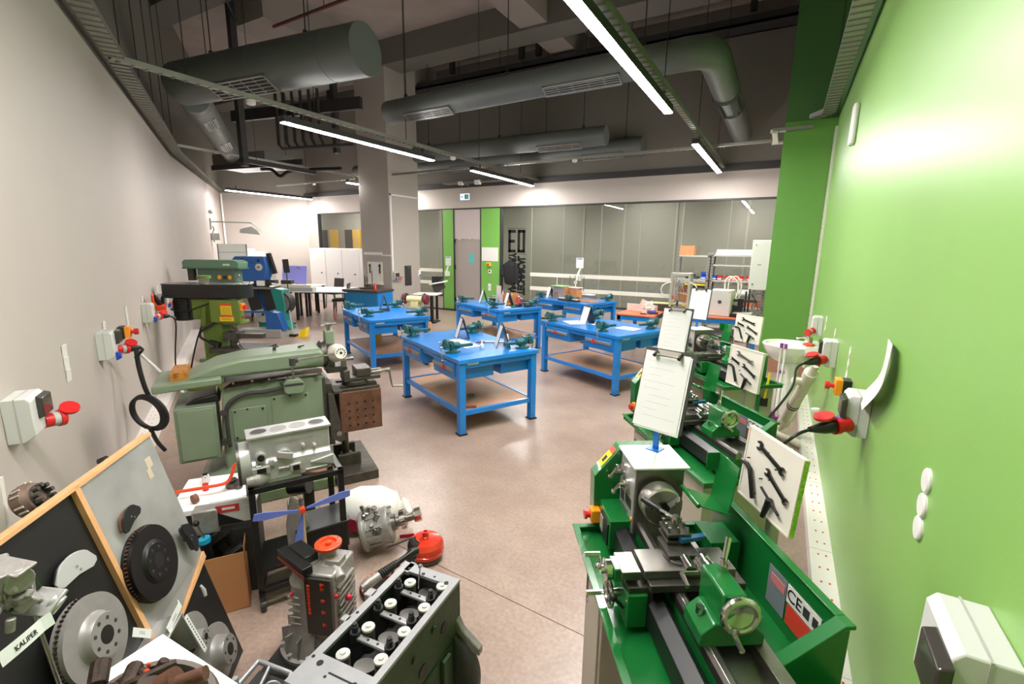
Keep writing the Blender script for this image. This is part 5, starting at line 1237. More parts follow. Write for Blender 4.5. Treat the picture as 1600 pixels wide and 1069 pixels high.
ltape(4.9, 1.05, 1.28, 'white vertical sticker strip left of the middle socket box on the grey wall'); ltape(5.93, 1.20, 1.28, 'short white sticker above the middle socket box on the grey wall', 1)
ltape(6.83, 1.10, 1.30, 'white sticker strip above the orange emergency stop on the grey wall'); ltape(7.75, 1.24, 1.31, 'small white sticker above the socket box with the plug block', 1); ltape(9.0, 1.24, 1.33, 'small white sticker left of the black belt cover', 1)
# coiled hose
t = thing('coiled_cable', 'thick black coiled cable hanging on the grey left wall', 'cable', LW(6.12, .42, .14), LROT)
cl = MB()
for k in range(3): cl.torus((.02 + .012 * k, .0, .0), (.62, .78, .15), .15 + .008 * k, .017, 36, 8)
obj('coil', cl, RUBBER, t); obj('tail', MB().tube([(.02, -.02, .62), (.02, -.04, .45), (.04, -.04, .25), (.06, .02, .12)], .019, 8, 4).tube([(.03, -.02, -.13), (.06, .02, -.28), (.1, .08, -.40)], .018, 8, 4), RUBBER, t)
obj('cable_tie', MB().torus((.03, .0, .16), (1, 0, 0), .03, .003, 14, 6), WHITE, t)
t = thing('white_rod', 'long thin white conduit leaning from the wall socket down behind the shaper', 'rod', (0, 0, 0)); q0 = LW(6.1, 1.02, .14); obj('conduit', MB().cyl(q0, (-4.75, 2.32, .25), .013, n=12), WHITE, t)

# ================================================================ GREEN SHAPER  (local x along the ram, y to its back, z up)
SH = thing('metal_shaper', 'large pale green metal shaping machine in the left middle', 'shaper', (-3.50, 1.42, 0), R_(59.6))
t = SH
obj('base_plate', MB().b2((.20, -.05, 0), (1.06, .60, .09)).b2((.12, .05, 0), (.25, .55, .05)), mat('shaper_base', S(88, 104, 74), .5, .1, var=.2, vscale=12), t, .01)
obj('column', MB().prism([(.33, .06), (1.02, .06), (1.04, .3), (1.04, .90), (.36, .90), (.33, .6)], 'y', .08, .52), SGREEN, t, .015)
obj('front_casting', MB().prism([(.14, .10), (1.0, .10), (1.0, .26), (.9, .30), (.55, .34), (.2, .22)], 'y', .03, .55), SGREEN, t, .02)
cb = obj('motor_cabinet', MB().b2((.06, .05, .38), (.31, .50, .78)), SGREEN, t, .006); obj('cabinet_door', MB().b2((.08, .038, .40), (.29, .05, .765)), SGREEN, cb, .004); obj('hinge', MB().box((.35, .03, .5), (.05, .03, .04)).box((.35, .03, .72), (.04, .03, .03)), CHAR, cb); obj('cable_hood', MB().prism([(.12, .78), (.34, .78), (.32, .84), (.18, .82)], 'y', .12, .36), BLKM, cb, .01)
obj('inspection_cover', MB().b2((.40, .072, .48), (.62, .081, .72)), SGREEN, t, .006); obj('inspection_cover', MB().b2((.66, .072, .50), (.92, .081, .78)), SGREEN, t, .006)
bl = MB()
for x, z in ((.42, .50), (.42, .70), (.60, .70), (.60, .50), (.50, .71), (.68, .52), (.90, .76), (.68, .76), (.79, .77)): bl.cyl((x, .066, z), (x, .074, z), .008, n=10)
obj('cover_screws', bl, BLACK, t)
obj('way_strip', MB().prism([(.36, .885), (.42, .93), (1.03, .93), (1.03, .955), (.36, .925)], 'y', .045, .10), mat('strip_brown', S(112, 96, 86), .4, .5, var=.1), t, .002)
bl = MB()
for x in (.43, .55, .66, .78, .90, 1.0): bl.cyl((x, .036, .925), (x, .047, .925), .009, n=10)
for x in (.40, .50, .62, .74, .84, .98): bl.cyl((x, .06, .885), (x, .082, .885), .012, n=10)
obj('gib_bolts', bl, STEEL, t)
rm = MB().prism([(.10, .955), (.33, 1.06), (.50, 1.09), (1.02, 1.105), (1.06, 1.09), (1.06, .955)], 'y', .10, .44)
obj('ram', rm, SGREEN, t, .03); obj('ram_tail', MB().prism([(-.04, .905), (.36, .925), (.36, .975), (-.04, .96)], 'y', .04, .50), SGREEN, t, .01)
obj('oily_pad', MB().b2((.06, .12, .965), (.16, .40, 1.02)), mat('oily_wood', S(168, 110, 40), .5, var=.5, vscale=30), t)
kn = MB()
for x, h in ((.72, .03), (.90, .02)): kn.cyl((x, .25, 1.085), (x, .25, 1.095 + h), .012, n=12).tube([(x, .25, 1.09 + h), (x + .03, .22, 1.10 + h)], .005)
obj('ram_clamps', kn, DSTEEL, t)
# round oil cup / white dial head
hd = obj('tool_head', MB().lathe((1.04, .27, 1.03), (1, 0, 0), [(.10, 0), (.11, .01), (.11, .05), (.09, .06)], 28).b2((1.08, .20, .90), (1.15, .34, 1.12)).b2((1.08, .18, .88), (1.24, .36, .93)), DSTEEL, t, .004)
obj('head_slide', MB().b2((1.09, .21, 1.08), (1.16, .33, 1.22)), SGREEN, hd, .008)
obj('head_crank', MB().cyl((1.125, .27, 1.2), (1.125, .27, 1.26), .016).cyl((1.125, .27, 1.255), (1.125, .27, 1.275), .03).tube([(1.06, .24, 1.265), (1.125, .27, 1.265), (1.19, .30, 1.27)], .010).cyl((1.19, .30, 1.27), (1.19, .30, 1.30), .008), STEEL, hd)
obj('crank_grip', MB().rings([((1.19, .30, 1.29), .010), ((1.19, .30, 1.33), .014), ((1.19, .30, 1.36), .010)], 12), BRN, hd)
ld = obj('lamp_shade', MB().lathe((1.17, .10, 1.06), (.1, -1, .2), [(.06, -.13), (.075, -.10), (.07, -.04), (.052, .0), (.047, .05), (.045, .055)], 28), mat('lamp_white', S(228, 222, 214), .35), t)
hm = MB()
for k in range(12): a = k * PI / 6; hm.cyl((1.175 + .032 * math.cos(a), .042, 1.071 + .032 * math.sin(a)), (1.175 + .032 * math.cos(a), .05, 1.071 + .032 * math.sin(a)), .005, n=8)
hm.cyl((1.175, .038, 1.071), (1.175, .045, 1.071), .010, n=8); obj('vent_holes', hm, BLACK, ld)
obj('lamp_arm', MB().tube([(.82, .02, .90), (.82, .02, 1.055)], .009).tube([(.82, .02, 1.055), (1.14, .06, 1.065)], .009), STEEL, t); obj('arm_joint', MB().cyl((.82, .0, 1.02), (.82, .0, 1.075), .022).cyl((.80, .01, 1.055), (.86, .01, 1.055), .018), CHAR, t)
obj('switch_box', MB().prism([(.77, .80), (.87, .80), (.89, .83), (.89, .88), (.86, .91), (.78, .91), (.75, .88), (.75, .83)], 'y', .0, .08), SGREEN, t, .006); obj('switch_rim', MB().b2((.755, -.004, .865), (.885, .08, .88)), CHAR, t)
obj('conduit_pipe', MB().tube([(.76, .04, .85), (.62, .055, .83), (.52, .055, .835), (.42, .055, .80), (.37, .05, .72), (.37, .05, .45)], .014, 10, 5), CHAR, t)
obj('cross_rail', MB().b2((1.04, .10, .30), (1.10, .52, .82)).b2((1.02, .08, .35), (1.05, .12, .88)), DSTEEL, t, .004)
tb = obj('box_table', MB().b2((1.14, .03, .41), (1.47, .42, .745)), RUST, t, .004)
hm = MB()
for i in range(4):
    for j in range(4): hm.cyl((1.21 + i * .063, .026, .465 + j * .062), (1.21 + i * .063, .032, .465 + j * .062), .009, n=12)
obj('table_holes', hm, BLACK, tb)
obj('table_slots', MB().b2((1.10, .03, .745), (1.16, .42, .77)).b2((1.14, .06, .745), (1.47, .10, .765)).b2((1.14, .16, .745), (1.47, .28, .765)).b2((1.14, .34, .745), (1.47, .41, .765)), DSTEEL, tb, .003)
obj('saddle', MB().prism([(1.06, .38), (1.13, .33), (1.17, .35), (1.138, .52), (1.1, .75), (1.06, .75)], 'y', .04, .40), DSTEEL, t, .004); obj('feed_knob', MB().cyl((1.12, .01, .42), (1.12, .04, .42), .02), STEEL, t)
vi = thing('machine_vise', 'dark machine vise with crank clamped on the shaper table', 'vise', (-3.50, 1.42, 0), R_(59.6)); 
obj('swivel_base', MB().cyl((1.30, .22, .765), (1.30, .22, .80), .105, n=32), DSTEEL, vi, .003); obj('body', MB().b2((1.20, .14, .80), (1.50, .30, .835)).b2((1.20, .13, .80), (1.25, .31, .90)), DSTEEL, vi, .006)
obj('moving_jaw', MB().b2((1.30, .13, .835), (1.42, .31, .905)), DSTEEL, vi, .006); obj('guide_rod', MB().cyl((1.40, .18, .85), (1.52, .18, .85), .012).cyl((1.40, .26, .85), (1.53, .26, .85), .012), STEEL, vi)
obj('crank', MB().cyl((1.5, .22, .845), (1.60, .22, .845), .012).cyl((1.56, .22, .845), (1.60, .22, .845), .018).tube([(1.595, .22, .845), (1.60, .2, .76), (1.61, .19, .70), (1.70, .19, .69)], .009, 8), STEEL, vi)
tag(obj('cutting_bit', MB().b2((1.20, .2, .905), (1.24, .24, .97)).cyl((1.16, .22, .975), (1.30, .22, .98), .014), STEEL, None, .003, loc=(-3.50, 1.42, 0), rot=(0, 0, R_(59.6))), 'steel tool holder on the vise jaw of the shaper', 'tool holder')
obj('front_foot', MB().b2((1.065, -.06, .0), (1.40, .62, .08)).b2((1.12, .12, .07), (1.30, .16, .18)).b2((1.12, .36, .07), (1.30, .40, .18)).b2((1.16, .2, .07), (1.26, .33, .13)), mat('cast_dark', S(70, 64, 56), .5, .4, var=.3, vscale=20, bump=.3), t, .006)
obj('jack_screw', MB().cyl((1.20, .26, .13), (1.20, .26, .45), .03), DSTEEL, t)

# ================================================================ MILLING DRILL (black belt cover)
t = thing('milling_drill', 'green milling drill with a long black belt cover beside the left wall', 'milling machine', (-6.50, 3.42, 0), R_(29.65))
obj('column', MB().prism([(-.14, 0), (.14, 0), (.12, .95), (.10, 1.3), (-.12, 1.3), (-.13, .95)], 'y', -.1, .12), DGREEN, t, .01)
obj('base', MB().b2((-.3, -.3, 0), (.35, .3, .14)), DGREEN, t, .01)
pf = []
for k in range(13): a = PI / 2 + PI * k / 12; pf.append((-.50 + .12 * math.cos(a), .14 * math.sin(a)))
for k in range(13): a = -PI / 2 + PI * k / 12; pf.append((.38 + .12 * math.cos(a), .14 * math.sin(a)))
pf = [(x, y * 1.25) for x, y in pf]
cv = MB().prism(pf, 'z', 1.205, 1.385); obj('belt_cover', cv, BLACK, t, .012)
rim = MB().prism([(x * 1.008, y * 1.03) for x, y in pf], 'z', 1.375, 1.387).prism([(x * 1.008, y * 1.03) for x, y in pf], 'z', 1.235, 1.245); obj('cover_rim', rim, mat('rim_dark', S(46, 46, 48), .25), t)
obj('spindle_cap', MB().cyl((-.1, 0, 1.385), (-.1, 0, 1.45), .062, n=28), STEEL, t); obj('spindle_cap_top', MB().cyl((-.1, 0, 1.45), (-.1, 0, 1.49), .082, n=28), DGREEN, t)
mt = MB().cyl((-.40, 0, .90), (-.40, 0, 1.2), .115, n=28); obj('motor', mt, BLACK, t, .01)
fn = MB()
for k in range(20): a = k * PI / 10; fn.box((-.40 + .117 * math.cos(a), .117 * math.sin(a), 1.06), (.014, .004, .22), (0, 0, a))
obj('motor_fins', fn, BLACK, t); obj('motor_mount', MB().b2((-.30, -.06, .92), (-.24, .06, 1.2)), CHAR, t)
hd = obj('head', MB().prism([(-.24, .92), (.15, .92), (.15, 1.205), (-.24, 1.205)], 'y', -.11, .14), DGREEN, t, .02)
pnl = obj('control_panel', MB().b2((.06, -.20, .90), (.44, -.10, 1.19)), DGREEN, t, .006)
obj('warning_label', MB().b2((.20, -.204, .99), (.34, -.2, 1.12)).b2((.18, -.204, .92), (.36, -.2, .975)), YEL, pnl); obj('warning_header', MB().b2((.20, -.205, 1.12), (.34, -.2, 1.15)).b2((.18, -.205, .975), (.36, -.2, 1.0)), mat('label_orange', S(214, 80, 30), .5), pnl)
pm = MB()
for k in range(5): pm.b2((.215, -.2055, 1.01 + k * .02), (.325, -.204, 1.014 + k * .02))
pm.b2((.2, -.2055, .94), (.34, -.204, .944)).b2((.2, -.2055, .955), (.32, -.204, .959)); obj('label_print', pm, BRN, pnl)
obj('stop_switch', MB().b2((.44, -.19, 1.05), (.48, -.12, 1.15)), ORNG, pnl, .006); obj('stop_knob', MB().cyl((.48, -.155, 1.1), (.51, -.155, 1.1), .03).cyl((.45, -.155, .97), (.47, -.155, .97), .015), RED, pnl)
obj('lever_arm', MB().prism([(-.06, 1.08), (-.02, 1.10), (-.04, .85), (-.12, .84)], 'y', -.16, -.14).cyl((-.04, -.17, 1.06), (-.04, -.14, 1.06), .02), DGREEN, t, .004)
obj('quill', MB().lathe((.24, 0, .92), (0, 0, -1), [(.07, 0), (.075, .03), (.05, .04), (.03, .07), (.035, .10), (.02, .14)], 24), STEEL, t)
obj('quill_flange', MB().b2((.14, -.12, .86), (.38, .12, .90)), DGREEN, t, .006)
obj('work_lamp', MB().tube([(.10, -.16, .9), (.02, -.2, .84), (-.08, -.22, .78), (-.08, -.22, .70), (.04, -.22, .64)], .016, 8, 6).rings([((.02, -.22, .65), .03), ((.10, -.22, .62), .045), ((.14, -.22, .60), .05)], 16), BLACK, t)
obj('lamp_lens', MB().cyl((.14, -.22, .60), (.145, -.22, .598), .045), CHROME, t)
obj('vise_on_table', MB().b2((.16, -.15, .66), (.34, .05, .76)).b2((.30, -.12, .68), (.66, -.02, .74)).cyl((.24, -.05, .56), (.24, -.05, .68), .05), DSTEEL, t, .004)
obj('cross_table', MB().b2((-.0, -.22, .50), (.70, .16, .56)).b2((.1, -.1, .40), (.5, .1, .5)), DSTEEL, t, .004)
obj('long_lever', MB().tube([(.38, -.2, .62), (.50, -.26, .52)], .014).ball((.38, -.2, .62), .018), CHROME, t)
obj('stand', MB().b2((-.02, -.16, .14), (.5, .2, .42)), DGREEN, t, .01)
obj('power_cables', MB().tube([(-.1, -.14, .86), (-.2, -.16, .6), (-.3, -.2, .2), (-.34, -.22, .0)], .010, 8, 6).tube([(-.3, -.12, 1.02), (-.1, -.14, 1.1), (.05, -.14, 1.15)], .008, 8, 5).torus((-.42, 0, 1.04), (.1, 0, 1), .135, .01, 28, 6), BLACK, t)
obj('guide_rail', MB().cyl((.12, .12, .2), (.12, .12, .9), .02).cyl((.18, .14, .2), (.18, .14, .9), .02), STEEL, t)
# grey-green drill press behind
t = thing('drill_press', 'grey-green drill press behind the black belt cover', 'drill press', (-8.0, 4.22, 0), R_(29.65))
t.scale = (.78, .78, .97)
obj('belt_cover', MB().prism([(-.46, 1.57), (.66, 1.57), (.68, 1.66), (.60, 1.70), (-.42, 1.70), (-.47, 1.66)], 'y', -.18, .18), GGREEN, t, .01); obj('cover_label', MB().b2((.36, -.184, 1.61), (.50, -.18, 1.64)), mat('pale_label', S(200, 205, 190), .5), t)
obj('cover_lip', MB().b2((-.47, -.19, 1.555), (.68, .19, 1.575)), mat('lip_green', S(70, 96, 80), .4), t)
obj('head', MB().b2((-.2, -.14, 1.3), (.56, .14, 1.56)), mat('press_dark', S(74, 100, 84), .4), t, .01); obj('yellow_button', MB().cyl((.25, -.16, 1.42), (.25, -.14, 1.42), .035).cyl((.46, -.16, 1.42), (.46, -.14, 1.42), .035), ORNG, t); obj('black_dial', MB().cyl((.36, -.17, 1.42), (.36, -.14, 1.42), .03), BLACK, t)
obj('column', MB().cyl((-.1, .05, .06), (-.1, .05, 1.55), .05), STEEL, t); obj('base', MB().b2((-.3, -.25, 0), (.4, .25, .06)), GGREEN, t, .01); obj('rear_motor', MB().cyl((-.4, 0, 1.36), (-.4, 0, 1.56), .08), CHAR, t)
obj('table', MB().b2((.0, -.2, .82), (.5, .2, .86)), DSTEEL, t, .004); obj('spindle', MB().cyl((.34, 0, 1.05), (.34, 0, 1.3), .03), STEEL, t); obj('feed_handles', MB().tube([(.56, -.1, 1.4), (.66, -.16, 1.46)], .012).tube([(.56, -.1, 1.4), (.68, -.12, 1.36)], .012), CHROME, t)
# blue bandsaw
t = thing('band_saw', 'tall blue band saw with black side panels behind the drill press', 'band saw', (-9.3, 5.8, 0), R_(29.65))
up = MB().prism([(-.42, 1.16), (.18, 1.16), (.24, 1.3), (.27, 1.45), (.24, 1.66), (-.36, 1.66), (-.42, 1.6)], 'y', -.14, .14); hw = obj('upper_wheel_case', up, DBLUE, t, .02)
obj('wheel_boss', MB().cyl((.12, -.16, 1.45), (.12, -.14, 1.45), .07, n=28), GREYP, hw); obj('centre_nut', MB().cyl((.12, -.17, 1.45), (.12, -.16, 1.45), .02), BRN, hw); obj('vent_holes', MB().cyl((.12, -.146, 1.58), (.12, -.14, 1.58), .028).cyl((-.2, -.146, 1.57), (-.2, -.14, 1.57), .05).cyl((-.01, -.148, 1.54), (-.01, -.14, 1.54), .01), BLACK, hw)
obj('blade_guard', MB().box((.31, 0, 1.52), (.08, .08, .42), (0, R_(-14), 0)), BLACK, t, .004)
fr = MB().prism([(-.10, .72), (-.0, .72), (.22, .06), (.10, .06)], 'y', -.05, .05); fr = MB().box((.06, 0, .80), (.08, .1, .8), (0, R_(-15), 0))
obj('frame', fr, DBLUE, t, .006)
obj('side_panel', MB().box((-.08, -.1, .84), (.24, .01, .54), (0, R_(-12), 0)), BLACK, t); obj('side_panel', MB().box((.22, -.1, .84), (.20, .01, .54), (0, R_(-12), 0)), BLACK, t)
obj('lower_bar', MB().b2((-.6, -.12, .52), (.28, -.06, .56)), DBLUE, t, .004); obj('lower_case', MB().prism([(.14, .16), (.50, .16), (.40, .52), (.14, .56)], 'y', -.12, .12), DBLUE, t, .01); obj('pedestal', MB().b2((-.4, -.15, 0), (.45, .15, .18)), mat('pedestal_grey', S(150, 148, 144), .5), t, .01)
obj('table', MB().b2((-.05, -.25, 1.02), (.36, .2, 1.06)), STEEL, t, .004); obj('guide', MB().b2((.05, -.16, 1.08), (.2, -.08, 1.18)), OFFW, t); obj('guide_block', MB().b2((.22, -.14, 1.08), (.3, -.06, 1.2)), BLACK, t)
# teal sander / disc
t = thing('disc_sander', 'teal machine with grey disc guard and yellow pedal', 'sander', (-10.0, 6.55, 0), R_(29.65))
obj('body', MB().prism([(-.30, .0), (.42, .0), (.30, .2), (.34, .5), (.3, .9), (-.2, 1.0), (-.3, .9)], 'y', -.16, .16), TEALM, t, .02)
obj('belt_guard', MB().prism([(-.16 + .17 * math.cos(R_(a)), .34 + .17 * math.sin(R_(a))) for a in range(60, 301, 15)] + [(.1, .22), (.22, .38), (.1, .48)], 'y', -.22, -.17), GREYP, t, .006)
obj('hub', MB().cyl((-.14, -.235, .36), (-.14, -.22, .36), .03), CHAR, t); obj('grinding_disc', MB().cyl((.2, -.12, .6), (.2, .12, .6), .26, n=36), CHAR, t, .01); obj('disc_face', MB().cyl((.2, -.126, .6), (.2, -.12, .6), .22, n=36), STEEL, t)
obj('top_bracket', MB().b2((-.28, -.12, .98), (.05, .1, 1.04)).prism([(-.05, 1.0), (.12, .84), (.16, .9), (.02, 1.1)], 'y', -.12, -.1), GREYP, t)
pd = thing('foot_pedal', 'yellow foot pedal with grey rod in front of the teal machine', 'pedal', (-8.75, 6.2, 0), R_(29.65)); obj('pedal', MB().prism([(-.02, .0), (.2, .0), (.24, .2), (.1, .14), (.06, .03)], 'y', -.08, .08), YEL, pd, .006); obj('base', MB().b2((-.15, -.05, 0), (.0, .05, .05)), BLACK, pd); obj('rod', MB().cyl((-.08, 0, .05), (-.12, 0, .55), .014), GREYP, pd)
# things behind: dark monitor stand, benches
t = thing('dark_sign_stand', 'dark rectangular sign on a thin pole behind the teal machine', 'sign', (-10.3, 7.15, 0), R_(29.65)); obj('pole', MB().cyl((0, 0, 0), (0, 0, 1.3), .012).cyl((0, 0, 0), (0, 0, .02), .12), CHAR, t); obj('plate', MB().box((0, 0, 1.40), (.14, .02, .32), (0, R_(-4), 0)), CHAR, t)
t = thing('white_wall_panel', 'tall white panel leaning on the left wall behind the drill press', 'panel', (-12.55, 6.85, 0), R_(-28)); obj('panel', MB().b2((0, 0, 0), (.03, .62, 1.9)), WHITE, t, .003); obj('dark_edge', MB().b2((.0, -.02, 0), (.035, 0, 1.9)).b2((.0, .62, 0), (.035, .64, 1.9)), CHAR, t); obj('seam', MB().b2((.03, 0, 1.68), (.033, .62, 1.70)), GREYP, t)
# white low cabinets against slanted wall
def slant(x, z=0, off=0):
    d = (C3 - C2).normalized(); n = Vector((d.y, -d.x, 0)); p = C2 + d * x + n * off; return Vector((p.x, p.y, z))
SROT = math.atan2((C3 - C2).y, (C3 - C2).x)
t = thing('white_cupboard', 'white cupboard with a lighter box on top against the slanted wall', 'cupboard', slant(.05, 0, .5), SROT); obj('body', MB().b2((0, 0, 0), (1.25, .45, 1.66)), WHITE, t, .006); obj('top_box', MB().b2((.02, .02, 1.66), (.9, .43, 1.76)), WHITE, t, .006)
obj('door', MB().b2((.02, -.015, .1), (.62, 0, 1.58)), WHITE, t, .003); obj('door', MB().b2((.64, -.015, .1), (1.23, 0, 1.58)), OFFW, t, .003)
# tall white lockers
t = thing('locker_cabinet', 'row of tall white lockers below the far window', 'lockers', (-14.15, 10.75, 0))
obj('body', MB().b2((0, 0, 0), (3.2, .5, 1.80)), WHITE, t, .006)
for k in range(4):
    d = obj('locker_door', MB().b2((.02 + k * .8, -.02, .05), (.79 + k * .8, 0, 1.77)), WHITE, t, .004); obj('lock', MB().b2((.56 + k * .8, -.035, .96), (.62 + k * .8, -.02, 1.0)), CHAR, d, .003)
t = thing('lilac_board', 'lilac foam board standing on the white table before the lockers', 'board', (-12.6, 9.0, .745), R_(30)); obj('board', MB().box((0, 0, .27), (.72, .02, .55), (R_(-14), 0, 0)), LILAC, t)
obj('dark_mark', MB().box((.14, -.02, .48), (.1, .01, .02), (0, .4, 0)), CHAR, t)
# white tables
def white_table(label, x, y, rz, L=1.4, W=.7):
    t = thing('white_table', label, 'table', (x, y, 0), R_(rz), 'white tables with black legs at far left')
    obj('table_top', MB().b2((-L / 2, -W / 2, .715), (L / 2, W / 2, .74)), WHITE, t, .004)
    for a in (-1, 1):
        for b in (-1, 1): obj('leg', MB().b2((a * (L / 2 - .08) - .025, b * (W / 2 - .06) - .025, 0), (a * (L / 2 - .08) + .025, b * (W / 2 - .06) + .025, .715)), BLACK, t)
    obj('cross_bar', MB().b2((-L / 2 + .08, -.02, .66), (L / 2 - .08, .02, .70)), BLACK, t)
white_table('front white table with black legs, behind the left blue workbench', -10.3, 8.2, 30)
white_table('white table holding the black equipment stacks in the far left group', -11.57, 7.46, 30); white_table('white table next to the pillar in the far left group', -10.68, 8.86, 30); white_table('white table holding the small cups in the far left group', -11.95, 8.12, 30); white_table('rearmost white table with the lilac board, in front of the lockers', -12.4, 8.95, 30)
def chair(label, x, y, rz, m=CHAR):
    t = thing('office_chair', label, 'chair', (x, y, 0), R_(rz), 'dark chairs around the white tables')
    obj('seat', MB().box((0, 0, .45), (.44, .42, .06)), m, t, .02); obj('backrest', MB().box((0, .2, .72), (.42, .04, .36), (R_(-8), 0, 0)), m, t, .02)
    for a in (-1, 1):
        for b in (-1, 1): obj('leg', MB().cyl((a * .19, b * .18, 0), (a * .17, b * .16, .43), .014), BLACK, t)
    return t
chair('dark chair pushed to the rear white table before the lockers', -12.0, 9.9, 0); chair('dark chair beside the pillar behind the blue tool cabinet', -10.6, 9.95, 0); chair('dark chair behind the teal machine', -11.3, 7.1, 200); chair('dark chair between the front white table and the blue tool cabinet', -10.35, 8.75, -50)
for k, (x, y, lb) in enumerate(((-11.45, 7.5, 'left'), (-11.15, 7.75, 'right'))): 
    t = thing('laptop_stack', 'black and white equipment stack on the white table, %s one' % lb, 'equipment', (x, y, .74), R_(30), 'equipment stacks on the white tables'); obj('lower_unit', MB().b2((-.15, -.12, 0), (.15, .12, .12)), BLACK, t, .004); obj('upper_unit', MB().b2((-.14, -.11, .12), (.14, .11, .16)), WHITE, t, .004); obj('top_unit', MB().b2((-.13, -.1, .16), (.13, .1, .26)), CHAR, t, .004)
t = thing('white_sheet_stand', 'white upright sheet behind the dark sign', 'sheet', (-12.2, 8.0, .745), R_(30)); obj('sheet', MB().box((0, 0, .22), (.28, .01, .42), (R_(-8), 0, 0)), PAPER, t)
rnd = random.Random(4)
for k, (nm, m_) in enumerate((('small_jar', GREYP), ('yellow_cup', YEL), ('white_cup', WHITE), ('red_cup', RED))): tag(obj(nm, MB().cyl((0, 0, 0), (0, 0, .1), .04), m_, None, loc=(-12.1 + k * .17, 8.10 + k * .09, .74)), '%s among the clutter on the middle white table' % nm.replace('_', ' '), 'cup')
tag(obj('long_box', MB().b2((-.45, -.08, 0), (.45, .08, .07)), OFFW, None, .004, loc=(-10.80, 7.72, .83), rot=(0, 0, R_(25))), 'long white box sticking out in front of the front white table', 'box')
tag(obj('long_box', MB().b2((-.5, -.1, 0), (.5, .1, .09)), GREYP, None, .004, loc=(-10.80, 7.72, .741), rot=(0, 0, R_(25))), 'long grey box under the long white box on the front white table', 'box')
# emergency shower on the wall
FR = R_(144.65 - 90)
d2 = (C2 - BEND).normalized(); n2 = Vector((d2.y, -d2.x, 0)); sp = BEND + d2 * 4.5
t = thing('projector_arm', 'wall-mounted projector on a short arm high on the far left wall', 'projector', (sp.x, sp.y, 0), FR)
obj('arm', MB().b2((0, -.02, 2.50), (1.05, .02, 2.54)), GREYP, t); obj('wall_plate', MB().b2((0, -.08, 2.3), (.04, .08, 2.62)), GREYP, t); obj('projector_body', MB().prism([(.72, 2.22), (1.25, 2.18), (1.2, 2.3), (1.05, 2.42), (.75, 2.34)], 'y', -.15, .15), GREYP, t, .01); obj('strut', MB().tube([(1.05, 0, 2.52), (1.3, 0, 2.25)], .014), GREYP, t)
obj('speaker_box', MB().b2((.0, -.12, 2.0), (.22, .12, 2.2)), GREYP, t, .02); obj('cable', MB().tube([(.06, 0, 2.4), (.08, 0, 2.3), (.04, 0, 2.2), (.06, 0, 1.95)], .012, 8, 3), BLACK, t); obj('camera_ball', MB().ball((.05, 0, 2.80), .06), GREYP, t)

# blue tool cabinet by the pillar and grinder
t = thing('tool_cabinet', 'blue tool cabinet with dark worktop against the pillar', 'cabinet', (-9.15, 8.62, 0), R_(8))
t.scale = (.82, .9, .88)
obj('body', MB().b2((-.65, -.35, .1), (.62, .35, .86)), mat('cabinet_blue', S(36, 118, 172), .4), t, .006); obj('worktop', MB().b2((-.68, -.38, .86), (.65, .38, .92)), mat('dark_top', S(72, 60, 56), .5), t, .004); obj('end_panel', MB().b2((.62, -.33, .12), (.632, .33, .84)), BLUE, t); obj('plinth', MB().b2((-.6, -.3, 0), (.58, .3, .1)), BLACK, t); obj('door_lock', MB().cyl((.0, -.36, .5), (.0, -.35, .5), .012), CHAR, t)
t = thing('steel_fittings', 'grey steel test stand on the blue tool cabinet', 'fixture', (-9.2, 8.65, .812)); obj('rods', MB().cyl((-.1, 0, 0), (-.1, 0, .34), .015).cyl((-.04, .02, 0), (-.04, .02, .3), .012).cyl((.16, 0, 0), (.16, 0, .46), .010), DSTEEL, t); obj('base', MB().b2((-.2, -.1, 0), (.1, .1, .03)).cyl((.02, 0, .03), (.02, 0, .12), .06), DSTEEL, t)
tag(obj('red_bottle', MB().lathe((0, 0, 0), (0, 0, 1), [(.04, 0), (.04, .1), (.02, .13), (.02, .16)], 14), RED, None, loc=(-8.85, 8.55, .812)), 'small red bottle on the right side of the blue tool cabinet', 'bottle')
gp = Vector((-5.95, 6.75, 0))
t = thing('bench_grinder', 'bench grinder with dark red wheels on a grey stand beside the left workbench', 'grinder', (gp.x, gp.y, 0), R_(15))
obj('stand', MB().b2((-.14, -.12, 0), (.14, .12, .78)), mat('stand_grey', S(142, 142, 140), .4), t, .006); obj('body', MB().cyl((-.16, 0, .92), (.16, 0, .92), .065, n=24).b2((-.08, -.06, .78), (.08, .06, .88)), mat('grinder_cream', S(214, 200, 150), .45), t, .006)
obj('grinding_wheel', MB().cyl((-.25, 0, .92), (-.20, 0, .92), .10, n=32), mat('wheel_red', S(120, 34, 44), .6), t, .004); obj('grinding_wheel', MB().cyl((.20, 0, .92), (.25, 0, .92), .095, n=32), mat('wheel_red', S(120, 34, 44), .6), t, .004)
obj('wheel_guard', MB().torus((-.19, 0, .92), (1, 0, 0), .10, .02, 20, 8, 0, PI).torus((.19, 0, .92), (1, 0, 0), .10, .02, 20, 8, 0, PI), CHAR, t)
t = thing('folding_table', 'white folding desk with black chair arm between the pillar and the door', 'desk', (-7.75, 9.25, 0), R_(20))
t.scale = (.75, .8, 1)
obj('desk_top', MB().b2((-.42, -.3, .70), (.42, .3, .74)), WHITE, t, .02); obj('leg', MB().b2((.1, -.04, 0), (.2, .04, .7)), BLACK, t); obj('leg', MB().b2((-.3, -.03, 0), (-.24, .03, .7)), BLACK, t); obj('foot_bar', MB().b2((-.35, -.25, 0), (.35, .25, .03)), BLACK, t)
t = thing('desk_chair', 'black and white tablet chair behind the bench grinder', 'chair', (-7.85, 9.75, 0), R_(30))
t.scale = (.75, .8, 1)
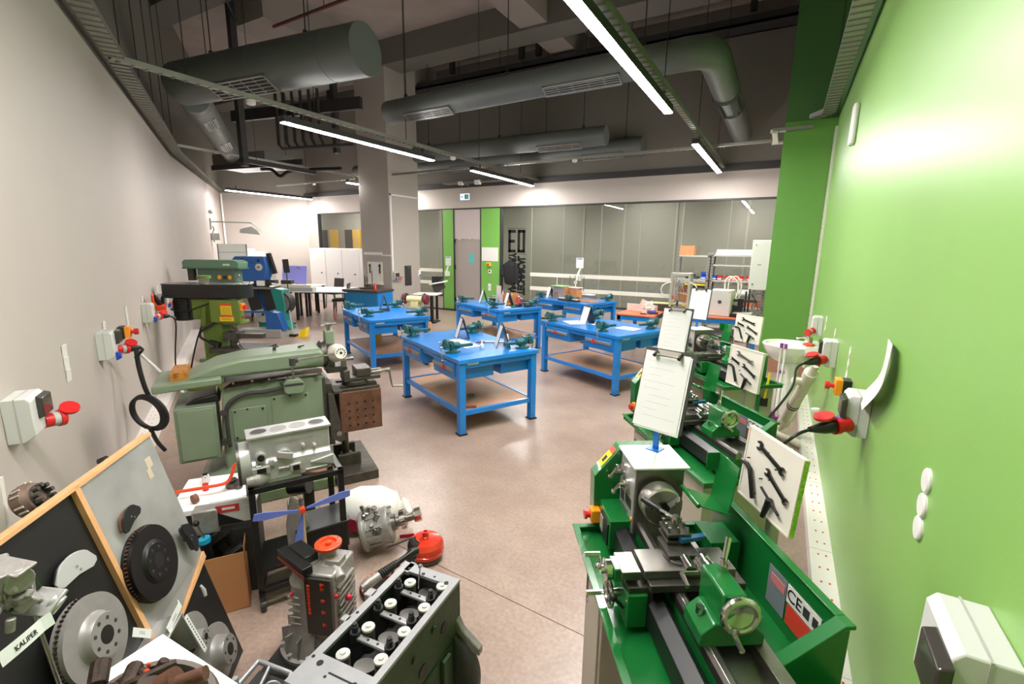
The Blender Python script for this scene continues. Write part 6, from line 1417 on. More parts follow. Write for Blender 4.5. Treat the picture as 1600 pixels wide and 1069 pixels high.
obj('tablet', MB().box((.1, -.2, .98), (.62, .3, .03), (0, R_(-8), 0)), WHITE, t, .01); obj('tilted_panel', MB().box((.1, -.15, .88), (.4, .1, .25), (0, R_(-25), 0)), CHAR, t, .01); obj('backrest', MB().box((.0, .2, 1.0), (.4, .04, .24)), BLACK, t, .01); obj('support', MB().b2((-.04, -.04, 0), (.04, .04, .9)), BLACK, t)
# ================================================================ FOREGROUND LEFT
# ---- leaning display board; local x along the board, y up the board, z out of its face
P1 = Vector((-2.035, 1.022, 0)); BX = Vector((-.669, .743, 0)).normalized(); BY = Vector((-.172, -.155, .973)).normalized(); BZ = BX.cross(BY).normalized(); BY = BZ.cross(BX).normalized()
BM_ = Matrix((BX, BY, BZ)).transposed().to_4x4(); BM_.translation = P1
t = thing('display_board', 'large leaning black board with a grey framed panel, in the left foreground', 'display board'); t.matrix_world = BM_
BB = mat('black_board', S(17, 16, 16), .5, var=.1)
obj('black_sheet', MB().b2((-1.28, 0, -.02), (0, 1.15, 0)), BB, t)
GPM = mat('scuffed_metal', S(168, 166, 164), .42, .35, var=.22, vscale=4)
obj('grey_panel', MB().b2((-.45, .55, 0), (-.005, 1.14, .012)), GPM, t)
obj('wood_edge', MB().b2((-.468, .42, 0), (-.446, 1.15, .018)), WOOD, t); obj('wood_edge', MB().b2((-1.28, 1.14, -.02), (.0, 1.152, .018)), WOOD, t)
obj('wood_edge', MB().add([(-.455, .42, 0), (-.43, .42, 0), (.0, .56, 0), (.0, .53, 0), (-.455, .42, .02), (-.43, .42, .02), (.0, .56, .02), (.0, .53, .02)], [(0, 1, 2, 3), (4, 5, 6, 7), (0, 1, 5, 4), (2, 3, 7, 6), (0, 3, 7, 4), (1, 2, 6, 5)]), WOOD, t)
obj('grey_tongue', MB().add([(-.45, .43, .001), (-.01, .555, .001), (-.45, .555, .001), (-.45, .43, .012), (-.01, .555, .012), (-.45, .555, .012)], [(0, 1, 2), (3, 4, 5), (0, 1, 4, 3), (1, 2, 5, 4), (0, 2, 5, 3)]), GPM, t)
obj('glue_mark', MB().b2((-.10, 1.03, .012), (-.06, 1.07, .014)).b2((-.115, .99, .012), (-.085, 1.03, .014)), mat('tape_tan', S(196, 180, 160), .4), t); obj('rear_strut', MB().box((-.3, .55, -.2), (.05, .03, .4)).box((-1.0, .55, -.2), (.05, .03, .4)), WOOD, t)
def onboard(name, label, cat, x, y, z=0, group=None, spin=0.0):
    o = bpy.data.objects.new(name, None); COL.objects.link(o); o.matrix_world = BM_ @ Matrix.Translation((x, y, z)) @ Matrix.Rotation(spin, 4, 'Z'); return tag(o, label, cat, group)
def disc(t, R, m, m_edge, hatR, th=.022, vent=True, holes=8, hat=.05):
    mb = MB().lathe((0, 0, .012), (0, 0, 1), [(R, 0), (R, th * .38), (R * .985, th * .38), (R * .985, th * .62), (R, th * .62), (R, th)], 56)
    rt_ = obj('friction_ring', mb, m, t, 0)
    if vent:
        vm = MB()
        for k in range(60): a = k * PI / 30; vm.box(((R * .99) * math.cos(a), (R * .99) * math.sin(a), .012 + th * .5), (.012, .004, th * .26), (0, 0, a))
        obj('vent_ribs', vm, m_edge, rt_)
    ht = obj('hub_hat', MB().lathe((0, 0, .012 + th - .002), (0, 0, 1), [(hatR * 1.18, 0), (hatR * 1.12, .004), (hatR * 1.04, hat * .5), (hatR, hat - .004), (hatR * .96, hat)], 40), m, t)
    obj('centre_bore', MB().cyl((0, 0, .012 + th + hat - .01), (0, 0, .012 + th + hat - .001), hatR * .40, n=28), BLACK, ht)
    hm = MB()
    for k in range(holes): a = k * 2 * PI / holes + .2; hm.cyl((hatR * .72 * math.cos(a), hatR * .72 * math.sin(a), .012 + th + hat - .01), (hatR * .72 * math.cos(a), hatR * .72 * math.sin(a), .012 + th + hat + .001 - .0015), hatR * .085, n=12)
    obj('bolt_holes', hm, CHAR if m is not BLKM else STEEL, ht)
DISCB = mat('disc_black', S(27, 25, 25), .42, .4, var=.15); DISCS = mat('disc_silver', S(150, 146, 144), .42, .3, var=.06, vscale=30)
t = onboard('brake_disc', 'black vented brake disc on the grey panel of the display board', 'brake disc', -.325, .745); disc(t, .135, DISCB, RUST, .070, .034, hat=.012)
t = onboard('brake_disc', 'large silver vented brake disc on the black part of the display board', 'brake disc', -.685, .745, .01); disc(t, .128, DISCS, DRUST, .066, .034, hat=.028)
t = onboard('brake_disc', 'small silver solid brake disc near the lower right of the board, the left one', 'brake disc', -.315, .365, .02); disc(t, .105, DISCS, DISCS, .032, .010, False, 5, .045)
t = onboard('brake_disc', 'small silver brake disc with wide hub at the lower right corner of the board', 'brake disc', -.19, .18, .0); disc(t, .12, DISCS, DISCS, .062, .010, False, 5, .05)
def pad(t, m, m2, L=.11, H=.045):
    pts = []
    for k in range(9): a = R_(150 - 15 * k); pts.append((math.cos(a) * L * .5, H * .25 + math.sin(a) * H * .55))
    pts += [(L * .62, .0), (L * .60, -.012), (L * .45, -H * .35), (0, -H * .25), (-L * .45, -H * .35), (-L * .60, -.012), (-L * .62, .0)]
    obj('backing_plate', MB().prism(pts, 'z', .018, .024), m, t, .001); obj('friction_pad', MB().prism([(x * .85, y * .85) for x, y in pts], 'z', .004, .018), m2, t, .001)
    obj('rivet', MB().cyl((0, .01, .024), (0, .01, .026), .004).cyl((.01, -.004, .024), (.01, -.004, .026), .004), CHROME, t); obj('mount_pin', MB().cyl((0, 0, -.002), (0, 0, .006), .01), BLACK, t)
t = onboard('brake_pad', 'black brake pad at the upper left of the grey panel', 'brake pad', -.325, .935, .012, 'brake pads on the board', R_(14)); pad(t, BLACK, BRN, .10, .055)
t = onboard('brake_pad', 'tall black brake pad on the right edge of the grey panel', 'brake pad', -.10, .69, .03, 'brake pads on the board', R_(-78)); pad(t, BLACK, CHAR, .12, .055)
t = onboard('brake_pad', 'silver brake pad on the black part of the board', 'brake pad', -.60, .935, .0, 'brake pads on the board', R_(-8)); pad(t, mat('pad_silver', S(196, 196, 196), .35, .3), CHAR, .135, .065)
tag_ = onboard('paint_spot', 'small pale paint blob on the lower right of the black board', 'mark', -.085, .42, 0); obj('blob', MB().rings([((0, -.025, 0.001), .008), ((0.004, 0, .002), .010), ((0, .03, .001), .006)], 10), mat('pale_paint', S(180, 180, 178), .5), tag_)
t = onboard('metal_box_part', 'bright open sheet-metal box between the discs at the bottom of the board', 'metal box', -.50, .46, .0, None, R_(4))
t.scale = (.85, .85, .7)
obj('box_shell', MB().b2((-.11, -.10, .0), (.13, .10, .004)).b2((-.11, .09, .0), (.13, .10, .14)).b2((.12, -.10, 0), (.13, .10, .14)).b2((-.11, -.10, .0), (-.10, .10, .10)), mat('sheet_metal', S(214, 214, 212), .28, .8), t, .002); obj('dark_side', MB().b2((-.10, -.10, .0), (.12, -.095, .12)), CHAR, t)
t2 = onboard('paper_label', 'curled white paper label on top of the sheet-metal box', 'label', -.43, .565, .09, 'paper labels on the board', R_(8)); obj('strip', MB().b2((-.055, -.012, 0), (.055, .014, .002)).box((.06, .0, -.004), (.02, .026, .002), (0, .5, 0)), PAPER, t2); text('writing', 'DISK', .016, GREYP, t2, (0, 0, .0022), (0, 0, 0))
t2 = onboard('paper_label', 'white paper label standing along the side of the sheet-metal box', 'label', -.40, .45, .11, 'paper labels on the board', R_(-84)); obj('strip', MB().b2((-.09, -.011, 0), (.09, .011, .002)), PAPER, t2)
m = MB()
for k in range(12): m.b2((-.08 + k * .0135, -.002, .002), (-.073 + k * .0135, .003, .0024))
obj('handwriting', m, CHAR, t2)
t2 = onboard('paper_label', 'small white paper label beside the large silver disc', 'label', -.545, .62, .06, 'paper labels on the board', R_(-48)); obj('strip', MB().b2((-.045, -.014, 0), (.045, .014, .002)), PAPER, t2); text('writing', 'DISK', .014, GREYP, t2, (0, 0, .0022), (0, 0, 0))

# caliper on a rod with its paper label, very near the camera
t = thing('brake_caliper', 'cast aluminium caliper on a steel rod at the left edge of the photo', 'caliper', (-1.40, .235, 1.155))
t.scale = (.66, .66, .66)
rnd = random.Random(12)
m = MB().box((-.02, 0, 0), (.11, .08, .09), (.2, .3, .4)).cyl((-.08, 0, .03), (.07, .02, .04), .04, n=20).cyl((-.02, -.05, -.02), (.02, .06, -.03), .045, n=20).box((.0, 0, .085), (.17, .07, .012), (.1, .2, .5)).cyl((.05, -.04, .02), (.06, -.02, .09), .022, n=14)
for k in range(26): 
    c = Vector((rnd.uniform(-.09, .09), rnd.uniform(-.07, .07), rnd.uniform(-.07, .08))); d_ = Vector((rnd.uniform(-1, 1), rnd.uniform(-1, 1), rnd.uniform(-1, 1))).normalized()
    m.cyl(c, c + d_ * rnd.uniform(.02, .06), rnd.uniform(.008, .022), n=12)
obj('casting', m, ALU, t, .004); obj('mount_flange', MB().box((.03, .06, -.08), (.13, .09, .012), (.5, .1, .5)).cyl((.05, .08, -.09), (.07, .10, -.11), .03), SILVER, t, .003)
obj('support_rod', MB().cyl((.02, .04, -.06), (.18, .10, -1.20), .007, n=10), STEEL, t); obj('dark_core', MB().box((-.05, .02, -.03), (.12, .10, .10), (.3, .3, .2)), MGREEN, t)
LM = Matrix.Translation((-1.165, .205, 1.165)) @ BM_.to_3x3().to_4x4()
t = thing('caliper_label', 'white paper label reading KALIPER below the cast caliper', 'label'); t.matrix_world = LM @ Matrix.Rotation(R_(-6), 4, 'Z') @ Matrix.Scale(.8, 4)
m = MB(); n = 12
for i in range(n):
    u0, u1 = i / n, (i + 1) / n; z0_, z1_ = .004 * math.sin(u0 * PI) + .010 * max(0, u0 - .85) * 6, .004 * math.sin(u1 * PI) + .010 * max(0, u1 - .85) * 6
    m.add([(-.07 + .14 * u0, -.017, z0_), (-.07 + .14 * u1, -.017, z1_), (-.07 + .14 * u1, .017, z1_), (-.07 + .14 * u0, .017, z0_)], [(0, 1, 2, 3)])
obj('paper', m, PAPER, t); text('writing', 'KALIPER', .017, CHAR, t, (-.005, -.002, .0045), (0, 0, 0))

# rusty brake assembly and white card on a low stand
t = thing('white_display_plinth', 'bright white plinth edge in the left foreground behind the rusty brake', 'plinth', (-1.46, .52, 0), R_(3))
obj('top_slab', MB().b2((0, -.30, .72), (.50, 0, .78)), mat('bright_white', S(244, 242, 240), .5), t, .004)
obj('leg', MB().b2((.26, -.14, 0), (.46, -.02, .72)), WHITE, t)
t = thing('rusty_brake', 'rusty brake drum assembly in the left foreground', 'brake drum', (-1.16, .36, .80), R_(20))
drm = obj('drum', MB().lathe((0, 0, .0), (.25, .2, 1), [(.12, 0), (.13, .01), (.13, .06), (.12, .07), (.105, .07), (.10, .02), (.02, .02)], 40), mat('drum_grey', S(104, 96, 90), .45, .5, var=.15), t)
m = MB(); rnd = random.Random(2)
for k in range(22):
    a = rnd.uniform(0, 6.28); r = rnd.uniform(.0, .09); c = Vector((r * math.cos(a) - .03, r * math.sin(a), .06 + rnd.uniform(0, .05))); d_ = Vector((rnd.uniform(-1, 1), rnd.uniform(-1, 1), rnd.uniform(-.2, .6))).normalized()
    m.cyl(c, c + d_ * rnd.uniform(.02, .07), rnd.uniform(.008, .022), n=10)
obj('brake_mechanism', m, DRUST, t, .003); obj('spindle', MB().cyl((.05, .02, .10), (.12, .05, .12), .016).cyl((.02, .01, .09), (.06, .03, .11), .03), RUST, t); obj('orange_mark', MB().ball((-.02, .03, .118), .006).ball((-.03, .045, .120), .005), ORANGE, t)
obj('brake_lever', MB().tube([(-.12, -.04, .08), (-.02, .0, .12), (.03, .06, .12)], .010, 8, 4), DRUST, t)

# hub / clutch on a white board behind
t = thing('clutch_hub', 'brown slotted clutch drum on a white board behind the display board', 'clutch drum', (-2.32, .47, .96), R_(22))
t.scale = (.70,) * 3
ax = Vector((.75, .35, .35)).normalized()
obj('drum', MB().lathe((0, 0, 0), ax, [(.07, 0), (.085, .01), (.09, .06), (.075, .085), (.05, .09)], 36), mat('drum_brown', S(118, 98, 86), .5, .4, var=.15), t)
m = MB(); x_, y_, _ = frame(ax)
for k in range(18):
    a = k * PI / 9; c = ax * .045 + (x_ * math.cos(a) + y_ * math.sin(a)) * .089
    if k % 3 != 2: m.cyl(c - ax * .02, c + ax * .02, .006, n=8)
obj('slots', m, mat('slot_pale', S(190, 180, 170), .5), t)
m = MB()
for k in range(9):
    a = k * 2 * PI / 9; c = ax * .085 + (x_ * math.cos(a) + y_ * math.sin(a)) * .05; m.cyl(c, c + ax * .04, .012, n=10)
m.torus(ax * .09, ax, .05, .012, 28, 8); obj('splined_ring', m, DSTEEL, t)
t = thing('white_side_board', 'white board with brown edge behind the display board at far left', 'board', (-2.55, .02, -.10), R_(60)); obj('board', MB().box((.0, .0, .58), (.9, .03, 1.16), (R_(-8), 0, 0)), OFFW, t); obj('brown_edge', MB().box((.0, -.03, .90), (.9, .02, .04), (R_(-8), 0, 0)), BRN, t)
obj('shelf_arm', MB().b2((-.1, -.35, .98), (.3, .0, 1.0)), BRN, t)
tag(obj('black_clamp', MB().box((0, 0, 0), (.05, .04, .02), (0, .3, .3)).tube([(.0, 0, .01), (.05, .0, .02), (.06, .02, -.04)], .008), BLACK, None, .003, loc=(-2.44, .765, .975)), 'black clamp behind the top edge of the display board', 'clamp')
tag(obj('black_clamp', MB().tube([(0, 0, 0), (.05, .02, .03), (.10, .04, -.01)], .012, 8, 4), BLACK, None, loc=(-2.30, .32, 1.18)), 'black bent lever at the left edge above the clutch drum', 'lever')

# ---- black steel stand with silver engine block
SO = (-2.185, 1.207); SR = R_(62.5)
t = thing('engine_stand', 'black steel frame stand on castors carrying the silver engine block', 'stand', (SO[0], SO[1], 0), SR)
W_, D_, H_ = .46, .32, .70
for x in (0, W_ - .03):
    for y in (0, D_ - .03):
        pl = obj('post', MB().b2((x, y, .08), (x + .03, y + .03, H_)), BLKM, t, .002); obj('castor', MB().cyl((x + .002, y + .015, .03), (x + .028, y + .015, .03), .03, n=18).b2((x + .005, y, .05), (x + .025, y + .03, .08)), CHAR, pl)
for z in (H_ - .03, .10):
    obj('rail', MB().b2((0, 0, z), (W_, .03, z + .03)), BLKM, t, .002); obj('rail', MB().b2((0, D_ - .03, z), (W_, D_, z + .03)), BLKM, t, .002); obj('rail', MB().b2((0, 0, z), (.03, D_, z + .03)), BLKM, t, .002); obj('rail', MB().b2((W_ - .03, 0, z), (W_, D_, z + .03)), BLKM, t, .002)
obj('lower_tray', MB().b2((.02, .02, .21), (W_ - .02, D_ - .02, .225)), BLKM, t)
t = thing('engine_block', 'silver four-cylinder engine block on top of the black stand', 'engine block', (SO[0], SO[1], H_), SR)
t.scale = (.92, .92, .96)
body = MB().prism([(.06, .0), (.27, .0), (.25, .10), (.23, .12), (.23, .245), (.09, .245), (.09, .12), (.07, .10)], 'x', .03, .45)
bo = obj('casting', body, SILVER, t, .006)
obj('deck', MB().b2((.02, .08, .24), (.46, .24, .252)), SILVER, bo, .002)
for k in range(4):
    x = .085 + k * .102
    obj('cylinder_bore', MB().cyl((x, .16, .25), (x, .16, .2535), .043, n=32), CHAR if k in (0, 3) else mat('gasket_grey', S(150, 148, 146), .4, .5), bo); obj('bore_ring', MB().torus((x, .16, .253), (0, 0, 1), .044, .003, 32, 6), SILVER, bo)
m = MB()
for x, z, r in ((.08, .14, .028), (.20, .13, .032), (.13, .10, .016), (.30, .16, .01), (.36, .15, .01)): m.cyl((x, .055, z), (x, .10, z), r, n=20)
m.box((.20, .06, .13), (.085, .03, .035), (0, .3, 0)).b2((.03, .045, .05), (.12, .1, .09)).b2((.22, .05, .03), (.28, .07, .07)).prism([(.33, .06), (.46, .08), (.46, .02)], 'y', .05, .07).b2((.16, .052, .055), (.22, .07, .065)).b2((.30, .05, .015), (.42, .07, .025)).b2((.05, .05, .02), (.08, .07, .1))
obj('bosses', m, SILVER, bo, .003)
obj('boss_openings', MB().cyl((.20, .05, .13), (.20, .056, .13), .017, n=18).cyl((.08, .05, .14), (.08, .056, .14), .018, n=18).b2((.235, .045, .035), (.27, .052, .062)).b2((.055, .04, .06), (.10, .046, .085)), BLACK, bo)
rl = MB(); rnd = random.Random(8)
for k in range(14): rl.b2((.15 + k * .016, .086, .195 + .004 * (k % 2)), (.159 + k * .016, .09, .21))
obj('cast_lettering', rl, SILVER, bo)
obj('flywheel', MB().lathe((.03, .16, .09), (-1, 0, 0), [(.11, 0), (.115, .01), (.115, .05), (.10, .055)], 40), SILVER, t); obj('ring_gear', MB().cyl((-.02, .16, .09), (-.035, .16, .09), .118, n=40), DSTEEL, t)
obj('oil_pan', MB().rings([((.10, .08, .015), .03), ((.06, .06, .02), .045), ((.0, .06, .02), .03)], 16), ALU, t)
# things in and under the stand
t = thing('cutaway_gearbox', 'tall grey cutaway casting standing inside the black stand', 'casting', (SO[0] + .04, SO[1] + .16, .225), SR); 
m = MB().prism([(0, 0), (.10, 0), (.12, .15), (.09, .3), (.03, .36), (.0, .2)], 'y', 0, .03).b2((.02, .02, .0), (.08, .1, .3)); obj('casting', m, ALU, t, .004)
tag(obj('black_crate', MB().b2((-.12, -.1, 0), (.14, .1, .16)).b2((-.13, -.11, .15), (.15, .11, .165)), BLACK, None, .006, loc=(SO[0] + .06, SO[1] + .34, .225), rot=(0, 0, SR)), 'black plastic crate on the lower tray of the black stand', 'crate')
t = thing('shock_absorber', 'black cylinder and brown plank behind the black stand', 'plank', (-2.42, 1.72, 0), SR); obj('plank', MB().box((-.02, .1, .50), (.42, .12, .015), (0, R_(18), 0)), BRN, t); obj('cylinder', MB().cyl((-.1, .1, .40), (.0, .02, .42), .05), BLACK, t); obj('support', MB().b2((-.03, .06, 0), (.03, .12, .5)), CHAR, t)
# wind turbine toy
t = thing('wind_turbine_model', 'wind turbine model with lilac blades before the black stand', 'model', (-2.02, 1.34, 0), SR)
t.location = (-2.04, 1.392, 0)
obj('mast', MB().cyl((0, 0, .03), (0, 0, .58), .013, .010), mat('mast_wood', S(206, 176, 148), .5), t); obj('foot', MB().box((0, 0, .02), (.14, .02, .03)).box((0, 0, .02), (.02, .14, .03)), WOOD, t)
def blade(dx, dz, L):
    d_ = Vector((dx, 0, dz)).normalized(); n_ = Vector((-d_.z, 0, d_.x)); o_ = Vector((0, -.02, .555)); m = MB()
    pts = [o_ + d_ * .02 - n_ * .004, o_ + d_ * L * .8 - n_ * .022, o_ + d_ * L - n_ * .020, o_ + d_ * (L + .006) + n_ * .014, o_ + d_ * L * .8 + n_ * .020, o_ + d_ * .02 + n_ * .006]
    return m.add(pts + [p + Vector((0, .006, 0)) for p in pts], [tuple(range(6)), tuple(range(11, 5, -1))] + [(i, (i + 1) % 6, (i + 1) % 6 + 6, i + 6) for i in range(6)])
for dx, dz, L in ((-1, .10, .22), (1, .12, .24), (-.16, -1, .22)): obj('blade', blade(dx, dz, L), mat('blade_lilac', S(112, 128, 218), .5), t)
obj('hub', MB().cyl((0, -.035, .555), (0, .02, .555), .014), ORANGE, t); obj('hub_top', MB().cyl((0, -.0, .575), (0, 0, .605), .012), STEEL, t)
# white table with parts, carton
t = thing('parts_table', 'white table top with small engine parts left of the black stand', 'table', (-2.66, 1.10, 0), R_(50))
obj('table_top', MB().b2((-.05, -.02, .47), (.36, .38, .50)), mat('bright_white', S(250, 248, 246), .5), t, .002); obj('support', MB().b2((-.02, .02, 0), (.33, .34, .47)), CHAR, t)
t = thing('crank_handle', 'orange-red painted starting crank lying over the white parts table', 'crank', (-2.66, 1.10, .5), R_(50)); obj('rod', MB().tube([(-.06, .12, .05), (.10, .12, .055), (.20, .13, .06), (.235, .14, .11), (.25, .15, .155), (.34, .17, .17)], .009, 10, 4), ORANGE, t)
obj('wooden_grip', MB().cyl((.25, .2, .02), (.36, .24, .02), .016), WOOD, t)
for nm, lb, x, y, m_, f in (('water_pump', 'tarnished water pump under the crank bend on the white parts table', .22, .2, DSTEEL, 1), ('piston', 'clear-looking small piston on the white parts table', .06, .30, CHROME, 0), ('round_brown_cap', 'small round brown cap on the white parts table, before the crank', .06, .06, BRN, 2), ('red_star_nut', 'small red-topped nut behind the crank on the white parts table', .08, .2, RED, 3)):  # the brown piece is a plain round cap, not a pulley
    a = R_(50); p = Vector((-2.66 + x * math.cos(a) - y * math.sin(a), 1.10 + x * math.sin(a) + y * math.cos(a), .50))
    m = MB()
    if f == 1: m.cyl((0, 0, 0), (0, 0, .03), .04).cyl((.03, .0, .02), (.07, .0, .02), .018).cyl((0, 0, .02), (0, 0, .05), .02)
    elif f == 0: m.lathe((0, 0, 0), (0, 0, 1), [(.018, 0), (.022, .01), (.022, .05), (.018, .055)], 20)
    elif f == 2: m.cyl((-.0, -.012, .025), (0, .012, .025), .025, n=24)
    else: m.cyl((0, 0, 0), (0, 0, .03), .016, .01).cyl((0, 0, .03), (0, 0, .04), .018, n=6)
    tag(obj(nm, m, m_, None, .001, loc=p), lb, nm.replace('_', ' '))
t = thing('ecu_sample', 'clear display case with red printed plates behind the carton', 'display case', (-2.46, 1.22, .33), R_(50)); obj('plate', MB().b2((-.06, -.02, .10), (.16, .0, .23)), mat('case_grey', S(200, 200, 200), .3), t, .003); obj('red_print', MB().b2((-.03, -.023, .17), (.08, -.02, .21)), mat('print_red', S(196, 50, 60), .4), t)
obj('white_marks', MB().b2((.0, -.025, .185), (.06, -.023, .198)).b2((.1, -.025, .19), (.13, -.023, .2)), WHITE, t); obj('black_wedge', MB().prism([(-.05, .10), (.10, .10), (-.05, .19)], 'y', -.026, -.022), BLACK, t); obj('casing', MB().b2((-.14, -.03, .06), (-.02, .05, .20)), ALU, t, .01); obj('support_block', MB().b2((-.14, -.02, -.33), (.16, .12, .06)), CHAR, t)
t = thing('cardboard_carton', 'open brown cardboard carton full of black parts beside the black stand', 'carton', (-2.42, .99, 0), R_(56))
obj('sides', MB().b2((0, 0, 0), (.26, .004, .33)).b2((0, .20, 0), (.26, .204, .40)).b2((0, 0, 0), (.004, .2, .33)).b2((.256, 0, 0), (.26, .2, .36)).b2((0, 0, 0), (.26, .2, .005)), CARD, t); obj('grey_flap', MB().b2((.0, .196, .33), (.26, .2, .42)), mat('flap_grey', S(164, 156, 150), .6), t)
def cpt(x, y, z): a = R_(56); return Vector((-2.42 + x * math.cos(a) - y * math.sin(a), .99 + x * math.sin(a) + y * math.cos(a), z))
t = thing('shock_strut', 'black strut with blue band and ball-topped rod sticking out of the carton', 'strut', cpt(.09, .1, .12), R_(56))
obj('tube', MB().cyl((.02, 0, 0), (-.01, 0, .26), .026), BLACK, t); obj('blue_band', MB().cyl((-.009, 0, .255), (-.012, 0, .28), .028), mat('band_blue', S(36, 170, 214), .4), t); obj('rod', MB().cyl((-.012, 0, .28), (-.035, 0, .36), .006), CHROME, t); obj('ball_knob', MB().ball((-.038, 0, .37), .016), BLACK, t)
t = thing('coil_spring_part', 'black ribbed rubber bellows lying in the carton', 'bellows', cpt(.06, .08, .24), R_(56)); m = MB()
for k in range(7): m.torus((.0 + k * .016, 0, -.004 * k), (1, 0, -.2), .05 - .001 * k, .009, 26, 6)
obj('ribs', m, RUBBER, t); obj('core', MB().cyl((-.02, 0, .005), (.11, 0, -.03), .046), BLACK, t); obj('end_ring', MB().torus((-.03, .0, .06), (.3, .2, 1), .03, .012, 22, 8), BLACK, t)
t = thing('black_bracket', 'black metal bracket standing up in the carton', 'bracket', cpt(.17, .12, .1), R_(56)); obj('flat_bar', MB().box((.0, 0, .18), (.035, .02, .26), (0, -.4, .1)), BLKM, t, .003); obj('cross_plate', MB().box((-.05, 0, .26), (.16, .05, .012), (0, -.5, 0)), BLKM, t, .002)
tag(obj('black_case_part', MB().box((0, 0, 0), (.11, .07, .04), (0, -.5, .1)).box((0, 0, .02), (.09, .05, .02), (0, -.5, .1)), BLACK, None, .006, loc=cpt(.21, .07, .30), rot=(0, 0, R_(56))), 'black rounded plastic cover at the right side of the carton', 'cover')

# ---- sack, gearbox, red converter
t = thing('white_sack', 'full white sack lying on the floor behind the grey gearbox', 'sack', (-2.30, 2.06, 0), R_(40))
m = MB().rings([((-.18, 0, .13), .03), ((-.15, 0, .14), .12), ((-.05, 0, .145), .15), ((.08, 0, .14), .145), ((.18, 0, .12), .11), ((.23, 0, .11), .05), ((.27, 0, .13), .07)], 24)
m.v = [(x, y, max(z, .002) * .95 + .004 * math.sin(x * 60 + y * 40)) for x, y, z in m.v]; obj('sack', m, mat('sack_white', S(232, 228, 224), .6, bump=.3, bscale=15), t); obj('red_print', MB().box((-.08, -.142, .10), (.10, .01, .08), (0, .3, 0)), mat('crimson', S(168, 20, 56), .5), t)
t = thing('gearbox', 'grey cast gearbox lying on the floor beside the red converter', 'gearbox', (-2.02, 1.93, 0), R_(42))
m = MB().lathe((-.13, 0, .13), (1, 0, .25), [(.11, 0), (.125, .01), (.125, .03), (.10, .05), (.105, .12), (.115, .16), (.115, .18), (.09, .19)], 20); rnd = random.Random(21)
c_ = obj('main_casting', m, ALU, t, .003); m = MB()
for k in range(10): a = k * 2 * PI / 10; m.box((-.03, .108 * math.cos(a), .155 + .108 * math.sin(a)), (.16, .008, .02), (a, -.25, 0))
obj('cast_ribs', m, ALU, c_, .002); m = MB()
for k in range(16): a = rnd.uniform(.3, 3); c = Vector((rnd.uniform(-.13, .0), .10 * math.cos(a), .15 + .10 * math.sin(a))); m.cyl(c, c + Vector((rnd.uniform(-.02, .02), rnd.uniform(-.02, .02), rnd.uniform(.02, .05))), rnd.uniform(.008, .02), n=10)
obj('fittings', m, STEEL, c_, .002)
obj('output_shaft', MB().lathe((.05, 0, .175), (1, 0, .25), [(.05, 0), (.05, .03), (.035, .035), (.035, .07), (.055, .075), (.055, .09), (.025, .1), (.025, .14), (.04, .145), (.04, .175), (.02, .18)], 24), STEEL, t); obj('shaft_teeth', MB().cyl((.11, 0, .19), (.14, 0, .198), .062, n=14).cyl((.20, 0, .213), (.235, 0, .221), .045, n=9), CHROME, t)
obj('red_plate', MB().b2((.10, -.05, .09), (.19, -.045, .115)), mat('crimson', S(168, 20, 56), .5), t); obj('side_rod', MB().cyl((.02, -.08, .06), (.22, -.06, .11), .007), DSTEEL, t)
t = thing('torque_converter', 'orange-red torque converter with a cut-open side on the floor', 'torque converter', (-1.735, 2.0, 0), R_(10))
obj('base_ring', MB().lathe((0, 0, 0), (0, 0, 1), [(.085, 0), (.10, .01), (.10, .03), (.09, .035)], 36), DSTEEL, t); RD = mat('converter_red', S(214, 56, 30), .28, .2, coat=.4)
obj('shell', MB().lathe((0, 0, .03), (0, 0, 1), [(.09, 0), (.108, .012), (.113, .035), (.106, .040), (.110, .045), (.108, .075), (.09, .098), (.05, .108), (.022, .109), (.020, .110)], 48), RD, t, ang=14)
obj('hub_neck', MB().lathe((0, 0, .145), (0, 0, 1), [(.024, 0), (.019, .004), (.019, .035), (.013, .035), (.012, .02)], 24), RD, t)
cw = MB(); n = 10
for i in range(n):
    a0, a1 = R_(195 + i * 7), R_(195 + (i + 1) * 7); rr = [(.1125, .07), (.111, .10), (.094, .127), (.06, .142)]
    for (ra, za), (rb_, zb) in zip(rr[:-1], rr[1:]): cw.add([(ra * math.cos(a0), ra * math.sin(a0), za), (ra * math.cos(a1), ra * math.sin(a1), za), (rb_ * math.cos(a1), rb_ * math.sin(a1), zb + .002), (rb_ * math.cos(a0), rb_ * math.sin(a0), zb + .002)], [(0, 1, 2, 3)])
o_ = obj('cutaway_opening', cw, BLACK, t); fm = MB()
for k in range(8): a = R_(200 + k * 8); fm.tube([(.105 * math.cos(a), .105 * math.sin(a), .105), (.09 * math.cos(a + .06), .09 * math.sin(a + .06), .133), (.07 * math.cos(a + .1), .07 * math.sin(a + .1), .142)], .0022, 6)
obj('turbine_fins', fm, STEEL, o_)
